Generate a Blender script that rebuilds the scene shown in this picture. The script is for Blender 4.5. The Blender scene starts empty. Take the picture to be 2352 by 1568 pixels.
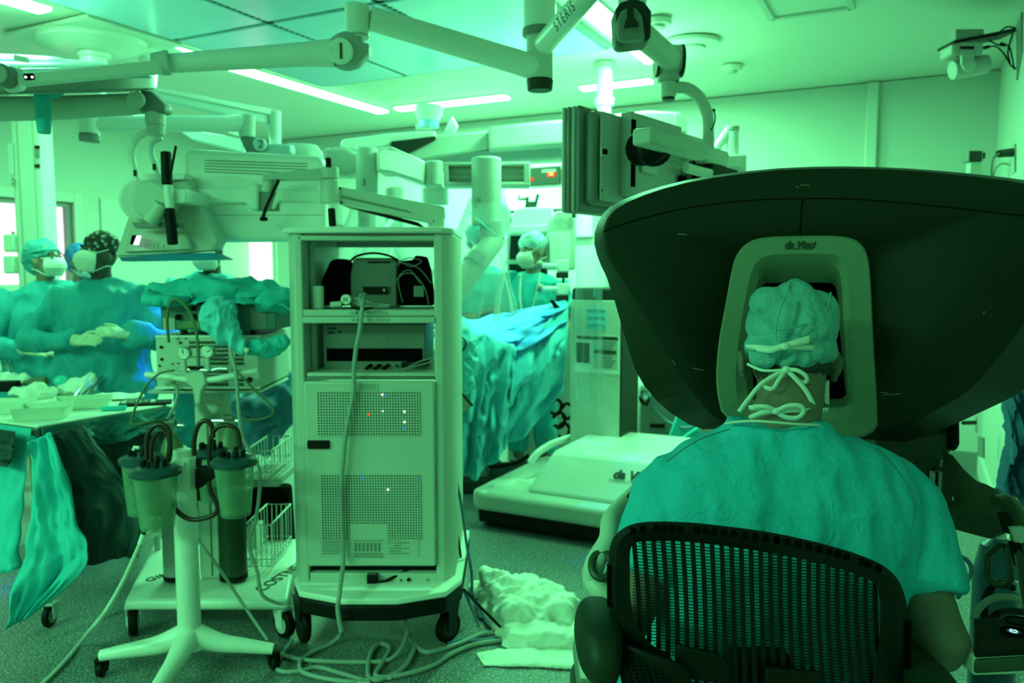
import bpy, bmesh, math, random
from mathutils import Vector as V, Matrix as M, Euler, noise
random.seed(7)
C = bpy.context.scene.collection
pi = math.pi
# ---------------------------------------------------------------- camera
F = 1829.0; PITCH = math.radians(5.0); CH = 1.45
cam = bpy.data.cameras.new('camera'); camo = bpy.data.objects.new('camera', cam); C.objects.link(camo)
camo.location = (0, 0, CH); camo.rotation_euler = (pi/2 - PITCH, 0, 0)
cam.sensor_width = 36.0; cam.lens = 36.0*F/2352.0; cam.clip_start = 0.05
cam.dof.use_dof = True; cam.dof.focus_distance = 1.6; cam.dof.aperture_fstop = 4.5
bpy.context.scene.camera = camo
vs = bpy.context.scene.view_settings
vs.view_transform = 'Standard'; vs.look = 'None'; vs.gamma = 1.0; vs.use_curve_mapping = False; vs.exposure = 0.45
GREEN = (0.19, 1.0, 0.38)
# ---------------------------------------------------------------- world: dim green light from the open end of the theatre
w = bpy.data.worlds.new('world'); bpy.context.scene.world = w; w.use_nodes = True
w.node_tree.nodes['Background'].inputs[0].default_value = (*GREEN, 1)
w.node_tree.nodes['Background'].inputs[1].default_value = 0.48
def area(name, loc, sx, sy, power, color=GREEN, rot=(0,0,0)):
    l = bpy.data.lights.new(name, 'AREA'); l.shape = 'RECTANGLE'; l.size = sx; l.size_y = sy; l.energy = power; l.color = color
    o = bpy.data.objects.new(name, l); C.objects.link(o); o.location = loc; o.rotation_euler = rot
    return o
def spot(name, loc, target, power, color, size=0.6, blend=0.6, radius=0.1):
    l = bpy.data.lights.new(name, 'SPOT'); l.energy = power; l.color = color; l.spot_size = size; l.spot_blend = blend; l.shadow_soft_size = radius
    o = bpy.data.objects.new(name, l); C.objects.link(o); o.location = loc
    o.rotation_euler = (V(target)-V(loc)).to_track_quat('-Z', 'Y').to_euler()
    return o
# ---------------------------------------------------------------- pixel -> point on the plane y = Y, or at height z
def ray(px, py):
    cx = (px-1176)/F; cy = (784-py)/F
    return V((cx, cy*math.sin(PITCH)+math.cos(PITCH), cy*math.cos(PITCH)-math.sin(PITCH)))
def P(px, py, Y):
    d = ray(px, py); t = Y/d.y
    return V((d.x*t, Y, CH+d.z*t))
def PZ(px, py, z):
    d = ray(px, py); t = (z-CH)/d.z
    return V((d.x*t, d.y*t, z))
# ---------------------------------------------------------------- materials
MATS = {}
def mat(name, col, rough=0.5, metal=0.0, emit=None, es=0.0, alpha=1.0, trans=0.0, bump=None, noise_col=None, sheen=0.0, spec=0.5):
    m = bpy.data.materials.new(name); m.use_nodes = True; nt = m.node_tree
    b = nt.nodes['Principled BSDF']
    b.inputs['Base Color'].default_value = (*col, 1); b.inputs['Roughness'].default_value = rough
    b.inputs['Metallic'].default_value = metal; b.inputs['Alpha'].default_value = alpha
    b.inputs['Transmission Weight'].default_value = trans
    b.inputs['Specular IOR Level'].default_value = spec
    if sheen: b.inputs['Sheen Weight'].default_value = sheen
    if emit: b.inputs['Emission Color'].default_value = (*emit, 1); b.inputs['Emission Strength'].default_value = es
    tc = nt.nodes.new('ShaderNodeTexCoord')
    def nz(scale, detail=3, dist=0.0):
        n = nt.nodes.new('ShaderNodeTexNoise'); n.inputs['Scale'].default_value = scale
        n.inputs['Detail'].default_value = detail; n.inputs['Distortion'].default_value = dist
        nt.links.new(tc.outputs['Object'], n.inputs['Vector']); return n
    # faint tonal variation on everything, stronger where asked
    sc, amt = noise_col if noise_col else (6.0, 0.06)
    n = nz(sc, 4); mx = nt.nodes.new('ShaderNodeMix'); mx.data_type = 'RGBA'
    mx.inputs['A'].default_value = (*[c*(1-amt) for c in col], 1); mx.inputs['B'].default_value = (*[min(1, c*(1+amt)) for c in col], 1)
    nt.links.new(n.outputs['Fac'], mx.inputs['Factor']); nt.links.new(mx.outputs['Result'], b.inputs['Base Color'])
    if bump:
        sc, st, dist = bump; n = nz(sc, 4, dist); bp = nt.nodes.new('ShaderNodeBump'); bp.inputs['Strength'].default_value = st
        bp.inputs['Distance'].default_value = 0.02
        nt.links.new(n.outputs['Fac'], bp.inputs['Height']); nt.links.new(bp.outputs['Normal'], b.inputs['Normal'])
    MATS[name] = m; return m
W  = mat('white_enamel', (.86,.86,.82), .32)
W2 = mat('cream_plastic', (.56,.60,.54), .45)
GR = mat('light_grey_metal', (.42,.44,.42), .4)
GM = mat('mid_grey_plastic', (.20,.22,.20), .45)
DG = mat('dark_grey_plastic', (.022,.030,.022), .5, spec=.25)
BK = mat('black_rubber', (.005,.007,.005), .5, spec=.15)
BK2 = mat('black_matte', (.002,.003,.002), .9, spec=.03)
PALE = mat('pale_enamel', (.60,.70,.72), .4)
ST = mat('brushed_steel', (.62,.64,.62), .25, 1.0)
LB = mat('printed_label', (.50,.55,.50), .6)
INK = mat('ink', (.02,.05,.03), .6)
TEAL = mat('teal_drape', (.03,.50,.56), .75, bump=(14, .25, 1.0), noise_col=(5, .2))
TEAL2 = mat('pale_drape', (.13,.66,.78), .7, bump=(12, .3, 1.0), noise_col=(5, .15))
GOWN = mat('surgical_gown', (.02,.34,.42), .7, bump=(10, .3, 1.2), noise_col=(5, .15))
SCRUB = mat('scrub_cotton', (.02,.44,.58), .85, bump=(26, .30, 1.8), noise_col=(4, .12))
CAPM = mat('cap_fabric', (.14,.40,.42), .8, bump=(60, .35, 1.0), noise_col=(20, .12))
MASK = mat('mask_fabric', (.72,.72,.66), .8, bump=(30,.2,.5))
SKIN = mat('skin', (.30,.22,.17), .5, noise_col=(8,.1))
SKIND = mat('dark_skin', (.07,.055,.045), .45)
HAIR = mat('hair', (.03,.03,.025), .7, bump=(90,.5,2))
RIB = mat('tie_ribbon', (.74,.78,.74), .7)
GLOVE = mat('latex_glove', (.60,.62,.50), .5)
CLOTH = mat('white_cloth', (.84,.86,.80), .85, bump=(25,.3,1))
CORD = mat('grey_cord', (.34,.38,.36), .45)
CORDB = mat('blue_grey_cord', (.10,.20,.34), .45)
def clear_mat(name, col, alpha, rough=.12):
    m = bpy.data.materials.new(name); m.use_nodes = True; nt = m.node_tree
    b = nt.nodes['Principled BSDF']; b.inputs['Base Color'].default_value = (*col, 1); b.inputs['Roughness'].default_value = rough
    lw = nt.nodes.new('ShaderNodeLayerWeight'); lw.inputs['Blend'].default_value = .35
    mr = nt.nodes.new('ShaderNodeMapRange'); mr.inputs['To Min'].default_value = alpha; mr.inputs['To Max'].default_value = min(1, alpha+.5)
    nt.links.new(lw.outputs['Facing'], mr.inputs['Value']); nt.links.new(mr.outputs['Result'], b.inputs['Alpha'])
    MATS[name] = m; return m
CLR = clear_mat('clear_plastic', (.25,.45,.30), .16)
FILM = clear_mat('clear_film', (.66,.84,.86), .20, .2)
FILM2 = clear_mat('thin_clear_film', (.6,.8,.8), .07, .2)
def glow(name, col, s):
    m = bpy.data.materials.new(name); m.use_nodes = True; nt = m.node_tree; nt.nodes.clear()
    e = nt.nodes.new('ShaderNodeEmission'); o = nt.nodes.new('ShaderNodeOutputMaterial')
    e.inputs[0].default_value = (*col, 1); e.inputs[1].default_value = s; nt.links.new(e.outputs[0], o.inputs[0]); return m
LAMP = glow('strip_light_glow', (.28,1.0,.42), 7.0)
DAY = glow('window_daylight', (.83,1.0,.88), 1.0)
REDL = glow('red_led', (.9,.09,.03), 1.0)
BLUEL = glow('blue_led', (.02,.15,.9), 1.0)
WHITEL = glow('white_led', (.8,1,1), 1.5)
SCREENB = glow('lit_screen', (.75,.95,1), 1.0)
# ---------------------------------------------------------------- mesh builder
def catmull(pts, n=8, closed=False):
    pts = [V(p) for p in pts]; N = len(pts)
    if N < 3: return pts
    out = []
    rng = range(N if closed else N-1)
    for i in rng:
        if closed: p0, p1, p2, p3 = pts[(i-1)%N], pts[i], pts[(i+1)%N], pts[(i+2)%N]
        else: p0, p1, p2, p3 = pts[max(i-1,0)], pts[i], pts[i+1], pts[min(i+2,N-1)]
        for k in range(n):
            t = k/n
            out.append(.5*((2*p1)+(-p0+p2)*t+(2*p0-5*p1+4*p2-p3)*t*t+(-p0+3*p1-3*p2+p3)*t*t*t))
    if not closed: out.append(pts[-1])
    return out
class MB:
    def __init__(s, X=None): s.v = []; s.f = []; s.X = X
    def add(s, vs_, fs):
        n = len(s.v); s.v += [(s.X @ V(p)) if s.X else V(p) for p in vs_]; s.f += [tuple(i+n for i in f) for f in fs]; return s
    def box(s, c, size, rz=0, rx=0, ry=0):
        R = Euler((rx, ry, rz)).to_matrix(); c = V(c); h = V(size)/2
        vs_ = [c + R @ V((a*h.x, b*h.y, d*h.z)) for a in (-1,1) for b in (-1,1) for d in (-1,1)]
        return s.add(vs_, [(0,1,3,2),(4,6,7,5),(0,4,5,1),(2,3,7,6),(0,2,6,4),(1,5,7,3)])
    def pbox(s, x0, y0, x1, y1, Y, depth):       # front face spans the rectangle seen at distance Y
        a = P(x0, y0, Y); b = P(x1, y1, Y)
        return s.box(((a.x+b.x)/2, Y+depth/2, (a.z+b.z)/2), (abs(b.x-a.x), depth, abs(b.z-a.z)))
    def prism(s, pts, d):                         # polygon pts extruded by vector d
        pts = [V(p) for p in pts]; n = len(pts); d = V(d)
        return s.add(pts+[p+d for p in pts], [tuple(range(n))[::-1], tuple(range(n, 2*n))]+[(i, (i+1)%n, n+(i+1)%n, n+i) for i in range(n)])
    def ppoly(s, pts, Y, depth): return s.prism([P(a, b, Y) for a, b in pts], (0, depth, 0))
    def tube(s, pts, r, seg=10, smooth=0, closed=False, flat=1.0, up=None):
        rs = r if isinstance(r, (list, tuple)) else None
        if smooth:
            n0 = len(pts)
            if rs:
                q = catmull([V((x, 0, 0)) for x in rs], smooth, closed); rs = [p.x for p in q]
            pts = catmull(pts, smooth, closed)
        pts = [V(p) for p in pts]; N = len(pts); rings = []
        prev = None
        for i, p in enumerate(pts):
            t = ((pts[(i+1)%N]-pts[i-1]) if closed else (pts[min(i+1,N-1)]-pts[max(i-1,0)])).normalized()
            if up is not None: a = t.cross(V(up))
            elif prev is None:
                a = t.cross(V((0,0,1)))
                if a.length < .2: a = t.cross(V((1,0,0)))
            else: a = prev - t*prev.dot(t)
            if a.length < 1e-6: a = t.orthogonal()
            a.normalize(); prev = a; b = t.cross(a).normalized()
            rr = rs[i] if rs else r
            rings.append([p + (a*math.cos(2*pi*k/seg) + b*flat*math.sin(2*pi*k/seg))*rr for k in range(seg)])
        fs = []
        for i in range(N if closed else N-1):
            j = (i+1)%N
            fs += [(i*seg+k, i*seg+(k+1)%seg, j*seg+(k+1)%seg, j*seg+k) for k in range(seg)]
        vs_ = [v for r_ in rings for v in r_]
        if not closed: fs += [tuple(range(seg))[::-1], tuple((N-1)*seg+k for k in range(seg))]
        return s.add(vs_, fs)
    def ptube(s, pts, r, seg=10, smooth=0, **k): return s.tube([P(*p) for p in pts], r, seg, smooth, **k)
    def cyl(s, a, b, r, seg=24, r2=None): return s.tube([a, b], [r, r if r2 is None else r2], seg)
    def lathe(s, prof, c, axis=(0,0,1), seg=32):   # prof: [(radius, height)]
        q = V((0,0,1)).rotation_difference(V(axis).normalized()); c = V(c); N = len(prof)
        vs_ = [c + q @ V((r*math.cos(2*pi*k/seg), r*math.sin(2*pi*k/seg), h)) for r, h in prof for k in range(seg)]
        fs = [(i*seg+k, i*seg+(k+1)%seg, (i+1)*seg+(k+1)%seg, (i+1)*seg+k) for i in range(N-1) for k in range(seg)]
        fs += [tuple(range(seg))[::-1], tuple((N-1)*seg+k for k in range(seg))]
        return s.add(vs_, fs)
    def ball(s, c, r, seg=20, rings=12, rot=None):
        rx, ry, rz = r if isinstance(r, (list, tuple)) else (r, r, r); c = V(c); R = rot.to_matrix() if rot else M.Identity(3)
        vs_ = [c + R @ V((0,0,-rz))]
        for i in range(1, rings):
            a = -pi/2+pi*i/rings
            vs_ += [c + R @ V((rx*math.cos(a)*math.cos(2*pi*k/seg), ry*math.cos(a)*math.sin(2*pi*k/seg), rz*math.sin(a))) for k in range(seg)]
        vs_.append(c + R @ V((0,0,rz))); L = len(vs_)-1
        fs = [(0, 1+(k+1)%seg, 1+k) for k in range(seg)]
        fs += [(1+i*seg+k, 1+i*seg+(k+1)%seg, 1+(i+1)*seg+(k+1)%seg, 1+(i+1)*seg+k) for i in range(rings-2) for k in range(seg)]
        fs += [(L, 1+(rings-2)*seg+k, 1+(rings-2)*seg+(k+1)%seg) for k in range(seg)]
        return s.add(vs_, fs)
    def grid(s, fn, nu, nv):
        vs_ = [fn(i/nu, j/nv) for j in range(nv+1) for i in range(nu+1)]
        return s.add(vs_, [(j*(nu+1)+i, j*(nu+1)+i+1, (j+1)*(nu+1)+i+1, (j+1)*(nu+1)+i) for j in range(nv) for i in range(nu)])
    def rings(s, rs, seg=28, ex=2.0):               # closed stack of super-ellipses: (centre, rx, ry[, tilt about x])
        vs_ = []
        for r in rs:
            c, rx, ry = V(r[0]), r[1], r[2]; tl = r[3] if len(r) > 3 else 0
            for k in range(seg):
                a = 2*pi*k/seg; ca, sa = math.cos(a), math.sin(a)
                x = rx*abs(ca)**(2/ex)*(1 if ca >= 0 else -1); y = ry*abs(sa)**(2/ex)*(1 if sa >= 0 else -1)
                vs_.append(c + V((x, y*math.cos(tl), y*math.sin(tl))))
        N = len(rs)
        fs = [(i*seg+k, i*seg+(k+1)%seg, (i+1)*seg+(k+1)%seg, (i+1)*seg+k) for i in range(N-1) for k in range(seg)]
        fs += [tuple(range(seg))[::-1], tuple((N-1)*seg+k for k in range(seg))]
        return s.add(vs_, fs)
    def build(s, name, m, parent=None, bevel=0, bseg=2, thick=0, sub=0, ang=35, flat=False):
        me = bpy.data.meshes.new(name)
        off = V((0,0,0)); p = parent
        while p is not None: off += p.location; p = p.parent
        me.from_pydata([v-off for v in s.v], [], s.f); me.validate(); me.update()
        bm = bmesh.new(); bm.from_mesh(me)
        bmesh.ops.recalc_face_normals(bm, faces=bm.faces); bm.to_mesh(me); bm.free()
        o = bpy.data.objects.new(name, me); C.objects.link(o); me.materials.append(m)
        if not flat:
            for pl in me.polygons: pl.use_smooth = True
            me.set_sharp_from_angle(angle=math.radians(ang))
        if thick:
            q = o.modifiers.new('solid', 'SOLIDIFY'); q.thickness = thick; q.offset = 0
        if bevel:
            q = o.modifiers.new('bevel', 'BEVEL'); q.width = bevel; q.segments = bseg; q.limit_method = 'ANGLE'; q.angle_limit = math.radians(40)
        if sub:
            q = o.modifiers.new('sub', 'SUBSURF'); q.levels = sub; q.render_levels = sub
        if parent is not None: o.parent = parent
        return o
    def skin(s, name, m, parent=None, voxel=.008, smooth=6, disp=None):   # fuse overlapping closed shapes into one continuous surface
        o = s.build(name, m, parent, flat=True)
        q = o.modifiers.new('r', 'REMESH'); q.mode = 'VOXEL'; q.voxel_size = voxel
        q = o.modifiers.new('s', 'SMOOTH'); q.iterations = smooth; q.factor = .6
        dg = bpy.context.evaluated_depsgraph_get(); dg.update()
        me = bpy.data.meshes.new_from_object(o.evaluated_get(dg)); o.modifiers.clear(); old = o.data; o.data = me; bpy.data.meshes.remove(old)
        me.name = name
        if disp:
            off = V((0,0,0)); p = o.parent
            while p is not None: off += p.location; p = p.parent
            nr = [v.normal.copy() for v in me.vertices]
            for v, n in zip(me.vertices, nr): v.co += n*disp(v.co+off, n)
        for pl in me.polygons: pl.use_smooth = True
        if not me.materials: me.materials.append(m)
        return o
def tag(o, label, cat, group=None, kind=None):
    o['label'] = label; o['category'] = cat
    if group: o['group'] = group
    if kind: o['kind'] = kind
    return o
def thing(name, loc, label, cat, group=None):
    o = bpy.data.objects.new(name, None); C.objects.link(o); o.location = loc; o.empty_display_size = .1
    return tag(o, label, cat, group)
def struct(o): o['kind'] = 'structure'; return o
def copy_tree(o, parent=None):
    c = o.copy(); C.objects.link(c); c.parent = parent
    for ch in [x for x in o.children]: copy_tree(ch, c)
    return c
def base(px, py, Y): # point on the floor below an object at distance Y
    p = P(px, py, Y); p.z = 0; return p
def text(body, name, m, parent, loc, size, rot, shear=0.0, bold=0.0, align='CENTER', depth=.0006, width=None):
    cu = bpy.data.curves.new(name, 'FONT'); cu.body = body; cu.size = size; cu.shear = shear; cu.offset = bold; cu.extrude = depth
    cu.align_x = align; cu.align_y = 'CENTER'
    if width: cu.space_character = width
    t = bpy.data.objects.new('t', cu); C.objects.link(t)
    dg = bpy.context.evaluated_depsgraph_get(); dg.update()
    me = bpy.data.meshes.new_from_object(t.evaluated_get(dg)); bpy.data.objects.remove(t)
    o = bpy.data.objects.new(name, me); C.objects.link(o); me.materials.clear(); me.materials.append(m)
    off = V((0,0,0)); p = parent
    while p is not None: off += p.location; p = p.parent
    o.location = V(loc)-off; o.rotation_euler = rot; o.parent = parent
    return o
def crease(amp, sc, seed=0, stretch=(1,1,1)):
    def f(p, n):
        q = V((p.x*stretch[0]*sc+seed, p.y*stretch[1]*sc, p.z*stretch[2]*sc))
        return amp*((.35-abs(noise.noise(q)))+.5*(.35-abs(noise.noise(q*2.3+V((5,1,2))))))
    return f
def fold(amp, sc, seed=0, stretch=(1,1,1)):
    return lambda p, n: amp*(noise.fractal(V((p.x*stretch[0]*sc+seed, p.y*stretch[1]*sc, p.z*stretch[2]*sc)), 1.0, 2.0, 3))
# ================================================================ ROOM
CR = V((3.41, 5.70, 0)); U = V((-.891, .454, 0)); Vv = V((-.454, -.891, 0))     # back-right corner; along the back wall; towards the viewer
CZ = 2.85; WID = 7.13; LEN = 9.6
def R(u, v, z=0): return CR + U*u + Vv*v + V((0,0,z))
def uv(p): d = V((p.x, p.y, 0))-CR; return d.dot(U), d.dot(Vv)
ROT = math.atan2(U.y, U.x)
RX = M.Translation(CR) @ M(((U.x, Vv.x, 0, 0), (U.y, Vv.y, 0, 0), (0, 0, 1, 0), (0, 0, 0, 1)))   # room axes (u, v, z)
floor_m = bpy.data.materials.new('speckled_vinyl'); floor_m.use_nodes = True; nt = floor_m.node_tree; b = nt.nodes['Principled BSDF']
tc = nt.nodes.new('ShaderNodeTexCoord'); n1 = nt.nodes.new('ShaderNodeTexNoise'); n1.inputs['Scale'].default_value = 110; n1.inputs['Detail'].default_value = 2
cr = nt.nodes.new('ShaderNodeValToRGB'); cr.color_ramp.elements[0].position = .50; cr.color_ramp.elements[0].color = (.10,.125,.13,1)
cr.color_ramp.elements[1].position = .66; cr.color_ramp.elements[1].color = (.36,.40,.38,1)
nt.links.new(tc.outputs['Object'], n1.inputs['Vector']); nt.links.new(n1.outputs['Fac'], cr.inputs['Fac']); nt.links.new(cr.outputs['Color'], b.inputs['Base Color'])
b.inputs['Roughness'].default_value = .38
wall_m = mat('painted_wall', (.52,.56,.52), .6, noise_col=(1.5,.04))
ceil_m = mat('ceiling_paint', (.72,.74,.70), .5, noise_col=(1.5,.04))
trim_m = mat('wall_trim', (.56,.60,.56), .5)
struct(MB(RX).box((WID/2, LEN/2, -.05), (WID+.2, LEN+.2, .1)).build('floor', floor_m))
struct(MB(RX).box((WID/2, LEN/2, CZ+.06), (WID+.2, LEN+.2, .1)).build('ceiling', ceil_m))
struct(MB(RX).box((WID/2, -.05, CZ/2), (WID+.2, .1, CZ)).build('wall_back', wall_m))
struct(MB(RX).box((-.05, LEN/2, CZ/2), (.1, LEN+.2, CZ)).build('wall_right', wall_m))
# left wall with the window opening
def on_wall_left(px, py):    # pixel -> (v, z) on the left wall plane u = WID
    d = ray(px, py); o = V((0,0,CH)); t = (WID-(o-CR).dot(U))/d.dot(U); p = o+d*t; return (p-CR).dot(Vv), p.z
def on_wall_back(px, py):
    d = ray(px, py); o = V((0,0,CH)); t = (0-(o-CR).dot(Vv))/d.dot(Vv); p = o+d*t; return (p-CR).dot(U), p.z
v1, z1 = on_wall_left(166, 470); v0, z0 = on_wall_left(-40, 655); zt = on_wall_left(100, 460)[1]
mbw = MB(RX)
def wseg(va, vb, za, zb): mbw.box((WID+.08, (va+vb)/2, (za+zb)/2), (.16, vb-va, zb-za))
v0 = max(v0, v1+1.5)
wseg(-.1, v1, 0, CZ); wseg(v0, LEN+.1, 0, CZ); wseg(v1, v0, 0, z0); wseg(v1, v0, zt, CZ)
struct(mbw.build('wall_left', wall_m))
wf = MB(RX)
fw = .09
for a in ((v1-fw/2, fw, (z0+zt)/2, zt-z0+2*fw), (v0+fw/2, fw, (z0+zt)/2, zt-z0+2*fw)): wf.box((WID-.005, a[0], a[2]), (.05, a[1], a[3]))
for zc in (z0-fw/2, zt+fw/2): wf.box((WID-.005, (v0+v1)/2, zc), (.05, v0-v1, fw))
win = struct(wf.build('window_1', trim_m, bevel=.006))
def kid(o, n, m, mb, **k):
    q = mb.build(n, m, o, **k); return q
kid(win, 'window_frame', GM, MB(RX).box((WID+.05, v1+.02, (z0+zt)/2), (.06,.04,zt-z0)).box((WID+.05, (v0+v1)/2, zt-.02), (.06, v0-v1, .04)).box((WID+.05, (v0+v1)/2+.25, (z0+zt)/2), (.06,.05,zt-z0)))
kid(win, 'window_pane', DAY, MB(RX).box((WID+.12, (v0+v1)/2, (z0+zt)/2), (.02, v0-v1, zt-z0)))
# window on the back wall, seen under the monitor
ua, za = on_wall_back(632, 646); ub, zb = on_wall_back(548, 520)
w2 = struct(MB(RX).box(((ua+ub)/2, .012, zb+.03), (abs(ub-ua)+.1,.03,.06)).box(((ua+ub)/2, .012, za-.03), (abs(ub-ua)+.1,.03,.06)).box((ua-.02, .012, (za+zb)/2), (.05,.03,zb-za)).box((ub+.02, .012, (za+zb)/2), (.05,.03,zb-za)).build('window_2', trim_m))
kid(w2, 'window_pane', DAY, MB(RX).box(((ua+ub)/2, .006, (za+zb)/2), (abs(ub-ua), .006, zb-za)))
# pilaster strip on the back wall
ta, _ = on_wall_back(1989, 300); tb, _ = on_wall_back(2016, 300)
struct(MB(RX).box(((ta+tb)/2, .02, CZ/2), (abs(tb-ta), .04, CZ)).build('trim_1', trim_m, bevel=.008))
struct(MB(RX).box((WID/2, .01, .07), (WID, .02, .14)).build('baseboard_back', GM))
struct(MB(RX).box((.01, LEN/2, .07), (.02, LEN, .14)).build('baseboard_right', trim_m))
struct(MB(RX).box((WID-.01, LEN/2, .07), (.02, LEN, .14)).build('baseboard_left', trim_m))
# crash rail band under the window on the left wall
rv, rz = on_wall_left(230, 455)
struct(MB(RX).box((WID-.012, .9, rz/2), (.024, 1.8, rz)).build('trim_2', trim_m, bevel=.004))
# ---- ceiling strip lights
strips = [((-330,-111),(102,20),'recessed strip light at the top left corner of the ceiling'),
          ((399,111),(880,255),'long recessed strip light running towards the operating table on the left'),
          ((916,249),(1162,219),'recessed strip light across the ceiling in the centre, over the robot boom'),
          ((1336,201),(1496,183),'short recessed strip light behind the white ceiling post'),
          ((1330,-4),(1506,138),'wide recessed strip light beside the dark-capped arm joint')]
lights = []
for i, (a, b_, lab) in enumerate(strips):
    pa, pb = PZ(*a, CZ), PZ(*b_, CZ); ca, cb = uv(pa), uv(pb)
    alongv = abs(ca[1]-cb[1]) > abs(ca[0]-cb[0]); c = ((ca[0]+cb[0])/2, (ca[1]+cb[1])/2)
    L = abs(ca[1]-cb[1]) if alongv else abs(ca[0]-cb[0]); wd = .11 if i != 3 else .10
    if i == 4: wd = .13
    sx, sy = (wd, L) if alongv else (L, wd)
    lt = thing('strip_light', R(c[0], c[1], CZ), lab, 'ceiling light', 'recessed strip lights in the ceiling')
    h = MB(RX); e = .012
    for s_ in (-1, 1):
        h.box((c[0]+s_*(sx/2+e/2), c[1], CZ+.003), (e, sy+2*e, .012)); h.box((c[0], c[1]+s_*(sy/2+e/2), CZ+.003), (sx, e, .012))
    h.build('housing', W, lt)
    MB(RX).box((c[0], c[1], CZ-.012), (sx, sy, .02)).build('diffuser', LAMP, lt)
    lights.append((c, sx, sy))
for k, (c, sx, sy) in enumerate(lights):
    p = R(c[0], c[1], CZ-.035); area('strip_lamp', p, sx, sy, (35,95,70,48,75)[k], GREEN, (0, 0, ROT))
spot('blue_task_beam', P(700,330,4.9), P(335,840,4.2), 260, (.0,.10,1.0), .30, .9, .05)
spot('blue_patient_beam', P(1010,300,5.6), P(1190,750,4.8), 90, (.05,.25,1.0), .35, .8, .05)
# unseen strips added behind the viewer to fill the equipment fronts
for (u_, v_, sx, sy, pw, lab) in ((lights[0][0][0], 8.2, .11, 2.2, 85, 'unseen strip light added behind the viewer on the left line as front fill'), (lights[4][0][0], 8.6, .13, 1.4, 25, 'unseen strip light added behind the viewer on the right line as front fill'), (lights[0][0][0]-1.4, 9.1, 1.6, .11, 125, 'unseen strip light added across the ceiling behind the viewer as front fill')):
    lt = thing('strip_light', R(u_, v_, CZ), lab, 'ceiling light', 'recessed strip lights in the ceiling')
    MB(RX).box((u_, v_, CZ+.008), (sx+.03, sy+.03, .008)).build('housing', W, lt); MB(RX).box((u_, v_, CZ+.003), (sx, sy, .006)).build('diffuser', LAMP, lt)
    area('strip_lamp', R(u_, v_, CZ-.02), sx, sy, pw, GREEN, (0, 0, ROT))
# ---- laminar flow ceiling panels
q = [uv(PZ(x, y, CZ)) for x, y in ((744,194), (1402,109), (905,171), (403,84), (599,46))]
u_l, v_b = q[0]; u_r = q[1][0]; u_s1 = q[2][0]; v_s1 = q[3][1]
du = u_l-u_s1; dv = v_s1-v_b
panel_m = mat('flow_panel_blue_reflection', (.36,.58,.95), .22, noise_col=(1.2,.25), spec=.8)  # blue light reflected in the panels is put into their base colour
seam_m = mat('panel_seam', (.14,.26,.22), .5)
ks = max(1, round((u_l-u_r)/du)); du = (u_l-u_r)/ks
fr = thing('flow_ceiling', R((u_l+u_r)/2, v_b+1.5*dv, CZ), 'air flow ceiling panels with painted blue reflection and perforated seams above the operating table', 'ceiling panel')
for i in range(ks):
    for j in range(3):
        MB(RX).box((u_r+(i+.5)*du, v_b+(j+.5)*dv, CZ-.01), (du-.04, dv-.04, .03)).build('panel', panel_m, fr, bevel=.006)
sm = MB(RX)
for i in range(ks+1): sm.box((u_r+i*du, v_b+1.5*dv, CZ-.004), (.05, 3*dv, .02))
for j in range(4): sm.box(((u_l+u_r)/2, v_b+j*dv, CZ-.004), (u_l-u_r, .05, .02))
sm.build('seam_grid', seam_m, fr)
dots = MB(RX)
for i in range(1, ks):
    for k in range(90): dots.box((u_r+i*du, v_b+.05+k*(3*dv-.1)/90, CZ-.0155), (.03, .012, .003))
dots.build('perforations', INK, fr)
# ---- hatch, detector, grilles
pa, pb = uv(PZ(1770,0,CZ)), uv(PZ(1945,12,CZ)); hc = uv(PZ(1770,36,CZ))
hx0 = hc[0]; hy = uv(PZ(1805,36,CZ))[1]; hx1 = uv(PZ(1955,12,CZ))[0]
hl = thing('access_hatch', R((hx0+hx1)/2, hy+.35, CZ), 'square access hatch in the ceiling above the surgeon console', 'hatch')
mb = MB(RX); uc = (hx0+hx1)/2; hw = abs(hx0-hx1)
for s_ in (-1,1): mb.box((uc+s_*hw/2, hy+hw/2, CZ), (.04, hw+.04, .03)); mb.box((uc, hy+hw/2+s_*hw/2, CZ), (hw, .04, .03))
mb.build('frame', trim_m, hl, bevel=.005); MB(RX).box((uc, hy+hw/2, CZ+.004), (hw-.04, hw-.04, .012)).build('panel', ceil_m, hl)
for (x, y, r, lab, nm) in ((1512,46,.075,'small round smoke detector on the ceiling right of the dark-capped joint','smoke_detector'),(1588,97,.17,'wide round vent cover on the ceiling beside the bent arm','ceiling_vent'),(1681,152,.07,'small round fitting on the ceiling far right of the bent arm','ceiling_fitting')):
    p = PZ(x, y, CZ); t = thing(nm, p, lab, nm.replace('_',' '))
    MB().lathe([(r*.98,0),(r,.0),(r,-.02),(r*.9,-.03)], p).build('rim', ceil_m, t)
    MB().lathe([(r*.5,-.028),(r*.5,-.045),(r*.35,-.05)], p).build('cap', W2, t)
# ================================================================ CEILING-HUNG EQUIPMENT
YW = math.atan2(-.454, .891)
def frame(o, yaw=0, pitch=0, roll=0): return M.Translation(V(o)) @ Euler((pitch, roll, yaw)).to_matrix().to_4x4()
def along(o, d, px):      # distance from o along d until it is seen in column px
    s = (px-1176)/F; o = V(o); d = V(d); return (s*o.y/1.0-o.x)/(d.x-s*d.y)
def disc(name, m, parent, px, py, Y, r, d=.02, ax=(0,-1,0), bev=.004):
    return MB().cyl(P(px,py,Y), P(px,py,Y)+V(ax)*d, r, 32).build(name, m, parent, bevel=bev)
FACE = (pi/2, 0, 0)
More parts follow.
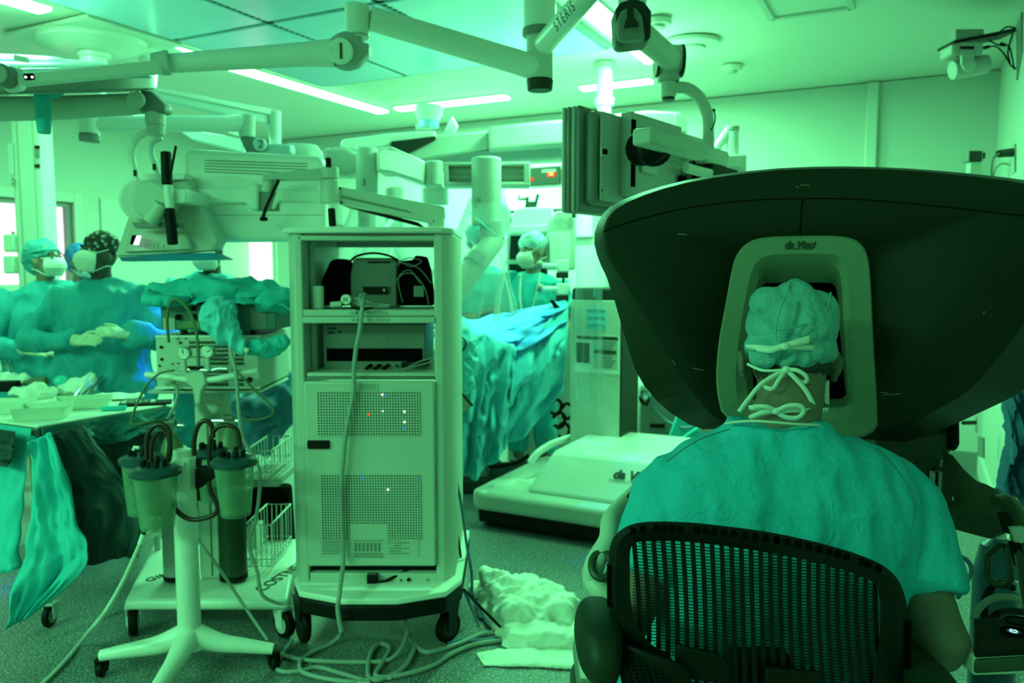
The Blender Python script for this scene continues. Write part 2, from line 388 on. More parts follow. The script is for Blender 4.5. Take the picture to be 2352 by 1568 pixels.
# ---- surgical light with arm 1
sl = thing('surgical_light', PZ(1240, -60, 2.85), 'white surgical light on the long ceiling arm whose elbow is marked 1', 'surgical light')
Yp = 3.4
MB().ptube([(1240,-95,Yp),(1240,72,Yp)], .066, 32).build('ceiling_post', W, sl)
MB().ptube([(1240,66,Yp),(1240,84,Yp)], .073, 32).build('collar', GM, sl, bevel=.004)
MB().ptube([(1240,80,Yp),(1240,184,Yp)], .056, 32).build('hub', W2, sl)
MB().ptube([(1240,182,Yp),(1240,209,Yp)], [.058,.052], 32).build('hub_cap', DG, sl, bevel=.006)
MB().ptube([(1236,158,3.4),(1180,140,3.36),(850,42,3.1)], [.052,.050,.045], 24).build('boom_arm', W, sl)
MB().ptube([(820,12,3.1),(820,90,3.1)], [.046,.047], 28).build('elbow_post', W, sl, bevel=.006)
MB().ptube([(820,82,3.1),(820,86,3.1)], .049, 28).build('seam_ring', GR, sl)
e = MB().ball(P(797,118,3.08), (.075,.055,.072)); e.prism([P(800,92,3.05),P(848,98,3.05),P(846,122,3.05),P(815,152,3.05),P(790,150,3.05)], (0,.07,0))
e.build('elbow', GR, sl, bevel=.01)
dk = disc('number_disc', W, sl, 783, 119, 3.02, .047, .02)
text('1', 'number', INK, dk, P(783,119,2.998)-V((0,.001,0)), .085, FACE)
MB().ptube([(765,122,3.05),(700,125,3.04),(460,141,3.0),(372,147,2.98)], [.052,.044,.036,.034], 24).build('spring_arm', W, sl)
MB().ptube([(392,144,2.97),(345,147,2.95)], [.046,.036], 24).build('arm_sleeve', W2, sl, bevel=.01)
MB().prism([P(370,136,2.93),P(370,166,2.93),P(40,196,2.62),P(36,168,2.62)], (0,.035,0)).build('yoke', W, sl, bevel=.006)
MB().cyl(P(22,180,2.64), P(22,180,2.64)+V((0,-.06,0)), .036, 30).build('yoke_knob', GM, sl, bevel=.008)
MB().ptube([(20,181,2.66),(52,184,2.66)], [.046,.034], 24).build('yoke_hub', W, sl, bevel=.01)
ey = MB().tube([P(58,177,2.60),P(76,176,2.60)], .0105, 16); eo = ey.build('sensor_window', BK2, sl)
for x in (59,74): MB().ball(P(x,177,2.588), .004).build('sensor_lamp', WHITEL, eo)
def dish(parent, c, r, h, tilt, m1, m2, nm='lamp_head'):
    X = frame(c, 0, tilt[0], tilt[1])
    o = MB(X).lathe([(r*.7,h*.62),(r*.93,h*.5),(r,h*.25),(r,-h*.35),(r*.96,-h*.5),(r*.6,-h*.52)], (0,0,0), seg=48).build(nm, m1, parent)
    MB(X).lathe([(r*.9,-h*.5),(r*.9,-h*.56),(r*.3,-h*.58)], (0,0,0), seg=48).build('lens', m2, o)
    MB(X).lathe([(r*.62,h*.60),(r*.55,h*.85),(r*.2,h*.95)], (0,0,0), seg=40).build('top_cover', W, o)
    return o
dish(sl, P(105,193,3.12), .385, .060, (math.radians(13.2), math.radians(-1)), GM, W2)
hd = MB(); hc = P(97,208,3.0)
hd.lathe([(.024,0),(.029,-.02),(.026,-.11),(.022,-.155)], hc).build('handle_cover', TEAL, sl)
fl = MB().grid(lambda a,b: hc+V(((.02+.05*b)*math.cos(2*pi*a)*1.05, (.02+.05*b)*math.sin(2*pi*a), .004+.008*math.sin(9*a*2)*b-.012*b)), 30, 4)
fl.build('cover_skirt', TEAL, sl, thick=.002)
# arm towards the viewer with the raised lettering
ar = thing('ceiling_boom', P(1250,100,3.38), 'white boom with dark lettering rising from the central post to the top edge', 'ceiling boom')
MB().ptube([(1240,120,3.4),(1252,100,3.36),(1345,-6,2.9),(1400,-70,2.75)], [.05,.045,.040,.038], 24, smooth=3).build('arm', W, ar)
pa, pb = P(1288,72,3.08), P(1350,-4,2.84); dv_ = (pb-pa).normalized(); yv = -dv_.cross(V((0,-1,0))).normalized(); yv = V((0,-1,0)).cross(dv_).normalized()
rotm = M((dv_, yv, dv_.cross(yv))).transposed().to_euler()
nrm = dv_.cross(yv)
text('STERIS', 'lettering', INK, ar, P(1318,30,2.96)+nrm*.043, .05, rotm, width=1.3)
# ---- dark-capped joint and bent arm carrying the right monitor
mj = thing('ceiling_boom', PZ(1450,-40,2.85), 'bent ceiling arm with a dark capped shoulder carrying the right hand monitor', 'ceiling boom')
MB().ptube([(1452,-60,2.9),(1452,12,2.9)], .05, 28).build('drop_tube', W, mj)
sh = MB().ppoly([(1414,20),(1425,4),(1455,-6),(1480,2),(1497,24),(1496,86),(1485,92),(1428,98),(1417,88)], 2.82, .14).build('shoulder', DG, mj, bevel=.02, bseg=3)
hsx = [(1419,88),(1418,45),(1428,24),(1445,14),(1462,18),(1476,36),(1482,90),(1430,96)]
MB().ppoly(hsx, 2.795, .03).build('end_cap', GM, sh, bevel=.008)
MB().ppoly([(1436,52),(1441,42),(1441,18),(1455,16),(1455,40),(1466,52),(1466,60),(1434,62)], 2.785, .012).build('cap_recess', DG, sh)
MB().ppoly([(1425,73),(1480,70),(1481,88),(1430,94)], 2.788, .012).build('cap_plate', GM, sh, bevel=.002)
MB().ptube([(1462,70,2.95),(1545,140,3.35)], .047, 26).build('upper_arm', W2, mj)
MB().ball(P(1540,140,3.36), (.062,.06,.066)).cyl(P(1505,140,3.36), P(1566,136,3.36), .058, 28).build('elbow', W2, mj)
for x in (1505,1562): MB().cyl(P(x,140,3.36), P(x+7,140,3.36), .066, 28).build('elbow_ring', DG, mj, bevel=.003)
MB().ptube([(1535,160,3.36),(1535,188,3.36)], .046, 26).build('swivel_collar', GR, mj, bevel=.005)
MB().ptube([(1535,186,3.36),(1535,224,3.36)], .032, 26).build('swivel', W2, mj, bevel=.004)
MB().ptube([(1535,222,3.36),(1535,230,3.36)], .026, 26).build('swivel_cap', DG, mj)
MB().ptube([(1540,203,3.36),(1575,202,3.36),(1605,222,3.36),(1624,262,3.36),(1627,310,3.36),(1628,365,3.36)], .024, 20, smooth=6).build('goose_neck', W2, mj)
# beam
bd = V((math.cos(math.radians(52)), math.sin(math.radians(52)), 0))
def persp_box(a, b, py_top, py_bot, Ya, thick, up=0):   # vertical slab running from column a (at Ya) along bd to column b
    o = P(a, (py_top+py_bot)/2, Ya); L = along((o.x, o.y, 0), bd, b); zt_ = P(a, py_top, Ya).z; zb_ = P(a, py_bot, Ya).z
    n = V((-bd.y, bd.x, 0)); q0 = V((o.x,o.y,zb_))
    return [q0, q0+bd*L, V((q0.x+bd.x*L, q0.y+bd.y*L, zt_)), V((q0.x,q0.y,zt_))], n*thick, L
pp, nn, L = persp_box(1496, 1625, 290, 330, 2.55, .07)
MB().prism(pp, nn).build('beam', W2, mj, bevel=.01, bseg=3)
pp, nn, L = persp_box(1626, 1668, 333, 372, 3.30, .08)
MB().prism(pp, nn).build('beam_end', W2, mj, bevel=.012)
MB().ptube([(1470,340,2.85),(1500,345,2.78),(1528,335,2.75)], [.055,.056,.03], 18).build('bellows', BK, mj)
for k in range(5): MB().ptube([(1472+k*8,341,2.84-k*.015),(1475+k*8,341,2.83-k*.015)], .060, 18).build('bellows_rib', BK, mj)
MB().ptube([(1530,352,2.85),(1560,372,2.9),(1580,350,3.0)], .022, 12, smooth=4).build('cable_loop', CLR, mj)
# ---- right hand monitor seen from behind
mo = thing('monitor', P(1400,470,2.95), 'thick ribbed monitor seen from behind, hanging above the left end of the surgeon console', 'monitor')
for k in range(4):
    pp, nn, L = persp_box(1331-k*6, 1512, 240, 486, 2.90+k*.008, .017)
    pp = [p + V((-bd.y, bd.x, 0))*(.021*k) for p in pp] if False else pp
    o = V((-bd.y, bd.x, 0))*(.021*k)
    pp, nn, L = persp_box(1331, 1500, 240, 486, 2.90, .017)
    MB().prism([p+o for p in pp], nn).build('rim_rib', (GM,GR)[k%2], mo, bevel=.007)
n_ = V((bd.y, -bd.x, 0))
def back(a, b, t, bt, Ya, th, nm, m, off=0.0, bev=.02, par=None):
    pp, nn, L = persp_box(a, b, t, bt, Ya, th); return MB().prism([p+n_*(th+off) for p in pp], nn).build(nm, m, par or mo, bevel=bev, bseg=3)
back(1340, 1495, 255, 470, 2.93, .045, 'back_shell', GM)
back(1352, 1400, 258, 462, 2.95, .012, 'moulding', GR, .045, .008)
rc = back(1400, 1512, 262, 452, 3.05, .05, 'electronics_box', GR, .045, .006)
back(1399, 1404, 280, 432, 3.05, .006, 'port_recess', BK2, .093, .001, rc)
back(1420, 1450, 300, 400, 3.10, .012, 'mount_plate', W2, .095, .01, rc)
back(1348, 1358, 340, 362, 2.94, .008, 'power_socket', W2, .055, .002); back(1350, 1356, 345, 357, 2.94, .004, 'socket_hole', BK2, .064, .001)
for (x,y) in ((1383,437),(1334,247),(1352,470)): MB().ball(P(x,y,2.86), .004).build('screw', INK, mo)
m2 = thing('monitor', P(1560,430,3.3), 'second monitor behind the ribbed one, partly hidden by the console top', 'monitor')
def back2(*a, **k): return back(*a, par=m2, **k)
back2(1514, 1600, 300, 470, 3.35, .07, 'housing', GR); back2(1522, 1532, 405, 425, 3.32, .01, 'socket', BK2, off=.07, bev=.001)
back2(1552, 1566, 370, 430, 3.38, .01, 'port_recess', BK2, off=.072, bev=.002); back2(1585, 1640, 380, 450, 3.4, .05, 'connector_box', BK, off=.05, bev=.006)
MB().ptube([(1575,385,3.25),(1600,392,3.28),(1632,400,3.3)], .02, 14, smooth=4).build('cable', W, m2)
pb_ = thing('pendant_post', P(1680,350,4.6), 'white tubular pendant standing up behind the console, right of the bent ceiling arm', 'pendant arm')
MB().ptube([(1682,300,4.6),(1682,400,4.6),(1682,520,4.6)], .036, 20).build('tube', W, pb_)
MB().ptube([(1682,290,4.6),(1682,302,4.6)], .040, 20).build('cap', GR, pb_, bevel=.006)
MB().ptube([(1676,298,4.6),(1640,350,4.6)], .026, 16).build('brace', W, pb_)
MB().pbox(1664,354,1712,520,4.5,.2).build('box', W2, pb_, bevel=.012); MB().pbox(1672,382,1700,402,4.49,.01).build('label', GR, pb_)
MB().ptube([(1632,300,3.3),(1640,285,3.3),(1643,270,3.3),(1640,255,3.3)], .003, 8, smooth=4).build('antenna_cable', BK, mj)
MB().ptube([(1640,256,3.3),(1639,250,3.3)], .006, 8).build('cable_plug', BK, mj)
# ---- white post near the back
wp = thing('ceiling_post', PZ(1388,145,CZ), 'thick white ceiling post in front of the short strip light', 'ceiling post')
q = PZ(1388,145,CZ); Yq = q.y
MB().tube([q, P(1388,236,Yq)], .052, 28).build('tube', W, wp)
MB().lathe([(.072,0),(.068,-.03)], q).build('flange', GR, wp)
MB().ptube([(1388,226,Yq),(1388,244,Yq)], [.070,.062], 28).build('end_collar', W, wp, bevel=.006)
MB().ptube([(1388,244,Yq),(1388,330,Yq)], .045, 28).build('lower_tube', W, wp)
# ---- blue-lit drum fitting
bl = thing('ceiling_lamp', PZ(985,262,CZ), 'translucent pendant head with a pale blue ring above the robot boom', 'ceiling lamp')
q = P(985,262,6.2)
MB().lathe([(.10,.06),(.11,.05),(.105,0),(.08,-.05)], q).build('canopy', W, bl)
MB().lathe([(.075,-.05),(.075,-.10)], q).build('glass_ring', mat('blue_ring',(.35,.55,.95),.3), bl)
MB().ptube([(1030,288,6.2),(1048,298,6.2)], [.07,.03], 20).build('side_joint', W, bl)
MB().ptube([(955,292,6.2),(990,292,6.2)], .02, 20).build('stub', W, bl)
# ---- left posts, canopies and the second lamp head
cp = thing('ceiling_pendant', PZ(215,88,CZ), 'double white ceiling post under wide round canopies at the upper left', 'ceiling pendant')
q = PZ(215,86,CZ); Yq = q.y
MB(RX).box((uv(q)[0], uv(q)[1], CZ-.012), (.78,.62,.025)).build('mounting_plate', ceil_m, cp, bevel=.006)
MB().lathe([(.31,-.02),(.30,-.05),(.20,-.085),(.09,-.09)], q, seg=48).build('canopy', W, cp)
MB().lathe([(.22,-.02),(.21,-.045),(.10,-.06)], q+V((.22,.25,0)), seg=40).build('canopy', W, cp)
MB().tube([q+V((0,0,-.05)), P(212,215,Yq)], .076, 28).build('post', W, cp)
MB().tube([q+V((0,0,-.09)), q+V((0,0,-.12))], .09, 28).build('collar', W, cp)
MB().tube([q+V((.22,.25,-.05)), q+V((.16,.25,-.45))], .058, 24).build('post', W, cp)
l2 = thing('surgical_light', P(40,150,3.6), 'round flat surgical light head seen edge-on at the top left, behind the yoke', 'surgical light')
dish(l2, P(-20,150,3.75), .52, .05, (math.radians(15.2), math.radians(3)), W2, W2)
MB().ptube([(-120,165,3.65),(20,172,3.5),(40,178,3.4)], .02, 12).build('yoke', W, l2)
MB().ptube([(35,132,3.4),(64,138,3.4)], .012, 10).build('handle', W, l2)
# ---- thick low arm with bare round cap, carrying the tilted monitor
la = thing('ceiling_boom', P(330,235,3.1), 'thick low ceiling arm on the left with a plain round cap at its elbow', 'ceiling boom')
MB().ptube([(-60,252,3.1),(150,247,3.15),(330,238,3.2)], [.047,.045,.040], 24).build('arm', W2, la)
MB().ball(P(338,238,3.2), (.045,.045,.042)).prism([P(320,206,3.16),P(345,208,3.16),P(378,240,3.16),P(376,258,3.16),P(318,256,3.16)], (0,.08,0)).build('elbow', GM, la, bevel=.01)
disc('cap_disc', W2, la, 315, 231, 3.14, .034, .02)
MB().ptube([(357,256,3.2),(357,288,3.2)], .038, 24).build('swivel', W2, la, bevel=.004)
MB().ptube([(358,288,3.2),(359,312,3.2)], [.036,.032], 24).build('swivel_base', W2, la, bevel=.004)
MB().ptube([(345,300,3.2),(318,314,3.2),(303,345,3.2),(307,385,3.2),(322,440,3.2)], .014, 14, smooth=6).build('bent_tube', W, la)
MB().ptube([(372,316,3.25),(352,328,3.25),(348,352,3.25),(358,385,3.25),(366,425,3.25)], .011, 14, smooth=6).build('bent_tube', PALE, la)
for (x,y,yy) in ((309,396,3.18),(353,382,3.23)): MB().pbox(x-3,y-6,x+3,y+8,yy,.01).build('clip', BK, la)
# ---- tilted monitor (rear view)
tm = thing('monitor', P(370,590,3.4), 'tilted white monitor seen from behind over the heads of the staff, with a drum hinge', 'monitor')
hub = MB().cyl(P(345,458,3.12), P(345,458,3.12)+V((0,.10,0)), .078, 32).build('hinge_drum', W2, tm, bevel=.015, bseg=3)
MB().cyl(P(322,460,3.16), P(315,460,3.2)+V((0,.06,0)), .08, 32).build('hinge_ring', W, tm, bevel=.01)
MB().prism([P(322,420,3.3),P(430,412,3.3),P(505,555,3.22),P(490,575,3.18),P(262,592,3.18),P(285,520,3.24)], (0,.09,0)).build('back_shell', W2, tm, bevel=.012, bseg=3)
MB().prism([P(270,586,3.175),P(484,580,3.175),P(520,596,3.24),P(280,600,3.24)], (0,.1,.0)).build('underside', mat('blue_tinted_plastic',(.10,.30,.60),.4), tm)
MB().prism([P(295,528,3.20),P(425,535,3.20),P(440,572,3.165),P(280,578,3.165)], (0,.03,0)).build('lower_panel', W2, tm, bevel=.004)
MB().ppoly([(303,540),(312,540),(306,561),(298,561)], 3.14, .02).build('dark_port', BK2, tm); MB().ppoly([(314,541),(322,541),(316,562),(306,562)], 3.135, .01).build('lit_port', WHITEL, tm)
MB().ppoly([(300,510),(410,512),(415,522),(310,524)], 3.12, .05).build('mount_bar', GM, tm, bevel=.004)
MB().ptube([(372,470,3.1),(345,510,3.1)], .03, 16).build('strut', W2, tm)
text('0012 1', 'lettering', GM, tm, P(355,566,3.14), .03, FACE, .2)
MB().ppoly([(325,398),(425,398),(424,412),(328,416)], 3.28, .08).build('top_rail', W, tm, bevel=.004)
MB().ptube([(404,335,3.0),(392,400,3.0)], .005, 8).build('antenna', BK, tm)
# ---- arm 2 and its boom
a2 = thing('surgical_light', P(400,285,4.3), 'farther ceiling arm whose elbow is marked 2', 'surgical light')
MB().ptube([(206,262,4.1),(206,308,4.1)], .047, 24).build('end_post', W, a2, bevel=.006); MB().ptube([(206,307,4.1),(206,326,4.1)], .050, 24).build('end_cap', GM, a2, bevel=.006)
MB().ptube([(208,286,4.1),(390,284,4.25),(560,284,4.4)], [.036,.043,.044], 22).build('arm', W, a2)
MB().ptube([(567,264,4.4),(567,316,4.4)], .043, 24).build('elbow_post', W2, a2, bevel=.006)
MB().prism([P(549,314,4.36),P(585,314,4.36),P(612,340,4.36),P(600,348,4.36),P(565,352,4.36)], (0,.09,0)).build('elbow', GM, a2, bevel=.01)
d2 = disc('number_disc', PALE, a2, 598, 332, 4.33, .034, .02)
text('2', 'number', INK, d2, P(598,332,4.309), .06, FACE)
MB().pbox(600,330,668,352,4.4,.1).build('lower_arm', PALE, a2, bevel=.01)
bm2 = thing('ceiling_boom', P(480,240,4.6), 'long white flat boom with a bright top edge, angling down above arm 2', 'ceiling boom')
MB().prism([P(328,198,4.3),P(328,222,4.3),P(625,288,4.9),P(625,252,4.9)], (0,.1,0)).build('beam', PALE, bm2, bevel=.01)
MB().prism([P(328,195,4.28),P(328,202,4.28),P(628,264,4.88),P(628,250,4.88)], (0,.12,0)).build('top_rail', W, bm2, bevel=.004)
MB().ptube([(632,254,4.9),(632,342,4.9)], [.034,.036], 22).build('drop_tube', W, bm2, bevel=.005)
bm3 = thing('ceiling_boom', P(450,320,5.0), 'pale blue boom sloping down behind the arm marked 2', 'ceiling boom')
MB().prism([P(400,292,5.0),P(440,320,5.0),P(560,352,5.0),P(560,318,5.0)], (0,.1,0)).build('beam', PALE, bm3, bevel=.01)
MB().prism([P(505,290,4.98),P(508,296,4.98),P(565,316,4.98),P(565,308,4.98)], (0,.1,0)).build('top_rail', W, bm3)
cc = thing('service_column', base(60,600,5.28), 'tall white service column in front of the bright window', 'service column')
X = frame(P(22,800,3.95)*1.0, 0); X = None
cx0, cx1 = P(30,450,5.2).x, P(98,450,5.2).x
cl = MB().box(((cx0+cx1)/2, 5.28, 1.55), (cx1-cx0, .16, 2.2)).build('column', W2, cc, bevel=.02, bseg=3)
MB().box((cx0+.05, 5.193, 1.55), (.005,.01,2.1)).box((cx1-.04, 5.193, 1.55), (.005,.01,2.1)).build('seam', GR, cc)
for y0, y1, m in ((334,341,BK),(343,362,GM),(364,376,GR),(378,384,BK)): MB().pbox(79,y0,91,y1,5.185,.006).build('label', m, cc)
MB().pbox(17,330,33,400,5.185,.006).build('label', LB, cc)
for y in (412,422,535): MB().cyl(P(30,y,5.19), P(30,y,5.17), .01).build('fitting', GM, cc)
for (y0,y1) in ((538,578),(588,628)): MB().pbox(6,y0,32,y1,5.15,.1).build('gas_outlet', W2, cc, bevel=.008)
# vertical fall of the column to floor
MB().box(((cx0+cx1)/2, 5.3, .24), (cx1-cx0-.03, .12, .48)).build('column_foot', GR, cc)
# wall camera bracket at the upper right
wb = thing('wall_camera', P(2230,130,4.3), 'security style camera under a black shelf bracket high on the right wall', 'camera')
Yc = 4.2
MB().prism([P(2192,92,Yc-.15),P(2262,78,Yc),P(2340,62,Yc+.12),P(2340,70,Yc+.12),P(2270,86,Yc),P(2192,98,Yc-.15)], (0,.16,0)).build('bracket_arm', BK, wb, bevel=.003)
MB().prism([P(2345,28,Yc-.35),P(2345,120,Yc-.35),P(2334,184,Yc-.05),P(2334,60,Yc-.05)], (.01,0,0)).build('wall_plate', GM, wb)
MB().pbox(2196,66,2260,90,Yc+.1,.06).build('vent_box', GR, wb, bevel=.004)
hb = MB().pbox(2188,96,2258,126,Yc-.12,.12).build('housing', GR, wb, bevel=.01)
MB().ppoly([(2208,105),(2238,102),(2240,145),(2210,150)], Yc-.13, .02).build('yoke', GR, wb, bevel=.006)
MB().pbox(2208,106,2238,112,Yc-.14,.01).build('slot', BK, wb)
MB().ptube([(2187,162,Yc-.05),(2266,147,Yc-.05)], .047, 26).build('barrel', GR, wb, bevel=.004)
disc('pivot_disc', W2, wb, 2222, 150, Yc-.10, .034, .02)
for a in (((2262,112),(2285,106),(2305,122),(2322,150),(2334,158)), ((2270,92),(2295,104),(2318,108),(2330,160)), ((2330,62),(2322,90),(2315,120),(2320,145)), ((2285,84),(2312,62),(2336,66))):
    MB().ptube([(x,y,Yc-.03) for x,y in a], .004, 8, smooth=5).build('cable', BK, wb)
MB().ptube([(2258,110,Yc-.03),(2272,107,Yc-.03)], .008, 8).build('plug', BK, wb); MB().ptube([(2298,100,Yc-.03),(2308,104,Yc-.03)], .009, 8).build('plug', BK, wb)
# sockets on the right wall
for (x, y, lab, kk) in ((2292,355,'dark industrial plug with a looping cable on the right wall beside the console top',0),):
    pw = thing('wall_plug', P(x,y,3.9), lab, 'plug')
    MB().ptube([(2294,353,3.9),(2325,350,3.98)], [.018,.022], 14).build('plug_body', DG, pw, bevel=.003)
    MB().ptube([(2296,353,3.9),(2282,362,3.9),(2277,385,3.9),(2278,420,3.9)], .006, 8, smooth=5).build('cable', GM, pw)
    MB().ptube([(2318,378,3.9),(2300,376,3.9),(2285,392,3.9),(2278,420,3.9)], .005, 8, smooth=5).build('cable', GR, pw)
    MB().prism([P(2330,330,3.95),P(2330,395,3.95),P(2322,400,4.1),P(2322,335,4.1)], (.01,0,0)).build('wall_plate', GR, pw)
cn = thing('sprinkler_box', P(2240,400,4.8), 'small ribbed dark connector box on a pale bracket near the back right corner', 'connector box')
MB().pbox(2226,347,2258,370,4.8,.07).build('box', GM, cn, bevel=.004); MB().pbox(2258,350,2263,364,4.8,.06).build('end_piece', DG, cn)
for k in range(5): MB().pbox(2228+k*6,346,2230+k*6,371,4.795,.01).build('rib', DG, cn)
MB().ppoly([(2230,370),(2256,370),(2258,394),(2270,420),(2222,420),(2228,394)], 4.82, .05).build('bracket', W2, cn, bevel=.006)
# ================================================================ PATIENT-SIDE ROBOT
rb = thing('surgical_robot', base(1385, 1040, 5.2), 'white surgical robot with tall column, overhead boom and wide wheeled base', 'robot')
xu = -U; yu = -Vv                           # along its front, and away from the viewer
def rail(px, py, Y, px2, top, bot, m, name, depth, parent, bev=.01, off=0):   # room-aligned box: front-left edge at (px, Y), to column px2
    a = P(px, top, Y); zb = P(px, bot, Y).z; L = along((a.x, a.y, 0), xu, px2)
    q = V((a.x, a.y, 0))+yu*off
    pts = [q+V((0,0,zb)), q+xu*L+V((0,0,zb)), q+xu*L+V((0,0,a.z)), q+V((0,0,a.z))]
    return MB().prism(pts, yu*depth).build(name, m, parent, bevel=bev, bseg=3)
# base
def rbase(pts_px, Y0, z0, z1, depth, m, name, bev):
    pass
a0 = P(1076, 1210, 4.45); L0 = 1.55
def BX(x, y, z): return V((a0.x, a0.y, 0))+xu*x+yu*y+V((0,0,z))
def prof(pts, z0, z1, m, name, bev, parent=rb, top=None):
    lo = [BX(x,y,z0) for x,y in pts]; hi = [BX(x,y,z1) for x,y in (top or pts)]; n = len(pts)
    return MB().add(lo+hi, [tuple(range(n))[::-1], tuple(range(n,2*n))]+[(i,(i+1)%n,n+(i+1)%n,n+i) for i in range(n)]).build(name, m, parent, bevel=bev, bseg=3)
foot = [(0,.06),(.04,0),(L0,0),(L0,1.0),(.04,1.0),(0,.9)]
prof([(x+.02 if x<1 else x, y+.02) for x,y in foot], .03, .105, BK, 'base_skirt', .008)
prof(foot, .10, .21, W2, 'base_cover', .03)
prof([(.30,.10),(L0,.10),(L0,.95),(.30,.95)], .205, .44, W, 'hump', .035, top=[(.42,.26),(L0,.26),(L0,.95),(.42,.95)])
MB().tube([P(1218,1062,4.75),P(1235,1040,4.8),P(1270,1018,4.95),P(1318,1002,5.05)], .022, 12, smooth=4).build('hump_rim', W, rb)
for x in (.12, 1.2): MB().box(BX(x,.1,.03), (.10,.05,.06)).build('wheel', BK, rb, bevel=.01)
nf = (BX(.9,.10,.205)-BX(.9,.26,.44)).normalized()
def on_hump(px, t):   # point on the slanted front
    q = BX(0,.10+.16*t,.205+.235*t); L = along((q.x,q.y,0), xu, px); return q+xu*L
c1 = on_hump(1460, .62); yy = (BX(.9,.26,.44)-BX(.9,.10,.205)).normalized(); zz = xu.cross(yy)
rt = M((xu, yy, zz)).transposed().to_euler()
text('da Vinci', 'lettering', INK, rb, c1+zz*.004, .072, rt, .25, .0025)
c2 = on_hump(1512, .62); text('X', 'lettering', GR, rb, c2+zz*.004, .07, rt, .25)
c3 = on_hump(1440, .50); text('SURGICAL SYSTEM', 'lettering', GR, rb, c3+zz*.004, .022, rt, .2, 0)
# column
cY = 4.95
rail(1311, 0, cY, 1424, 688, 1032, W2, 'column', .02, rb, .006)
rail(1308, 0, cY+.0, 1427, 690, 1040, DG, 'column_body', .34, rb, .012, off=.018)
rail(1312, 0, cY, 1430, 660, 692, DG, 'column_cap', .34, rb, .02)
rail(1313, 0, cY, 1428, 1032, 1046, GM, 'column_plinth', .36, rb, .006)
def stick(px0, py0, px1, py1, m, nm, off=-.004):
    e_ = P(1311, 800, cY); e_.z = 0; a, b_ = along(e_, xu, px0), along(e_, xu, px1); q0 = e_+xu*a+yu*off; q1 = e_+xu*b_+yu*off
    zh, zl = P(px0, py0, q0.y).z, P(px0, py1, q0.y).z
    return MB().prism([q0+V((0,0,zl)), q1+V((0,0,zl)), q1+V((0,0,zh)), q0+V((0,0,zh))], yu*.004).build(nm, m, rb)
lb = stick(1322, 768, 1425, 854, W, 'instruction_label')
stick(1325, 770, 1421, 778, INK, 'label_band', -.007); stick(1324, 786, 1356, 832, DG, 'label_photo', -.007)
stick(1364, 782, 1420, 846, LB, 'label_text_block', -.006)
for k in range(9):
    if k != 3: stick(1384, 784+k*7, 1416-(k%3)*4, 787+k*7, GM, 'label_text_line', -.008)
stick(1366, 803, 1418, 811, INK, 'label_band', -.008)
for k in range(4): MB().cyl(P(1371,789+k*17,cY-.035), P(1371,789+k*17,cY-.045), .009).build('label_dot', INK, rb)
stick(1348, 708, 1392, 755, TEAL2, 'notice', -.005); 
for k in range(3): stick(1350, 710+k*17, 1390, 715+k*17, mat('notice_band',(.05,.30,.35),.5) if k==0 else MATS['notice_band'], 'notice_band', -.008)
# overhead boom
bY = 4.9
MB().prism([P(780,330,bY),P(786,319,bY),P(890,305,bY),P(960,300,bY),P(1000,300,bY),P(1000,318,bY),P(880,338,bY),P(810,346,bY),P(784,341,bY)], (0,.35,0)).build('boom_nose', W, rb, bevel=.02, bseg=3)
MB().prism([P(860,345,bY),P(900,318,bY),P(1124,299,bY),P(1124,343,bY),P(1000,362,bY),P(940,375,bY),P(870,380,bY)], (0,.35,0)).build('boom', W2, rb, bevel=.015)
MB().prism([P(896,334,bY-.03),P(899,325,bY-.03),P(1000,312,bY-.03),P(1000,320,bY-.03),P(935,352,bY-.03)], (0,.04,0)).build('boom_inlay', DG, rb, bevel=.004)
MB().prism([P(1122,344,bY-.1),P(1122,292,bY-.1),P(1128,288,bY-.1),P(1310,272,bY-.1),P(1490,253,bY-.1),P(1560,256,bY-.1),P(1578,272,bY-.1),P(1580,345,bY-.1),P(1320,330,bY-.1)], (0,.5,0)).build('boom_body', W2, rb, bevel=.02, bseg=3)
MB().prism([P(1552,262,bY-.11),P(1566,264,bY-.11),P(1575,276,bY-.11),P(1576,300,bY-.11),P(1552,305,bY-.11)], (0,.02,0)).build('end_label', GR, rb)
MB().prism([P(940,372,bY+.05),P(1124,344,bY),P(1322,331,bY),P(1322,358,bY+.1),P(1150,366,bY+.1),P(960,386,bY+.1)], (0,.3,0)).build('boom_underside_shade', GR, rb, bevel=.01)  # shade under the boom, put into a greyer strip
MB().box((P(1440,300,5.3).x, 5.25, 1.75), (.26,.26,1.1)).build('mast', W2, rb, bevel=.02)
# drums and arm links
def drum(name, px, t, b_, Y, wpx, m=W2, cap=True):
    r = wpx/2*Y/F; o = MB().ptube([(px,t,Y),(px,b_,Y)], r, 28).build(name, m, rb, bevel=.008, bseg=2); return o
MB().lathe([(.13,0),(.12,.05),(.09,.09),(.02,.10)], P(692,370,4.7)).build('shoulder_dome', W2, rb)
drum('shoulder', 692, 344, 430, 4.7, 92)
MB().ppoly([(742,340),(790,336),(822,352),(822,395),(795,402),(745,398)], 4.5, .2).build('link', W2, rb, bevel=.02, bseg=3)
d3 = drum('arm_post', 843, 340, 445, 4.45, 50)
t3 = MB().ptube([(843,440,4.45),(843,560,4.45)], .05, 24).build('arm_lower', W2, rb)
text('3', 'number', INK, rb, P(836,419,4.45-.062), .05, FACE)
MB().prism([P(864,338,4.35),P(900,336,4.35),P(978,370,4.5),P(974,424,4.5),P(900,396,4.35),P(864,396,4.35)], (0,.22,0)).build('link', W, rb, bevel=.02, bseg=3)
drum('wrist_post', 996, 370, 428, 4.55, 42)
fr2 = MB(); 
for (x0,y0,x1,y1) in ((1018,372,1218,380),(1018,418,1218,427),(1018,378,1030,420),(1203,378,1218,420)): fr2.pbox(x0,y0,x1,y1,4.55,.16)
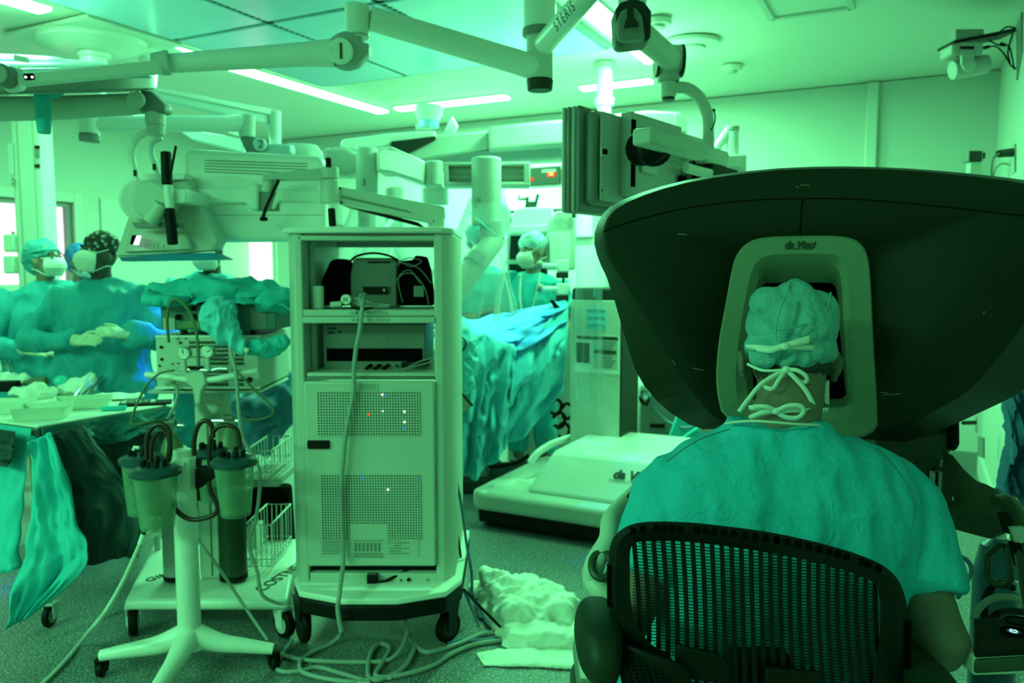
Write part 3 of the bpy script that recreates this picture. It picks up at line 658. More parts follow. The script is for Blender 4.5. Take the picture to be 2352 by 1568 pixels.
fr2.build('carriage_frame', W2, rb, bevel=.006); MB().pbox(1030,378,1204,420,4.62,.08).build('carriage_recess', W2, rb)
for k in range(3): MB().pbox(1030,386+k*12,1204,389+k*12,4.61,.01).build('carriage_rail', GR, rb)
MB().ptube([(1117,362,4.5),(1117,518,4.5)], .083, 32).build('arm_column', W2, rb, bevel=.012)
for (x,y) in ((1098,458),): MB().cyl(P(x,y,4.43), P(x,y,4.415), .012).build('bolt', GR, rb)
MB().prism([P(1125,465,4.5),P(1165,468,4.5),P(1178,500,4.5),P(1160,538,4.5),P(1120,530,4.5)], (0,.16,0)).build('elbow_block', PALE, rb, bevel=.02)
MB().ptube([(1132,505,4.5),(1130,552,4.5)], [.075,.07], 26).build('elbow_joint', GR, rb, bevel=.01)
MB().ptube([(1138,548,4.5),(1098,600,4.4),(1030,690,4.3)], [.060,.062,.066], 24).build('forearm', W2, rb, bevel=.006)
MB().ptube([(1100,592,4.41),(1086,610,4.38)], .066, 24).build('forearm_ring', GR, rb)
for (x,t,b_,w,Yk) in ((770,440,520,44,4.9),(905,430,560,40,5.0),(1000,430,470,60,5.2)):
    MB().ptube([(x,t,Yk),(x,b_,Yk)], w/2*Yk/F, 20).build('arm_section', W2, rb, bevel=.01)
# clear drapes over the arms: hanging pleated cones
def drape(name, top, bot, rt, rb2, m, lab, cat='drape', pleats=9, amp=.16, seed=0, grp=None, flat=.6):
    top, bot = V(top), V(bot)
    def f(a, b):
        c = top.lerp(bot, b); r = rt+(rb2-rt)*b; th = 2*pi*a
        k = 1+amp*math.sin(pleats*th+seed+2*b)*b+amp*.6*math.sin((pleats//2)*th+seed*2)*b+.10*math.sin(7*b+3*th)
        return c+V((math.cos(th)*r*k, math.sin(th)*r*k*flat, .05*math.sin(5*th+seed)*b))
    o = MB().grid(f, 72, 16).build(name, m, None, ang=60); tag(o, lab, cat, grp); return o
drape('arm_drape', P(1120,455,4.5), P(1062,735,4.25), .10, .26, FILM, 'clear plastic drape over the robot arm column, with green tape edge, beside the vision cart')
drape('arm_drape', P(845,470,4.5), P(850,640,4.4), .10, .24, FILM, 'clear plastic drape hanging on the robot arm marked 3', seed=2)
drape('arm_drape', P(940,500,4.8), P(930,640,4.6), .12, .30, FILM, 'clear plastic drape on the hidden arm between the marked one and the draped column', seed=4)
drape('column_drape', P(1348,490,4.86), P(1355,940,4.80), .07, .085, FILM2, 'long clear plastic drape falling down the front of the robot column', pleats=7, amp=.12, seed=1)
tp = MB()
for (a, b_) in (((1074,485),(1087,494)),((1092,500),(1110,515)),((1110,516),(1138,538)),((1140,540),(1158,546)),((1160,536),(1172,544)),((1088,480),(1096,472))):
    tp.ptube([(*a,4.36),(*b_,4.36)], .009, 8, flat=.3)
tag(tp.build('green_tape', TEAL), 'row of green tape pieces along the edge of the arm drape', 'tape')
tp = MB()
for k in range(9): tp.ptube([(1366-k*1.2,660+k*31,4.74),(1364-k*1.2,682+k*31,4.74)], .011, 8, flat=.3)
tag(tp.build('green_tape', TEAL), 'dashed green tape strip running down the column drape over the label', 'tape')
# ---- operating table and its drapes
ot = thing('operating_table', base(1120,900,4.9), 'operating table hidden under green and blue drapes between the robot and the vision cart', 'operating table')
MB().box((P(1120,800,5.0).x-.15, 5.3, .90), (1.0,.42,.12)).build('tabletop', GM, ot, bevel=.02); MB().box((P(1120,800,5.0).x-.15, 5.35, .45), (.3,.35,.85)).build('pedestal', GM, ot, bevel=.02); MB().box((P(1120,800,5.0).x-.15, 5.35, .05), (.9,.5,.1)).build('foot', DG, ot, bevel=.02)
def sheet(pts_top, pts_bot, nu, nv, bulge, seed, m, name, lab, cat='drape', rip=.05, fr=8, par=None):
    tcur = catmull([P(*p) for p in pts_top], 10); bcur = catmull([P(*p) for p in pts_bot], 10)
    def smp(c, t): i = min(int(t*(len(c)-1)), len(c)-2); return c[i].lerp(c[i+1], t*(len(c)-1)-i)
    def f(a, b):
        p = smp(tcur, a).lerp(smp(bcur, a), b)
        n = noise.fractal(V((a*fr*.5+seed, b*1.6, seed)), 1.0, 2.0, 3)+1.5*(.3-abs(noise.noise(V((a*fr*.8+b*1.5+seed, b*4-a*2, seed+2))))+.4*(.3-abs(noise.noise(V((a*fr*2+b*3, b*9-a*4, seed+4)))))) 
        p = p+V((0, -bulge*math.sin(pi*min(1, b*1.15))+rip*math.sin(a*fr*2*pi/2+seed+3*b+2*n)*(.3+b)+rip*1.2*n, rip*.5*n))
        return p
    o = MB().grid(f, nu, nv).build(name, m, par, thick=.004, ang=70)
    if lab: tag(o, lab, cat)
    return o
TEALL = mat('draped_sheet', (.10,.56,.70), .7, bump=(9,.25,1.2), noise_col=(3,.15))
sheet([(1030,762,4.5),(1080,768,4.45),(1130,772,4.5),(1185,800,4.55)], [(1030,1130,4.5),(1060,1110,4.4),(1110,1090,4.5),(1160,1030,4.6)], 70, 40, .10, 1.3, TEALL, 'table_drape', 'pale green drape falling in long folds from the table end beside the vision cart', fr=7)
sheet([(1120,775,4.75),(1190,790,4.8),(1250,740,4.85),(1306,700,4.9)], [(1105,1075,4.75),(1165,1030,4.7),(1225,990,4.75),(1292,900,4.8)], 70, 40, .12, 4.2, TEALL, 'table_drape', 'large creased green drape billowing towards the robot column', rip=.035, fr=5)
sheet([(1020,700,4.9),(1090,735,4.9),(1170,712,5.0),(1300,690,5.0)], [(1020,775,4.6),(1100,790,4.6),(1200,800,4.7),(1306,730,4.85)], 60, 24, .05, 2.2, mat('blue_drape',(.10,.45,1.0),.7,noise_col=(3,.2)), 'table_drape', 'bright blue and white drape lying across the patient on the table', rip=.03, fr=5)
# gathered bag cloth at the table end
MBb = MB(); MBb.ball(P(1052,800,4.3), (.09,.08,.10)).ball(P(1060,850,4.3), (.08,.07,.12)).ball(P(1045,870,4.32), (.07,.07,.10))
o = MBb.skin('gathered_cloth', TEAL2, None, .008, 3, crease(.06, 12, 3)); tag(o, 'bright bunched cloth gathered at the table end beside the cart edge', 'cloth')
MB().tube([P(1036,772,4.2),P(1062,775,4.2),P(1070,790,4.2),P(1062,806,4.2)], .004, 8, smooth=5).build('strap', BK, None)
tag(C.objects['strap'], 'thin dark strap looped over the bunched cloth', 'strap')
tr = thing('side_board', base(1045,900,4.1), 'angled grey board edge leaning out beside the vision cart', 'board')
MB().prism([P(1030,868,4.0),P(1086,932,4.0),P(1030,968,4.0)], (0,.02,0)).build('panel', GR, tr); MB().ptube([(1030,868,3.99),(1086,932,3.99)], .006, 8).build('dark_edge', BK, tr)
MB().ptube([(1036,960,4.0),(1036,1200,4.0)], .01, 8).build('support', GM, tr)
# ---- machines behind
am = thing('anesthesia_machine', base(1215,600,6.0), 'white boxy machine with a sloping bright top behind the masked man', 'machine')
MB().prism([P(1165,540,5.9),P(1165,508,5.9),P(1190,478,5.9),P(1270,474,5.9),P(1270,540,5.9)], (0,.5,0)).build('sloped_top', W, am, bevel=.01)
MB().ppoly([(1168,520),(1262,516),(1262,532),(1168,536)], 5.86, .1).build('top_lip', W, am, bevel=.006)
MB().prism([P(1255,540,5.8),P(1275,486,5.8),P(1316,480,5.8),P(1322,510,5.8),P(1322,620,5.8),P(1255,620,5.8)], (0,.5,0)).build('side_cabinet', W2, am, bevel=.015)
MB().pbox(1262,532,1308,604,5.78,.03).build('cabinet_door', W, am, bevel=.006)
MB().pbox(1165,536,1258,640,6.0,.3).build('dark_shelf', DG, am); MB().pbox(1160,596,1256,606,5.95,.3).build('shelf', GR, am)
MB().box((P(1240,800,6.1).x, 6.15, .6), (.5,.3,1.2)).build('lower_body', GR, am, bevel=.02)
for k in range(2): MB().tube([P(1283+k*18+6*math.cos(t_),500+9*math.sin(t_),5.76) for t_ in [i*2*pi/12 for i in range(12)]], .004, 6, closed=True).build('tubing_loop', GR, am)
MB().ptube([(1280,489,5.76),(1318,489,5.76)], .008, 8).build('hook_rail', W, am); MB().pbox(1315,486,1325,500,5.74,.03).build('rail_end', BK, am)
ha = thing('camera_bracket', P(1215,480,6.3), 'small dark bracket with upright pins on top of the white machine', 'bracket')
MB().ppoly([(1205,478),(1208,462),(1228,462),(1232,478)], 6.2, .05).build('body', DG, ha); MB().ptube([(1192,449,6.2),(1192,458,6.2),(1208,457,6.2)], .010, 8).build('arm', DG, ha)
MB().ptube([(1228,478,6.2),(1236,446,6.2)], .013, 8).build('pin', DG, ha); MB().ptube([(1210,470,6.2),(1212,452,6.2)], .012, 8).build('pin', DG, ha)
# bright panels and clock on the back wall
u0, zz0 = on_wall_back(1330, 360); u1, zz1 = on_wall_back(1200, 490)
cb = thing('wall_cabinet', R((u0+u1)/2, .02, 0), 'pale wall panel carrying the red digital timer', 'wall panel')
MB(RX).box(((u0+u1)/2, .03, (on_wall_back(1265,545)[1]+on_wall_back(1265,350)[1])/2), (abs(u1-u0)+.3, .05, on_wall_back(1265,350)[1]-on_wall_back(1265,545)[1])).build('panel', W, cb)
MB(RX).box(((u0+u1)/2, .058, on_wall_back(1260,484)[1]), (abs(u1-u0)+.2,.02,.02)).build('rail', DG, cb)
def wallrect(x0,y0,x1,y1,v,th,m,nm,par,bev=0):
    a = on_wall_back(x0,y0); b_ = on_wall_back(x1,y1); return MB(RX).box(((a[0]+b_[0])/2, v+th/2, (a[1]+b_[1])/2), (abs(a[0]-b_[0]), th, abs(a[1]-b_[1]))).build(nm, m, par, bevel=bev)
ck = thing('digital_timer', R(u0, .06, on_wall_back(1258,400)[1]), 'black wall timer with glowing red digits', 'timer')
wallrect(1222,388,1295,424,.06,.03,DG,'case',ck,.004)
def walltext(s_, x, y, v, size, m, par): 
    a = on_wall_back(x,y); xa = V((.891,-.454,0)); return text(s_, 'digits', m, par, R(a[0], v, a[1]), size, M((xa, V((0,0,1)), xa.cross(V((0,0,1))))).transposed().to_euler(), bold=.001)
a = on_wall_back(1276,403); q = R(a[0], .092, a[1]); MB().cyl(q+xu*.022, q+xu*.022-yu*.004, .024, 20).cyl(q-xu*.022, q-xu*.022-yu*.004, .024, 20).build('red_display', REDL, ck)
walltext('212', 1276,403,.099,.03, mat('pale_red',(.9,.35,.25),.5), ck)
a = on_wall_back(1232,414); q = R(a[0], .09, a[1]); MB().cyl(q, q-yu*.006, .017, 16).build('red_dot', REDL, ck)
wallrect(1254,392,1286,397,.088,.003,GM,'caption_strip',ck)
ck2 = thing('digital_timer', R(u0, .06, on_wall_back(1310,400)[1]), 'second black wall timer with no lit digits, next to the glowing one', 'timer'); wallrect(1301,386,1332,423,.06,.03,DG,'case',ck2,.004)
wallrect(1305,416,1316,420,.088,.003,GM,'caption_strip',ck2)
# clutter behind the console, low centre
eq = thing('equipment_cabinet', base(1500,960,6.2), 'low grey cabinet with a dark slot seen under the left edge of the surgeon console', 'cabinet')
MB().pbox(1466,880,1590,1008,6.2,.35).build('body', W2, eq, bevel=.02); MB().pbox(1472,885,1560,996,6.18,.05).build('door', GM, eq, bevel=.012)
MB().pbox(1494,974,1528,982,6.16,.03).build('slot', BK, eq, bevel=.003); MB().pbox(1478,1008,1580,1050,6.25,.25).build('plinth', GM, eq)
bg = MB(); bg.ball(P(1480,885,6.1), (.07,.07,.10)).ball(P(1490,870,6.1), (.07,.07,.07)); tag(bg.skin('waste_bag', FILM, None, .012, 3, fold(.02,14,2)), 'small crumpled clear bag hung beside the robot column', 'bag')
MB().ptube([(1492,905,6.12),(1500,935,6.12),(1530,965,6.12),(1570,982,5.98),(1600,976,5.98)], .010, 8, smooth=6).build('blue_hose', CORDB, None); tag(C.objects['blue_hose'], 'thin blue hose drooping in front of the low cabinet', 'hose')
MB().ptube([(1475,895,6.14),(1470,915,6.14),(1480,928,6.12),(1490,918,6.12),(1486,900,6.12),(1474,903,6.10),(1477,924,6.10),(1488,930,6.12)], .010, 8, smooth=6).build('black_cable', BK, None); tag(C.objects['black_cable'], 'coil of black cable beside the robot column', 'cable')
MB().ppoly([(1528,1052),(1536,1005),(1556,952),(1600,975),(1640,1052)], 6.0, .04).build('blue_bin_bag', TEAL, None, bevel=.01); tag(C.objects['blue_bin_bag'], 'teal plastic sheet in front of the low cabinet, under the console', 'sheet')
MB().ptube([(1545,1022,5.95),(1600,985,5.95),(1640,960,6.1)], .015, 8).build('teal_tube', TEAL, None); tag(C.objects['teal_tube'], 'straight teal tube crossing above the seated surgeon left shoulder', 'tube')
MB().ptube([(1100,1048,5.2),(1125,1052,5.2),(1112,1066,5.2),(1090,1068,5.2),(1140,1070,5.2),(1185,1062,5.2),(1215,1045,5.2)], .014, 8, smooth=6).build('thick_cable', BK, None); tag(C.objects['thick_cable'], 'thick black cable on the floor under the operating table', 'cable')
for k,(x,y) in enumerate(((1270,960),(1288,940),(1280,985),(1262,930))):
    MB().ptube([(x,y,5.3),(x+14,y-14,5.3),(x+28,y-2,5.3),(x+20,y+20,5.3),(x+2,y+16,5.3)], .012, 8, smooth=5).build('table_cable', BK, None)
for o in [o for o in C.objects if o.name.startswith('table_cable')]: tag(o, 'black cable tangled between the drape and the robot column', 'cable', 'tangled cables behind the robot base')
jt = thing('clamp_stack', P(1290,640,5.0), 'two white rail clamps with chrome cross bars beside the masked man', 'clamp')
for (y, s_) in ((615,0),(668,3)):
    MB().pbox(1280,y-18,1308,y+10,5.0,.08).build('clamp_body', W, jt, bevel=.01); MB().pbox(1278,y+10,1306,y+24,5.0,.07).build('clamp_base', DG, jt, bevel=.004)
    MB().ptube([(1242,y-5,5.02),(1282,y-5,5.02)], .016, 12).build('cross_bar', W, jt); MB().ptube([(1235,y-8,5.02),(1245,y-5,5.02)], .026, 12).build('knob', GM, jt)
MB().ptube([(1294,635,5.05),(1292,760,5.05)], .008, 8).build('rod', BK, jt)
MB().prism([P(1262,690,4.9),P(1270,688,4.9),P(1292,712,4.9),P(1282,720,4.9)], (0,.03,0)).build('dark_clip', BK, jt)
# ================================================================ VISION CART
vc = thing('vision_cart', base(848,1480,3.3), 'tall pale equipment cart with two open bays and a vented door', 'equipment cart')
CY = 2.95; BKY = CY+.55
x0, x1 = P(658,800,CY).x, P(1036,800,CY).x; zt = P(840,536,CY).z; zb = P(840,1318,CY).z; zs = P(840,1372,2.85).z
def cb_(xa, xb, za, zb_, ya, yb, m, nm, bev=.004, par=vc, bseg=2): return MB().box(((xa+xb)/2,(ya+yb)/2,(za+zb_)/2),(xb-xa,yb-ya,zb_-za)).build(nm, m, par, bevel=bev, bseg=bseg)
X = lambda px, Y=CY: P(px,800,Y).x
Z = lambda py, Y=CY: P(800,py,Y).z
cp_ = W2
# side columns (chamfered)
for s_, pa_, pb_2 in ((0,658,698),(1,998,1040)):
    xa, xb = X(pa_), X(pb_2)
    if s_: pl = [(xa,CY),(xa+.03,CY-.004),(xb,CY+.05),(xb,BKY),(xb-.03,BKY),(xa,BKY-.0)]; pl=[(xa,CY),(xb-.035,CY),(xb,CY+.06),(xb,BKY),(xb-.03,BKY),(xb-.03,CY+.12),(xa,CY+.12)]
    else: pl = [(xb,CY),(xa+.035,CY),(xa,CY+.06),(xa,BKY),(xa+.03,BKY),(xa+.03,CY+.12),(xb,CY+.12)]
    MB().prism([V((a,b,zs)) for a,b in pl], (0,0,zt-zs)).build('side_panel', cp_, vc, bevel=.006)
# top
tp_ = [(x0-.01,CY+.02),(x0+.03,CY-.02),(0.5*(x0+x1),CY-.045),(x1-.03,CY-.02),(x1+.01,CY+.02),(x1+.01,BKY+.02),(x0-.01,BKY+.02)]
MB().prism([V((a,b,zt)) for a,b in tp_], (0,0,.022)).build('top', W, vc, bevel=.008, bseg=3)
cb_(X(690), X(1000), Z(552), Z(540), CY, CY+.1, W2, 'top_rail')
# bays: sides inside, shelves, floor
cb_(X(700), X(712), Z(860), zt, CY+.1, BKY-.02, GR, 'bay_wall', 0)
shA = Z(712)
cb_(X(698), X(1000), Z(726), Z(711), CY-.0, CY+.02, W2, 'drawer_front'); cb_(X(697), X(1000), Z(742), Z(727), CY-.006, CY+.02, W2, 'drawer_front')
cb_(X(698), X(1000), Z(738), shA, CY+.02, BKY-.05, GR, 'shelf')
cb_(X(703), X(1000), Z(865), Z(856), CY, BKY-.05, W2, 'shelf'); cb_(X(700), X(1000), Z(872), Z(866), CY-.002, CY+.1, GM, 'shelf_gap')
for k,(y0,y1) in enumerate(((714,722),(730,738))):
    for (a,b_,m) in ((802,811,GR),(816,822,CORDB),(840,852,GR),(858,890,GR)): MB().pbox(a+4*k,y0,b_+4*k,y1,CY-.002-.006*k,.002).build('drawer_label', m, vc)
# door with two vent fields
door = cb_(X(698), X(998), Z(1296), Z(874), CY-.02, CY+.01, W2, 'door', .008, vc, 3)
ventm = bpy.data.materials.new('vent_mesh'); ventm.use_nodes = True; nt = ventm.node_tree; b = nt.nodes['Principled BSDF']; b.inputs['Base Color'].default_value=(.5,.52,.5,1)
def vent(px0, py0, px1, py1):
    xa, xb, za, zb_ = X(px0), X(px1), Z(py1), Z(py0); Y_ = CY-.0225
    nx, nz = 37, int(round((zb_-za)/((xb-xa)/37)))
    MB().box(((xa+xb)/2, Y_+.001, (za+zb_)/2), (xb-xa, .002, zb_-za)).build('vent_backing', BK, door)
    g = MB(); px_ = (xb-xa)/nx; pz = (zb_-za)/nz; t_ = px_*.40
    for i in range(nx+1): g.box((xa+i*px_, Y_-.001, (za+zb_)/2), (t_, .003, zb_-za))
    for j in range(nz+1): g.box(((xa+xb)/2, Y_-.0011, za+j*pz), (xb-xa, .003, t_))
    g.build('vent_grille', W2, door, flat=True)
vent(729, 897, 963, 997); vent(734, 1086, 963, 1234)
MB().pbox(705,1012,756,1031,CY-.03,.02).build('door_latch', BK, door, bevel=.003)
for (x,y,m,r) in ((878,906,WHITEL,.0036),(882,907,BLUEL,.003),(847,951,REDL,.004),(879,944,WHITEL,.0025),(929,945,WHITEL,.0036),(929,969,WHITEL,.0036),(929,984,BLUEL,.003),(832,1097,BLUEL,.003),(891,1124,WHITEL,.0036),(960,1101,BLUEL,.002)):
    MB().ball(P(x,y,CY-.026), r).build('indicator_light', m, door)
st = MB().pbox(734,1234,962,1280,CY-.0225,.003).build('sticker', LB, door); MB().pbox(803,1205,890,1238,CY-.0265,.006).build('blank_plate', W2, door, bevel=.001)
for k in range(7): MB().pbox(740,1240+k*5,790-(k*7)%11,1242+k*5,CY-.0235,.001).build('sticker_text', GM, st)
for i in range(7): MB().pbox(814+i*9,1246,820+i*9,1266,CY-.0235,.001).build('sticker_text', GM, st)
for k in range(4): MB().pbox(812,1240+k*10 if k<1 else 1266+k*4,880,1242+k*10 if k<1 else 1268+k*4,CY-.0235,.001).build('sticker_text', GM, st)
for k in range(6): MB().pbox(894 if k>2 else 905,1240+k*6,922+(k%2)*18,1242+k*6,CY-.0235,.001).build('sticker_text', GM, st)
text('⚠', 'sticker_symbol', GM, st, P(896,1243,CY-.0235), .02, FACE)
MB().pbox(816,880,868,896,CY-.0225,.002).build('top_label', LB, door)
for k in range(3): MB().pbox(826,883+k*4,864,884.5+k*4,CY-.0235,.001).build('label_line', GM, door)
cb_(X(698), X(1000), Z(1316), Z(1297), CY+.03, CY+.3, BK, 'cable_gap', 0)
kp = cb_(X(700), X(1000), Z(1352), Z(1316), CY+.0, CY+.1, W2, 'connector_panel')
pl2 = MB().pbox(842,1320,866,1352,CY-.03,.03).build('power_plug', BK, kp, bevel=.004); MB().ptube([(868,1338,CY-.02),(890,1332,CY-.01),(930,1312,CY+.02),(950,1305,CY+.05)], .006, 8, smooth=5).build('plug_cable', BK, kp)
for (x,y,r) in ((939,1330,.007),(921,1331,.003),(921,1341,.003),(947,1341,.003),(981,1330,.005),(760,1340,.008)): MB().cyl(P(x,y,CY), P(x,y,CY)+V((0,-.008,0)), r, 14).build('socket', BK if r!=.005 else ST, kp)
# base platform
bw0, bw1 = P(656,1380,2.85).x, P(1056,1380,2.85).x; bc = (bw0+bw1)/2; zp = P(850,1372,2.82).z
bp = [(bw0,CY+.02),(bw0+.05,CY-.10),(bc-.1,CY-.17),(bc+.1,CY-.17),(bw1-.05,CY-.10),(bw1,CY+.02),(bw1,BKY+.05),(bw0,BKY+.05)]
MB().prism([V((a,b,zp-.012)) for a,b in bp], (0,0,.024)).build('base_top', W, vc, bevel=.006)
MB().prism([V((a,b,zp-.075)) for a,b in bp], (0,0,.064)).build('bumper', BK, vc, bevel=.012)
# casters
def caster(name, loc, r, w, parent, yaw=0, fork=GM, tyre=BK, hub=GR, h=None):
    e_ = bpy.data.objects.new(name, None); C.objects.link(e_); e_.parent = parent; off = V((0,0,0)); p = parent
    while p is not None: off += p.location; p = p.parent
    e_.location = V(loc)-off
    X_ = frame(V(loc), yaw); h = h or r*2.3
    MB(X_).tube([(-w/2,0,r),(w/2,0,r)], [r,r], 30).build('tyre', tyre, e_, bevel=r*.18, bseg=3)
    MB(X_).tube([(-w/2-.003,0,r),(w/2+.003,0,r)], r*.62, 26).build('wheel_hub', hub, e_, bevel=.002)
    for s_ in (-1,1): MB(X_).prism([(s_*(w/2+.008),-r*.35,r*.8),(s_*(w/2+.008),r*.25,r*.8),(s_*(w/2+.008),r*.7,h*.92),(s_*(w/2+.008),-r*.3,h*.92)], (.004,0,0)).build('fork_side', fork, e_)
    MB(X_).box((0,r*.2,h*.95), (w+.024,r*1.1,.012)).build('fork_bridge', fork, e_, bevel=.003); MB(X_).tube([(0,r*.2,h*.93),(0,r*.2,h*1.08)], r*.22, 14).build('stem', fork, e_)
    return e_
zc = zp-.075
caster('castor', (P(700,1400,3.05).x, 3.02, 0), .062, .03, vc, .6, DG, BK, DG, zc); caster('castor', (P(1030,1400,3.05).x, 3.02, 0), .062, .03, vc, -.7, DG, BK, DG, zc)
caster('castor', (bw0+.08, BKY-.02, 0), .062, .03, vc, .2, DG, BK, DG, zc); caster('castor', (bw1-.08, BKY-.02, 0), .062, .03, vc, -.2, DG, BK, DG, zc)
# back frame of the upper bay
cb_(X(744,BKY), X(756,BKY), Z(735), zt, BKY-.03, BKY, W2, 'back_post', 0)
cb_(X(705), X(1000), zt-.035, zt-.005, BKY-.05, BKY, GR, 'back_rail', 0)
cb_(X(700), X(1000), zt-.008, zt, CY+.02, BKY, GR, 'ceiling_panel', 0)
# ---- monitor arm behind the cart top
MB().ptube([(1002,522,3.45),(1002,478,3.45)], .036, 24).build('arm_post', W2, vc, bevel=.004)
am_ = V
MB().prism([P(778,428,3.3),P(1020,474,3.42),P(1022,500,3.42),P(1000,515,3.42),P(778,470,3.3)], (0,.05,0)).build('spring_arm', W2, vc, bevel=.006)
MB().prism([P(785,450,3.295),P(992,496,3.415),P(992,500,3.415),P(785,454,3.295)], (0,.01,0)).build('arm_groove', GM, vc)
MB().prism([P(800,470,3.32),P(960,510,3.40),P(975,522,3.40),P(962,520,3.40),P(940,512,3.40),P(790,474,3.32)], (0,.03,0)).build('arm_cable', BK, vc)
MB().ptube([(757,412,3.3),(759,468,3.3)], [.038,.042], 24).build('arm_pivot', W2, vc, bevel=.006)
MB().ptube([(757,384,3.3),(757,411,3.3)], .037, 24).build('arm_pivot_top', W2, vc, bevel=.004)
MB().prism([P(602,398,3.2),P(740,385,3.28),P(770,386,3.3),P(770,408,3.3),P(740,412,3.28),P(602,414,3.2)], (0,.05,0)).build('front_arm', W2, vc, bevel=.006)
MB().ptube([(617,414,3.24),(615,442,3.24)], .026, 20).build('swivel', W2, vc, bevel=.004)
for (x,y,yy) in ((781,432,3.3),(784,465,3.3),(995,478,3.42),(996,508,3.42)): MB().ball(P(x,y,yy-.002), .005).build('screw', BK, vc)
# ---- large monitor seen from behind
bm_ = thing('monitor', P(580,540,3.5), 'big pale monitor seen from behind, with louvres across its top', 'monitor')
MY = 3.38
def rounded(px0,py0,px1,py1,r,Y,sk=(0,0),n=5):
    pts=[]; 
    for cx,cy,a0_ in ((px1-r,py0+r,-90),(px1-r,py1-r,0),(px0+r,py1-r,90),(px0+r,py0+r,180)):
        for k in range(n+1):
            a=math.radians(a0_+90*k/n); x=cx+r*math.cos(a); y=cy+r*math.sin(a); pts.append(P(x,y+(x-px0)*sk[0],Y))
    return pts
MB().prism(rounded(421,340,742,520,20,MY,(.055,0)), (0,.10,0)).build('upper_shell', W, bm_, bevel=.025, bseg=4)
MB().prism(rounded(436,440,748,556,18,MY-.012,(-.01,0)), (0,.09,0)).build('lower_shell', W, bm_, bevel=.02, bseg=4)
lv = MB()
for k in range(5): lv.prism([P(470,367+k*6.5,MY-.001),P(706-(0 if k<3 else 60),375+k*6.5,MY-.001),P(706-(0 if k<3 else 60),377.2+k*6.5,MY-.001),P(470,369.2+k*6.5,MY-.001)], (0,.003,0))
lv.build('louvres', GM, bm_)
MB().prism([P(395,433,MY-.04),P(560,431,MY-.04),P(575,420,MY-.04),P(592,420,MY-.04),P(592,482,MY-.04),P(572,480,MY-.04),P(564,466,MY-.04),P(395,470,MY-.04)], (0,.05,0)).build('side_bracket', W, bm_, bevel=.008)
MB().prism([P(636,433,MY-.03),P(742,438,MY-.03),P(742,464,MY-.03),P(640,462,MY-.03),P(630,480,MY-.03),P(622,480,MY-.03)], (0,.04,0)).build('side_bracket', W, bm_, bevel=.008)
MB().pbox(590,440,640,484,MY-.02,.03).build('mount_recess', GM, bm_, bevel=.004)
MB().prism([P(484,493,MY-.013),P(742,493,MY-.013),P(742,495,MY-.013),P(486,495,MY-.013),P(486,545,MY-.013),P(484,545,MY-.013)], (0,.002,0)).build('panel_seam', GR, bm_)
MB().ptube([(640,413,3.22),(628,440,3.22),(610,480,3.24),(603,503,3.26)], .013, 10, flat=.5).build('cable', BK, bm_)
MB().pbox(596,498,612,507,3.26,.02).build('cable_end', BK, bm_, bevel=.002)
hn = MB().ptube([(381,348,3.1),(384,425,3.1)], .020, 16).build('upper_grip', BK, bm_, bevel=.006); MB().ptube([(386,425,3.1),(390,478,3.1)], .0175, 16).build('handle_bar', W, bm_)
MB().ptube([(389,478,3.1),(397,562,3.1)], .020, 16).build('lower_grip', BK, bm_, bevel=.006)
MB().ppoly([(392,434),(428,433),(428,466),(395,468)], 3.12, .25).build('grip_arm', W, bm_, bevel=.006)
g2 = MB().ptube([(754,362,3.15),(755,384,3.15)], .012, 14).build('far_grip', BK, bm_, bevel=.004); MB().ptube([(761,478,3.25),(764,520,3.25)], .015, 14).build('far_grip', BK, bm_, bevel=.004); MB().ptube([(761,470,3.25),(761,479,3.25)], .012, 14).build('grip_tip', W, bm_)
# ---- things on the shelves
sy = CY+.14
cpz = shA
cup = MB().lathe([(.0225,0),(.0225,.086),(.019,.086),(.019,.01)], (X(740,sy), sy-.05, cpz+.002)).build('paper_roll', W, None); tag(cup, 'white upright roll standing on the upper shelf of the cart', 'roll')
dv = thing('control_unit', (X(855,sy+.2), sy+.2, cpz), 'dark boxy unit with a sloped top and a socket strip on the upper cart shelf', 'electronic unit')
yb = sy+.08
MB().prism([P(804,705,yb),P(804,632,yb),P(812,595,yb),P(822,592,yb),P(892,592,yb),P(912,598,yb),P(912,640,yb),P(912,705,yb)], (0,.2,0)).build('case', GM, dv, bevel=.006)
MB().pbox(834,658,896,676,yb-.004,.006).build('socket_strip', BK, dv); MB().cyl(P(883,666,yb), P(883,666,yb)+V((0,-.01,0)), .006).build('socket_ring', GR, dv); MB().ppoly([(845,600),(896,600),(896,604),(845,604)], yb-.004, .006).build('slot', BK, dv)
hs = thing('headset', (X(860,yb), yb+.05, cpz), 'black padded headset with a wide head band standing on the upper cart shelf', 'headset')
MB().prism([P(735,702,yb-.02),P(732,660,yb-.02),P(748,620,yb-.02),P(758,598,yb-.02),P(772,594,yb-.02),P(790,594,yb-.02),P(800,605,yb-.02),P(803,702,yb-.02)], (0,.12,0)).build('ear_pad', BK2, hs, bevel=.02, bseg=3)
MB().prism([P(914,702,yb-.02),P(912,630,yb-.02),P(918,600,yb-.02),P(950,596,yb-.02),P(952,586,yb-.02),P(975,588,yb-.02),P(985,620,yb-.02),P(995,702,yb-.02)], (0,.12,0)).build('ear_pad', BK2, hs, bevel=.02, bseg=3)
MB().ptube([(800,604,yb),(820,588,yb),(855,581,yb),(890,586,yb),(915,598,yb)], .009, 10, smooth=6, flat=.5).build('head_band', BK, hs)
for c_ in (((905,650),(925,630),(950,630),(975,660),(985,700)), ((900,690),(890,640),(915,605),(960,615),(990,650)), ((925,695),(915,640),(940,620),(965,650)), ((920,600),(945,612),(968,600),(945,592),(922,598))):
    MB().ptube([(x,y,yb-.04) for x,y in c_], .0022, 6, smooth=6).build('thin_cable', GM, hs)
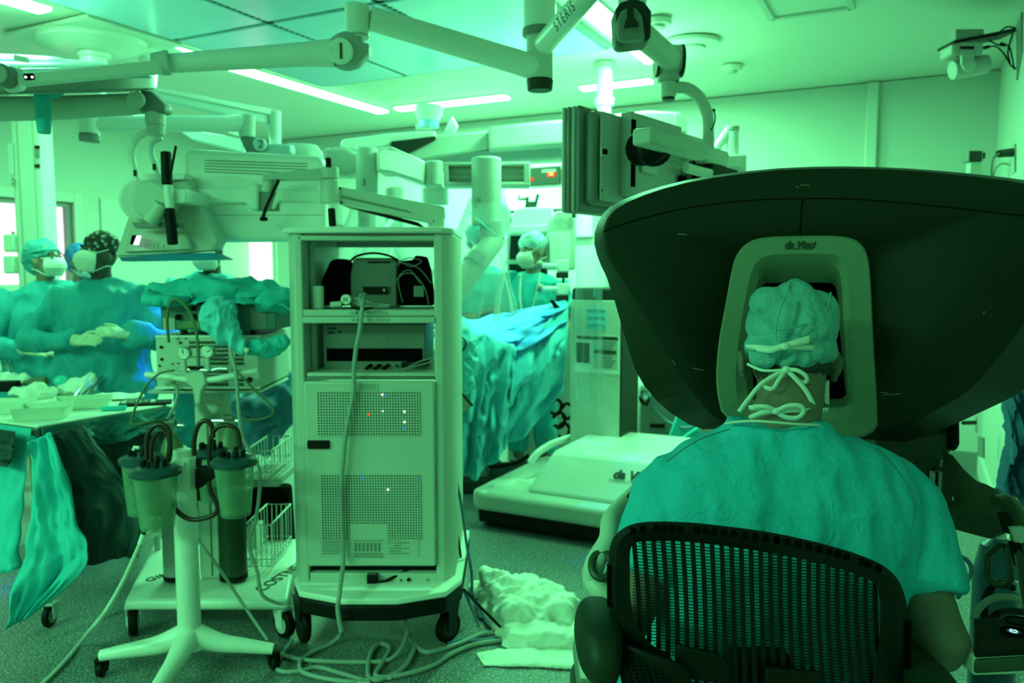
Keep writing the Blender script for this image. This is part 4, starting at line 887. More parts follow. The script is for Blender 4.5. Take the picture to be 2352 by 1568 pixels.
MB().pbox(950,656,974,682,yb-.04,.03).build('small_adapter', GM, None, bevel=.003); tag(C.objects['small_adapter'], 'small grey adapter box hanging among the thin cables on the upper cart shelf', 'adapter')
cr_ = thing('coiled_cord', (X(800,sy), sy-.08, cpz), 'pale cord coiled on the upper cart shelf with a round white plug', 'cord')
MB().cyl(P(794,688,sy-.1), P(794,688,sy-.1)+V((0,.03,0)), .0195, 24).build('round_plug', W, cr_, bevel=.003)
for dx in (-3,3): MB().pbox(793+dx-1,683,793+dx+1,692,sy-.102,.004).build('pin_slot', DG, cr_)
MB().ptube([(760,700,sy-.1),(785,698,sy-.1)], .012, 14).build('plug_tail', W2, cr_)
for c_ in (((805,684),(830,688),(860,698),(895,702),(860,704),(820,700)), ((806,690),(826,698),(850,704)), ((830,676),(825,690),(840,702))): MB().ptube([(x,y,sy-.07-.01*i) for i,(x,y) in enumerate(c_)], .006, 8, smooth=5).build('cord', CORD, cr_)
# amplifier on the middle shelf
ap = thing('processor_unit', (X(870,sy), CY+.3, Z(857)), 'large dark green boxy unit with a black slot on the middle cart shelf', 'electronic unit')
yb2 = CY+.12
MB().pbox(741,744,977,855,yb2,.35).build('case', GM, ap, bevel=.004); MB().pbox(750,800,970,829,yb2-.004,.01).build('black_slot', BK2, ap)
for (x0_,y0_,x1_,y1_) in ((752,752,772,756),(752,762,768,766)): MB().pbox(x0_,y0_,x1_,y1_,yb2-.003,.004).build('label', DG, ap)
MB().cyl(P(780,762,yb2), P(780,762,yb2-.003), .005).build('round_mark', DG, ap)
for x in (848,868,888): MB().ptube([(x+4,838,yb2-.005),(x-8,848,yb2-.03)], .007, 10).build('knob', BK, ap)
MB().cyl(P(911,840,yb2), P(911,840,yb2-.01), .005).build('socket', BK, ap); MB().ptube([(925,838,yb2),(960,835,yb2-.03),(985,832,yb2-.04)], .012, 8).build('plug', BK, ap)
for c_ in (((900,855),(930,846),(970,828),(996,822)), ((920,854),(950,842),(980,834),(998,826))): MB().ptube([(x,y,yb2-.07) for x,y in c_], .0035, 8, smooth=5).build('cable', GM, ap)
# ---- cords
cf = MB().ptube([(838,676,CY+.06),(833,700,CY-.03),(826,760,CY-.045),(818,800,CY-.045),(813,850,CY-.045),(812,900,CY-.045),(795,990,CY-.05),(788,1060,CY-.05),(783,1130,CY-.05),(785,1200,CY-.05),(788,1290,CY-.06),(780,1360,CY-.21),(776,1400,CY-.22),(784,1450,CY-.22)], .0085, 12, smooth=6)
p2 = [PZ(784,1455,.05),PZ(760,1478,.012),PZ(720,1496,.010),PZ(697,1512,.010),PZ(688,1528,.010),PZ(700,1545,.010),PZ(760,1560,.010),PZ(850,1570,.010)]
cf.build('power_cord', CORD, None); tag(C.objects['power_cord'], 'thick pale cord hanging down the front of the cart door', 'cord')
MB().tube([P(784,1440,CY-.22)]+p2, .0085, 12, smooth=6).build('cord_tail', CORD, C.objects['power_cord'])
MB().ptube([(806,706,CY-.03),(832,710,CY-.035),(860,706,CY-.03)], [.002,.006,.002], 8, smooth=4).build('cord_strap', BK, C.objects['power_cord'])
def floorcord(pts, r, m, lab, name='loose_cord', cat='cord', grp=None):
    o = MB().tube([PZ(x,y,r+.001+h) for x,y,h in pts], r, 10, smooth=8).build(name, m, None); tag(o, lab, cat, grp); return o
floorcord([(638,1500,0),(680,1512,0),(740,1518,0),(830,1520,0),(890,1516,0),(920,1490,.02),(934,1455,.05),(932,1425,.10)], .008, CORD, 'pale floor cord running left under the cart front and up to its underside')
floorcord([(672,1470,.02),(650,1500,0),(635,1530,0),(650,1542,0),(690,1540,0),(730,1532,0),(780,1545,0),(850,1566,0)], .008, CORD, 'pale floor cord looping around the left front castor of the cart')
floorcord([(1150,1470,0),(1090,1480,0),(1040,1500,0),(990,1530,0),(920,1550,0),(840,1562,0),(780,1580,0)], .009, CORD, 'thick floor cord sweeping from the white towels to the bottom edge')
floorcord([(1152,1452,.01),(1110,1455,0),(1060,1475,0),(1010,1492,0),(975,1496,0),(950,1478,0),(936,1450,.05)], .009, CORD, 'pale floor cord from the towels curling back under the cart')
floorcord([(955,1480,0),(945,1505,0),(930,1530,0),(900,1550,0),(860,1562,0),(845,1545,0),(852,1500,0),(872,1478,0),(895,1488,0),(880,1520,0),(862,1550,0),(900,1556,0)], .0085, CORD, 'tall loop of pale cord on the floor in front of the cart')
floorcord([(1152,1462,0),(1100,1470,0),(1060,1468,0),(1030,1478,0)], .007, CORDB, 'dark floor cord running into the white towels')
for k,(a,lab) in enumerate(((((972,1305),(1000,1318),(1040,1340),(1080,1370),(1120,1430)),'dark blue cable spilling from the right of the cart foot, nearest the cart'), (((978,1302),(1010,1325),(1060,1350),(1095,1385),(1150,1440)),'black cable arcing from the cart foot onto the white towels'), (((984,1300),(1020,1315),(1058,1345),(1085,1400),(1100,1440)),'dark blue cable dropping from the cart foot behind the right castor'))):
    MB().ptube([(x,y,3.0-.0*i) for i,(x,y) in enumerate(a)], .006, 8, smooth=6).build('cart_cable', CORDB if k!=1 else BK, None); tag(list(C.objects)[-1], lab, 'cable')
for k,(a,r,m,lab) in enumerate(((((1043,1080),(1058,1150),(1072,1250),(1083,1310),(1084,1360)),.006,CORDB,'long thin cable hanging down the right side of the cart, outermost'),(((1043,1130),(1046,1200),(1056,1260),(1060,1320),(1050,1370)),.005,BK,'dark cable hugging the right side of the cart'))):
    MB().ptube([(x,y,3.2) for x,y in a], r, 8, smooth=6).build('side_cable', m, None); tag(list(C.objects)[-1], lab, 'cable')
# ---- towels on the floor
def cloth(name, poly, h, lab, m=CLOTH, seed=0, vox=.012, amp=.03):
    pts = [PZ(x,y,0.002) for x,y in poly]; cen = sum(pts, V((0,0,0)))/len(pts); mbx = MB(); n = len(pts)
    lo = pts; hi = [cen.lerp(p, .8)+V((0,0,h)) for p in pts]; cc_ = cen+V((0,0,h*1.2))
    mbx.add(lo+hi+[cc_, cen], [(i,(i+1)%n,n+(i+1)%n,n+i) for i in range(n)]+[(n+i,n+(i+1)%n,2*n) for i in range(n)]+[((i+1)%n,i,2*n+1) for i in range(n)])
    cz_ = crease(amp*2.2, 8, seed, (1,1.6,1)); cz2 = fold(amp*.5, 14, seed)
    def dp(p, nn): return (cz_(p,nn)+cz2(p,nn))*(1 if nn.z > -.3 else 0)
    o = mbx.skin(name, m, None, vox*.7, 10, dp); tag(o, lab, 'towel'); return o
cloth('towel', [(1085,1355),(1150,1362),(1220,1385),(1310,1402),(1335,1430),(1330,1465),(1240,1470),(1160,1475),(1110,1420)], .11, 'crumpled white towel heap behind the folded one, right of the cart', seed=1, amp=.030)
cloth('towel', [(1150,1450),(1250,1452),(1345,1455),(1380,1500),(1150,1492)], .06, 'white towel folded over the cord ends on the floor', seed=5, amp=.012)
cloth('towel', [(1085,1500),(1140,1490),(1360,1495),(1375,1545),(1240,1535),(1105,1532)], .012, 'flat white towel spread on the floor in front of the folded one', seed=9, amp=.006, vox=.007)
# ================================================================ GAS TROLLEY
gt = thing('gas_trolley', base(480,1450,3.3), 'white wheeled trolley carrying two gas cylinders, generators and wire baskets', 'trolley')
zt_ = P(470,1378,3.02).z
bt = [P(285,1385,3.02), P(665,1380,3.02), P(690,1280,3.75), P(360,1290,3.75)]
bt = [V((p.x,p.y,zt_)) for p in bt]
MB().prism([p-V((0,0,.045)) for p in bt], (0,0,.045)).build('base_plate', W, gt, bevel=.018, bseg=3)
def flattext(s_, px, py, z, size, m, par, ang=0): 
    q = PZ(px,py,z); return text(s_, 'lettering', m, par, q, size, (0,0,ang), depth=.001)
flattext('COSTNEL', 648, 1322, zt_+.002, .075, INK, gt, math.radians(72)); flattext('GIME', 372, 1322, zt_+.002, .06, INK, gt, math.radians(50))
for (x,y,Y_,yw) in ((305,1400,3.08,.4),(652,1400,3.06,.9),(465,1400,3.62,.2),(640,1380,3.6,.3)):
    q = P(x,y,Y_); caster('castor', (q.x, Y_, 0), .056, .035, gt, yw, W, BK, W2, zt_-.045)
MB().box((P(487,1200,3.25).x, 3.27, zt_+.37), (.105,.09,.74)).build('column', W2, gt, bevel=.02, bseg=3)
for dx in (-.003,): MB().box((P(487,1200,3.25).x+.004, 3.222, zt_+.37), (.004,.006,.70)).build('column_groove', GM, gt)
MB().ptube([(443,905,3.28),(445,1075,3.28)], .05, 26).build('upper_column', W2, gt) if False else None
MB().pbox(446,885,518,1080,3.27,.10).build('upper_column', W2, gt, bevel=.015)
MB().pbox(456,1098,520,1118,3.2,.12).build('cylinder_bracket', GR, gt, bevel=.004); MB().pbox(450,1120,520,1150,3.2,.02).build('dark_strap', BK, gt)
# cylinders
def cyl_tank(px, Y_, r, body, shoulder, lab, top):
    q = P(px,1200,Y_); t = thing('gas_cylinder', V((q.x,Y_,zt_+.012)), lab, 'gas cylinder'); zt2 = P(px, top, Y_).z
    MB().lathe([(r*.96,0),(r,.015),(r,zt2-zt_-.17)], (q.x,Y_,zt_+.012)).build('body', body, t)
    MB().lathe([(r,0),(r*.97,.045),(r*.8,.09),(r*.5,.125),(r*.3,.145)], (q.x,Y_,zt2-.16)).build('shoulder', shoulder, t)
    MB().lathe([(r*.3,0),(r*.3,.05),(r*.2,.055)], (q.x,Y_,zt2-.02)).build('valve', ST, t)
    MB().tube([(q.x-.06,Y_-.02,zt2+.02),(q.x+.06,Y_-.02,zt2+.02)], .009, 10).build('regulator', ST, t)
    MB().tube([(q.x-.01,Y_-.03,zt2+.035),(q.x+.03,Y_-.03,zt2+.035)], .014, 12).build('regulator_body', GM, t)
    MB().lathe([(r*1.02,.0),(r*1.02,.02)], (q.x,Y_,zt_+.012)).build('boot', BK, t)
    return t
cyl_tank(402, 3.22, .052, GR, mat('olive_paint',(.16,.22,.12),.4), 'pale gas cylinder on the trolley base, left of the central column', 985)
cyl_tank(533, 3.22, .056, mat('dark_green_paint',(.012,.035,.012),.4), MATS['olive_paint'], 'dark gas cylinder on the trolley base, right of the central column', 975)
# baskets
def basket(name, x0,y0,x1,y1,Y_,lab, dep=.28, n=6):
    a = P(x0,y0,Y_); b_ = P(x1,y1,Y_); t = thing(name, V(((a.x+b_.x)/2, Y_+dep/2, b_.z)), lab, 'basket'); xa,xb,zl,zh = a.x,b_.x,b_.z,a.z
    def ring(z, r): MB().tube([(xa,Y_,z),(xb,Y_,z),(xb,Y_+dep,z),(xa,Y_+dep,z)], r, 8, closed=True).build('rim' if r>.003 else 'wire_ring', W2, t)
    ring(zh,.0045); ring(zl+.03,.0028); ring(zl,.0028)
    g = MB()
    for i in range(n+1):
        x = xa+(xb-xa)*i/n; g.tube([(x,Y_,zh),(x,Y_,zl),(x,Y_+dep,zl),(x,Y_+dep,zh)], .0024, 6)
    for i in range(8):
        y = Y_+dep*i/7; g.tube([(xa,y,zh),(xa,y,zl),(xb,y,zl),(xb,y,zh)], .0024, 6)
    g.build('wires', W2, t); return t
basket('wire_basket', 563,1035,625,1100,3.3,'upper white wire basket on the gas trolley, at the height of the canisters',.30,4)
MB().pbox(560,1100,640,1118,3.32,.26).build('basket_tray', GR, gt, bevel=.005)
basket('wire_basket', 563,1205,625,1300,3.3,'lower white wire basket near the base of the gas trolley',.30,5)
MB().pbox(566,1210,590,1262,3.42,.10).build('white_box', W2, None, bevel=.003); tag(C.objects['white_box'], 'plain pale box standing in the lower wire basket', 'box')
bgd = MB().ppoly([(560,1130),(600,1118),(660,1120),(668,1250),(640,1290),(590,1280),(560,1240)], 3.72, .1); tag(bgd.build('black_bag', BK2, None, bevel=.02), 'black bag hanging behind the wire baskets', 'bag')
# push handle
hd_ = MB().ptube([(335,860,3.05),(395,866,3.04),(440,872,3.02),(480,872,3.02),(520,866,3.02),(590,852,3.05)], .0125, 16, smooth=6).build('push_handle', W, gt)
MB().prism([P(424,878,3.0),P(428,852,3.0),P(440,844,3.0),P(456,846,3.0),P(466,852,3.0),P(474,878,3.0),P(462,900,3.0),P(460,928,3.0),P(446,928,3.0),P(444,892,3.0)], (0,.04,0)).build('handle_bracket', W2, gt, bevel=.006)
MB().ppoly([(428,842),(464,842),(456,850),(438,850)], 2.99, .03).build('dark_insert', BK, gt)
MB().ptube([(452,880,3.02),(460,930,3.1),(480,960,3.22)], .018, 12).build('handle_stem', W2, gt)
# lower generator
g1 = thing('insufflator', (P(470,880,3.2).x, 3.35, P(470,893,3.12).z), 'pale slatted generator unit on top of the gas trolley', 'electronic unit')
GY = 3.14
MB().pbox(356,770,597,893,GY,.42).build('case', W2, g1, bevel=.006)
for y0,y1 in ((770,775),(888,893)): MB().pbox(356,y0,597,y1,GY-.004,.01).build('front_edge', W, g1)
vents = MB()
for j in range(11):
    for (xa_,xb_) in ((434,526),(540,563)):
        if j==6 : continue
        n = int((xb_-xa_)/2.6)
        for i in range(n):
            if xa_ < 475 and xa_+i*2.6 < 475 and j > 1: continue
            vents.pbox(xa_+i*2.6, 783+j*9.6, xa_+i*2.6+1.5, 790+j*9.6, GY-.0015, .004)
vents.build('vent_slots', BK, g1, flat=True)
for (x,y,r) in ((370,797,.006),(371,825,.006),(414,787,.005),(408,778,.003),(426,777,.003),(366,840,.004),(395,835,.003),(408,834,.003),(573,872,.012)): MB().cyl(P(x,y,GY), P(x,y,GY-.006), r, 14).build('button', DG, g1)
MB().pbox(366,795,373,800,GY-.006,.006).build('socket', BK, g1)
MB().ppoly([(372,876),(396,874),(398,882),(374,884)], GY-.012, .02).build('lead_plug', W2, g1, bevel=.003)
MB().ptube([(392,880,GY-.02),(404,888,GY-.03),(408,905,GY-.04),(402,930,GY-.05),(392,950,GY-.05),(384,965,GY)], .0065, 8, smooth=5).build('lead', CORD, g1)
MB().ppoly([(338,898),(596,896),(600,902),(340,905)], GY-.0, .4).build('tray', GR, gt, bevel=.003)
# upper generator
g2_ = thing('generator_unit', (P(470,760,3.2).x, 3.35, P(470,765,3.12).z), 'dark teal generator unit on top of the pale slatted one, partly under a drape', 'electronic unit')
dt = mat('dark_teal_case', (.06,.17,.16), .45)
MB().pbox(367,698,635,758,GY,.40).build('case', dt, g2_, bevel=.006)
for x in (420,470,580): MB().pbox(x-5,758,x+5,770,GY+.02,.03).build('foot', BK, g2_)
MB().pbox(374,730,402,758,GY-.003,.004).build('label', GR, g2_); MB().pbox(408,737,468,753,GY-.003,.004).build('plate', mat('olive_plate',(.12,.26,.10),.5), g2_)
for (x,y) in ((410,741),(464,741),(585,752)): MB().ball(P(x,y,GY-.004), .003).build('screw', ST, g2_)
for (x,y,r) in ((409,728,.012),(445,727,.012),(443,708,.010)): MB().cyl(P(x,y,GY), P(x,y,GY-.014), r, 18).build('knob', BK, g2_)
MB().pbox(576,704,612,756,GY-.004,.004).build('side_panel', GM, g2_)
# gauges
gg = thing('pressure_gauges', P(447,840,3.0), 'pair of round chrome dial gauges with brass fittings on the trolley handle bracket', 'pressure gauge')
for (x,y,a_) in ((421,812,100),(475,808,30)):
    q = P(x,y,2.98); MB().cyl(q, q+V((0,.028,0)), .0245, 30).build('case', ST, gg, bevel=.003); f_ = MB().cyl(q+V((0,-.001,0)), q, .0205, 30).build('dial', W, gg)
    MB().tube([q+V((0,-.003,0)), q+V((.016*math.cos(math.radians(a_)),-.003,.016*math.sin(math.radians(a_))))], .0011, 6).build('needle', BK, gg)
    tk = MB()
    for k in range(9): 
        t_ = math.radians(-40+k*32.5); tk.tube([q+V((.015*math.cos(t_),-.0015,.015*math.sin(t_))), q+V((.018*math.cos(t_),-.0015,.018*math.sin(t_)))], .0006, 4)
    tk.build('ticks', BK, gg)
    MB().ptube([(x+2,y+14,2.99),(x+3,y+28,2.99),(x+6,y+40,3.0)], [.008,.009,.011], 12).build('stem', W2, gg)
MB().ptube([(424,848,3.0),(478,850,3.0)], .008, 10).build('manifold', ST, gg); MB().ptube([(484,850,3.0),(505,846,3.0),(522,847,3.0)], .006, 10).build('fitting', ST, gg); MB().ptube([(455,800,3.0),(456,845,3.0)], .007, 10).build('hose_coupling', GM, gg)
MB().ptube([(437,820,3.05),(530,821,3.05)], .003, 8).build('rod', ST, gg)
for k,(x,y) in enumerate(((375,850),(395,846),(410,849))): MB().ptube([(x,y,3.0),(x+12,y,3.0)], .005, 8).build('fitting', ST, gg)
hz = [(((388,786,3.1),(384,740,3.08),(388,705,3.06),(400,688,3.05),(416,692,3.04),(440,725,3.03),(452,770,3.02),(456,815,3.0)),.0055,mat('olive_hose',(.12,.17,.08),.45),'olive hose arching over the generators down to the dial gauges'),
      (((400,850,2.98),(370,856,2.98),(340,880,2.98),(318,920,2.98),(303,960,2.98),(308,974,2.98),(340,970,3.0),(385,964,3.1)),.0045,MATS['olive_hose'],'thin hose curving left from the handle to the left gas cylinder'),
      (((532,848,3.0),(550,860,3.0),(590,900,3.0),(622,930,3.0),(625,950,3.0),(600,962,3.05),(560,964,3.15)),.0045,MATS['olive_hose'],'thin hose curving right from the handle to the right gas cylinder'),
      (((528,800,2.98),(542,860,2.95),(550,960,2.93),(560,1010,2.93),(590,1060,2.93),(597,1110,2.93),(588,1190,2.93),(572,1250,2.93),(590,1310,2.93),(602,1365,2.93),(640,1385,2.96),(662,1382,2.97)),.007,CORD,'pale lead hanging from the drape past the canisters to the vision cart')]
for pts,r,m,lab in hz:
    o = MB().ptube(list(pts), r, 10, smooth=6).build('hose', m, None); tag(o, lab, 'hose')
# drape over the generators
sh_ = sheet([(345,670,3.55),(400,655,3.6),(520,652,3.6),(600,650,3.6),(672,690,3.6)], [(362,712,3.1),(430,700,3.06),(500,690,3.05),(580,700,3.06),(672,712,3.1)], 70, 24, .02, 7.1, TEAL, 'unit_drape', 'teal drape bunched over the top of the two generator units', rip=.03, fr=6)
MBd = MB()
for (x,y,Y_,rx,ry,rz) in ((420,672,3.25,.13,.12,.03),(520,668,3.25,.15,.12,.045),(600,672,3.25,.12,.12,.03),(385,690,3.15,.08,.08,.02),(640,690,3.2,.08,.1,.03)): MBd.ball(P(x,y,Y_), (rx,ry,rz))
o = MBd.skin('drape_bundle', TEAL, None, .008, 4, crease(.07, 7, 2, (.8,1,2.2))); tag(o, 'rumpled teal cloth bundle heaped on the dark generator unit', 'cloth')
MBd = MB().ball(P(505,715,3.05), (.062,.045,.045)).ball(P(500,735,3.05), (.055,.04,.05)).ptube([(505,730,3.05),(520,765,3.04),(545,790,3.03),(562,803,3.02)], [.05,.04,.022,.010], 16, smooth=4)
o = MBd.skin('hanging_cloth', TEAL2, None, .005, 3, crease(.04, 16, 5, (1.3,1,.7))); tag(o, 'knotted bright teal cloth hanging in front of the dark generator unit', 'cloth')
MBd = MB().ptube([(565,803,3.05),(585,800,3.05),(620,800,3.08),(660,780,3.1)], [.014,.028,.030,.022], 16, smooth=4)
o = MBd.skin('hanging_cloth', TEAL, None, .005, 3, crease(.025, 18, 8)); tag(o, 'twisted tail of teal cloth reaching from the clip to the vision cart', 'cloth')
MB().ptube([(560,802,3.01),(570,806,3.01)], .010, 10).build('cloth_clip', W, None); tag(C.objects['cloth_clip'], 'small pale clip pinching the hanging teal cloth', 'clip')
MBd = MB().ball(P(600,920,3.75), (.16,.14,.07)).ball(P(640,900,3.75), (.10,.1,.08)).ball(P(590,980,3.75), (.14,.12,.10)).ball(P(640,960,3.75), (.1,.1,.10))
o = MBd.skin('dark_drape', mat('dark_blue_drape',(.03,.16,.28),.6), None, .014, 3, fold(.07, 8, 4)); tag(o, 'dark blue crumpled drape behind the gas trolley column', 'drape')
# ================================================================ SUCTION STAND
ss = thing('suction_stand', base(432,1560,2.78), 'white suction stand with a splayed wheeled foot in the left foreground', 'stand'); SY = 2.78
px_ = P(430,1300,SY).x; ztop = P(430,1048,SY).z
zf = .11
MB().tube([(px_,SY,zf),(px_,SY,ztop-.10)], .040, 32).build('pole', W, ss)
legs = [((232,1528),SY-.03),((628,1490),SY+.02),((430,1600),SY-.28)]
for k,((x,y),Y_) in enumerate(legs):
    e_ = P(x,y,Y_); e_.z = .078
    if k==2: e_ = V((px_-.005, SY-.33, .07))
    st_ = V((px_,SY,zf+.015)); mid = st_.lerp(e_,.35)
    MB().tube([st_+V((0,0,.02)), mid+V((0,0,.0)), st_.lerp(e_,.7), e_], [.048,.034,.026,.020], 14, smooth=4).build('leg', W, ss)
    caster('castor', (e_.x, e_.y, 0), .026, .022, ss, .8*k, BK, BK, DG, .062)
MB().lathe([(.062,0),(.052,.03),(.042,.07)], (px_,SY,zf-.01)).build('hub_cone', W, ss)
hb_ = MB().tube([(px_,SY,ztop-.115),(px_,SY,ztop)], .046, 8).build('clamp_body', W, ss, bevel=.004)
MB().lathe([(.034,0),(.036,.022),(.028,.026),(.024,.020)], (px_,SY,ztop)).build('top_cap', W, ss)
for dx in (-.018,.018): MB().tube([(px_+dx,SY-.044,ztop-.10),(px_+dx,SY-.044,ztop-.01)], .005, 8).build('clamp_rib', W, ss)
MB().ptube([(402,1112,SY-.03),(420,1106,SY-.045)], .006, 8).build('lever', W, ss)
MB().ppoly([(448,1076),(496,1074),(496,1095),(462,1120),(448,1124)], SY-.03, .05).build('arm_bracket', BK, ss, bevel=.003)
MB().ppoly([(398,1084),(416,1082),(416,1124),(398,1122)], SY-.03, .05).build('arm_bracket', BK, ss, bevel=.003)
MB().ppoly([(444,1055),(458,1052),(456,1072),(444,1076)], SY, .03).build('arm_bracket', BK, ss); MB().ppoly([(394,1062),(416,1060),(416,1078),(400,1076)], SY, .03).build('arm_bracket', BK, ss)
rimm = mat('dark_lid', (.015,.06,.075), .3)
def canister(px, lidy, boty, wtop, wbot, Y_, lab):
    q = P(px, lidy, Y_); t = thing('suction_canister', V((q.x, Y_, P(px,boty,Y_).z)), lab, 'canister', 'suction canisters on the stand')
    rt_ = wtop/2*Y_/F; rb_ = wbot/2*Y_/F; h = q.z-P(px,boty,Y_).z
    MB().lathe([(rb_*.4,.004),(rb_,0),(rb_+.002,.008),(rt_,h-.004),(rt_-.002,h-.004),(rb_-.001,.011),(rb_*.5,.016),(.001,.02)], (q.x,Y_,q.z-h)).build('jar', CLR, t)
    MB().lathe([(rb_*.85,.012),(rb_*.9,h*.45),(rb_*.8,h*.5)], (q.x,Y_,q.z-h)).build('liner', clear_mat('liner_film',(.30,.42,.32),.18) if 'liner_film' not in MATS else MATS['liner_film'], t)
    MB().lathe([(rt_*1.05,-.012),(rt_*1.14,-.010),(rt_*1.16,.002),(rt_*1.08,.010),(rt_*.8,.018),(rt_*.2,.022)], (q.x,Y_,q.z)).build('lid', rimm, t)
    for (dx,dy,r,hh) in ((-.035,-.01,.011,.028),(-.01,-.03,.006,.026),(.015,-.025,.010,.03),(.032,.0,.008,.03),(.0,.02,.007,.034)):
        MB().lathe([(r,0),(r*1.05,hh*.8),(r*.7,hh)], (q.x+dx,Y_+dy,q.z+.014), seg=14).build('port', BK, t)
    return t
canister(357,1082,1212,100,74,2.66,'suction canister in front on the left side of the stand, nearest the viewer')
canister(326,1055,1178,90,70,2.92,'suction canister behind on the left side of the stand')
canister(538,1060,1182,92,66,2.70,'suction canister on the right side of the stand, in front of the dark gas cylinder')
canister(488,1040,1150,74,56,2.98,'suction canister behind the pole, half hidden, between pole and right canister')
MB().ptube([(307,1034,2.9),(309,1027,2.9),(320,1028,2.9)], .007, 10).build('elbow_fitting', W, None); tag(C.objects['elbow_fitting'], 'small white elbow fitting on the rear left canister lid', 'fitting')
HB = mat('brown_black_hose', (.035,.012,.008), .3)
for pts,lab in (((((338,1055),(337,1010),(350,982),(372,974),(388,990),(391,1030),(388,1058))),'outer of the two nested dark hose loops over the left canisters'),
            (((348,1060),(349,1020),(362,993),(378,990),(390,1015),(385,1060)),'inner of the two nested dark hose loops over the left canisters'),
            (((446,1046),(446,1010),(455,978),(470,966),(485,975),(490,1005)),'dark hose loop rising behind the clamp of the suction stand'),
            (((482,1072),(482,1020),(495,985),(520,976),(545,988),(552,1030)),'dark hose arch from the clamp to the right canister'),
            (((480,1105),(485,1130),(499,1160),(494,1180),(460,1192),(430,1190),(404,1170),(400,1150)),'dark hose sagging below the clamp across the pole')):
    o = MB().ptube([(x,y,SY-.07) for x,y in pts], .0085, 12, smooth=6).build('suction_hose', HB, None); tag(o, lab, 'hose')
MB().ptube([(334,1214,2.66),(330,1226,2.66)], .007, 10).build('drain_tube', BK, None); dtb = C.objects['drain_tube']; tag(dtb, 'pale drain tube falling from the front left canister to the floor at lower left', 'tube')
MB().ptube([(330,1226,2.66),(322,1248,2.66)], .009, 10).build('connector', W, dtb)
MB().tube([P(322,1248,2.66),P(285,1330,2.58),P(245,1400,2.52),P(212,1442,2.52),PZ(185,1475,.03),PZ(160,1505,.012),PZ(130,1538,.010),PZ(95,1572,.010),PZ(60,1605,.010)], .0075, 10, smooth=8).build('tubing', W2, dtb)
MB().ptube([(450,1235,2.9),(500,1300,2.9),(560,1390,2.9),(615,1470,2.85)], .006, 8, smooth=5).build('thin_tube', CORD, None); tag(C.objects['thin_tube'], 'thin straight tube slanting from the stand pole down to its right foot', 'tube')
# ================================================================ INSTRUMENT TABLE
it = thing('instrument_table', base(60,1400,3.5), 'draped instrument table with green and dark covers in the left foreground', 'table')
tz = P(85,985,3.10).z
cor = [V((*P(85,985,3.10).xy, tz)), V((*P(-150,950,3.4).xy, tz)), V((*PZ(385,935,tz).xy, tz)), None]
A_, B_, D_ = cor[0], cor[1], cor[2]; cor[3] = B_+(D_-A_)
MB().prism([p-V((0,0,.03)) for p in (A_,D_,cor[3],B_)], (0,0,.03)).build('tabletop', GM, it)
MB().prism([p+V((0,0,.001)) for p in (A_,D_,cor[3],B_)], (0,0,.012)).build('white_cover', CLOTH, it, bevel=.01)
for i,p in enumerate((A_,D_,cor[3],B_)):
    cc_ = (A_+cor[3])/2; q = p.lerp(V((cc_.x,cc_.y,p.z)), .14); MB().tube([q-V((0,0,.03)), V((q.x,q.y,.09))], .014, 12).build('leg', GR, it)
    caster('castor', (q.x,q.y,0), .045, .025, it, .5*i, GR, BK, GM, .1)
ra = A_.lerp(V(((A_+cor[3])/2).xy.to_3d()), .14); rd = D_.lerp(V(((A_+cor[3])/2).xy.to_3d()), .14)
MB().tube([V((ra.x,ra.y,.25)), V((rd.x,rd.y,.25))], .016, 10).build('stretcher', W2, it)
def skirt(p, q, drop, nz_, m, nm, lab, seed, off=.0, out=V((0,0,0)), par=it, flare=.08):
    nrm_ = V(((q-p).y, -(q-p).x, 0)).normalized()
    if nrm_.y > 0: nrm_ = -nrm_
    def f(a,b):
        d_ = drop(a)*b; w_ = .030*math.sin(a*nz_+seed+1.5*b)+.05*abs(noise.noise(V((a*6+seed,b*2.0,seed))))+.03*noise.noise(V((a*19,b*6,seed)))
        return p.lerp(q,a)+V((0,0,-d_+.006))+nrm_*(off+.012+flare*b+w_*b)
    return MB().grid(f, 80, 30).build(nm, m, par, thick=.003, ang=80)
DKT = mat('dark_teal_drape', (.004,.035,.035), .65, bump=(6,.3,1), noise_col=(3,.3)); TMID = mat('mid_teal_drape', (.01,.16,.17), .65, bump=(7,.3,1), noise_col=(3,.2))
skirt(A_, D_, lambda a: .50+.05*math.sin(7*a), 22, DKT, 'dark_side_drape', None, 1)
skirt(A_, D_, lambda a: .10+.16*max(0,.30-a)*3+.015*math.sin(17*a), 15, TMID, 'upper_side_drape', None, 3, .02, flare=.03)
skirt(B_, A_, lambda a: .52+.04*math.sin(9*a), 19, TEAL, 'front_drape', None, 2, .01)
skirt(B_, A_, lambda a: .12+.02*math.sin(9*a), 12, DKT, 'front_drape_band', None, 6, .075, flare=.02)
def tail(pts, ws, Y0, m, nm, seed):
    c_ = catmull([P(x,y,Yy) for x,y,Yy in pts], 8); wv = catmull([V((w_,0,0)) for w_ in ws], 8); n = len(c_)
    def f(a,b):
        i = min(int(b*(n-1)), n-2); t_ = b*(n-1)-i; cc_ = c_[i].lerp(c_[i+1], t_); w_ = wv[i].x*(1-t_)+wv[i+1].x*t_
        s_ = (a-.5)*2; return cc_+V((s_*w_, -.03*math.cos(s_*4+seed)-.05*abs(noise.noise(V((a*4+seed,b*3,0))))+.03*noise.noise(V((a*9,b*7,seed))), .02*s_))
    return MB().grid(f, 24, 40).build(nm, m, it, thick=.003, ang=80)
tail([(150,985,3.10),(190,1080,3.04),(225,1180,3.0),(230,1290,2.98)], [.07,.13,.18,.15], 3, DKT, 'corner_drape', 1)
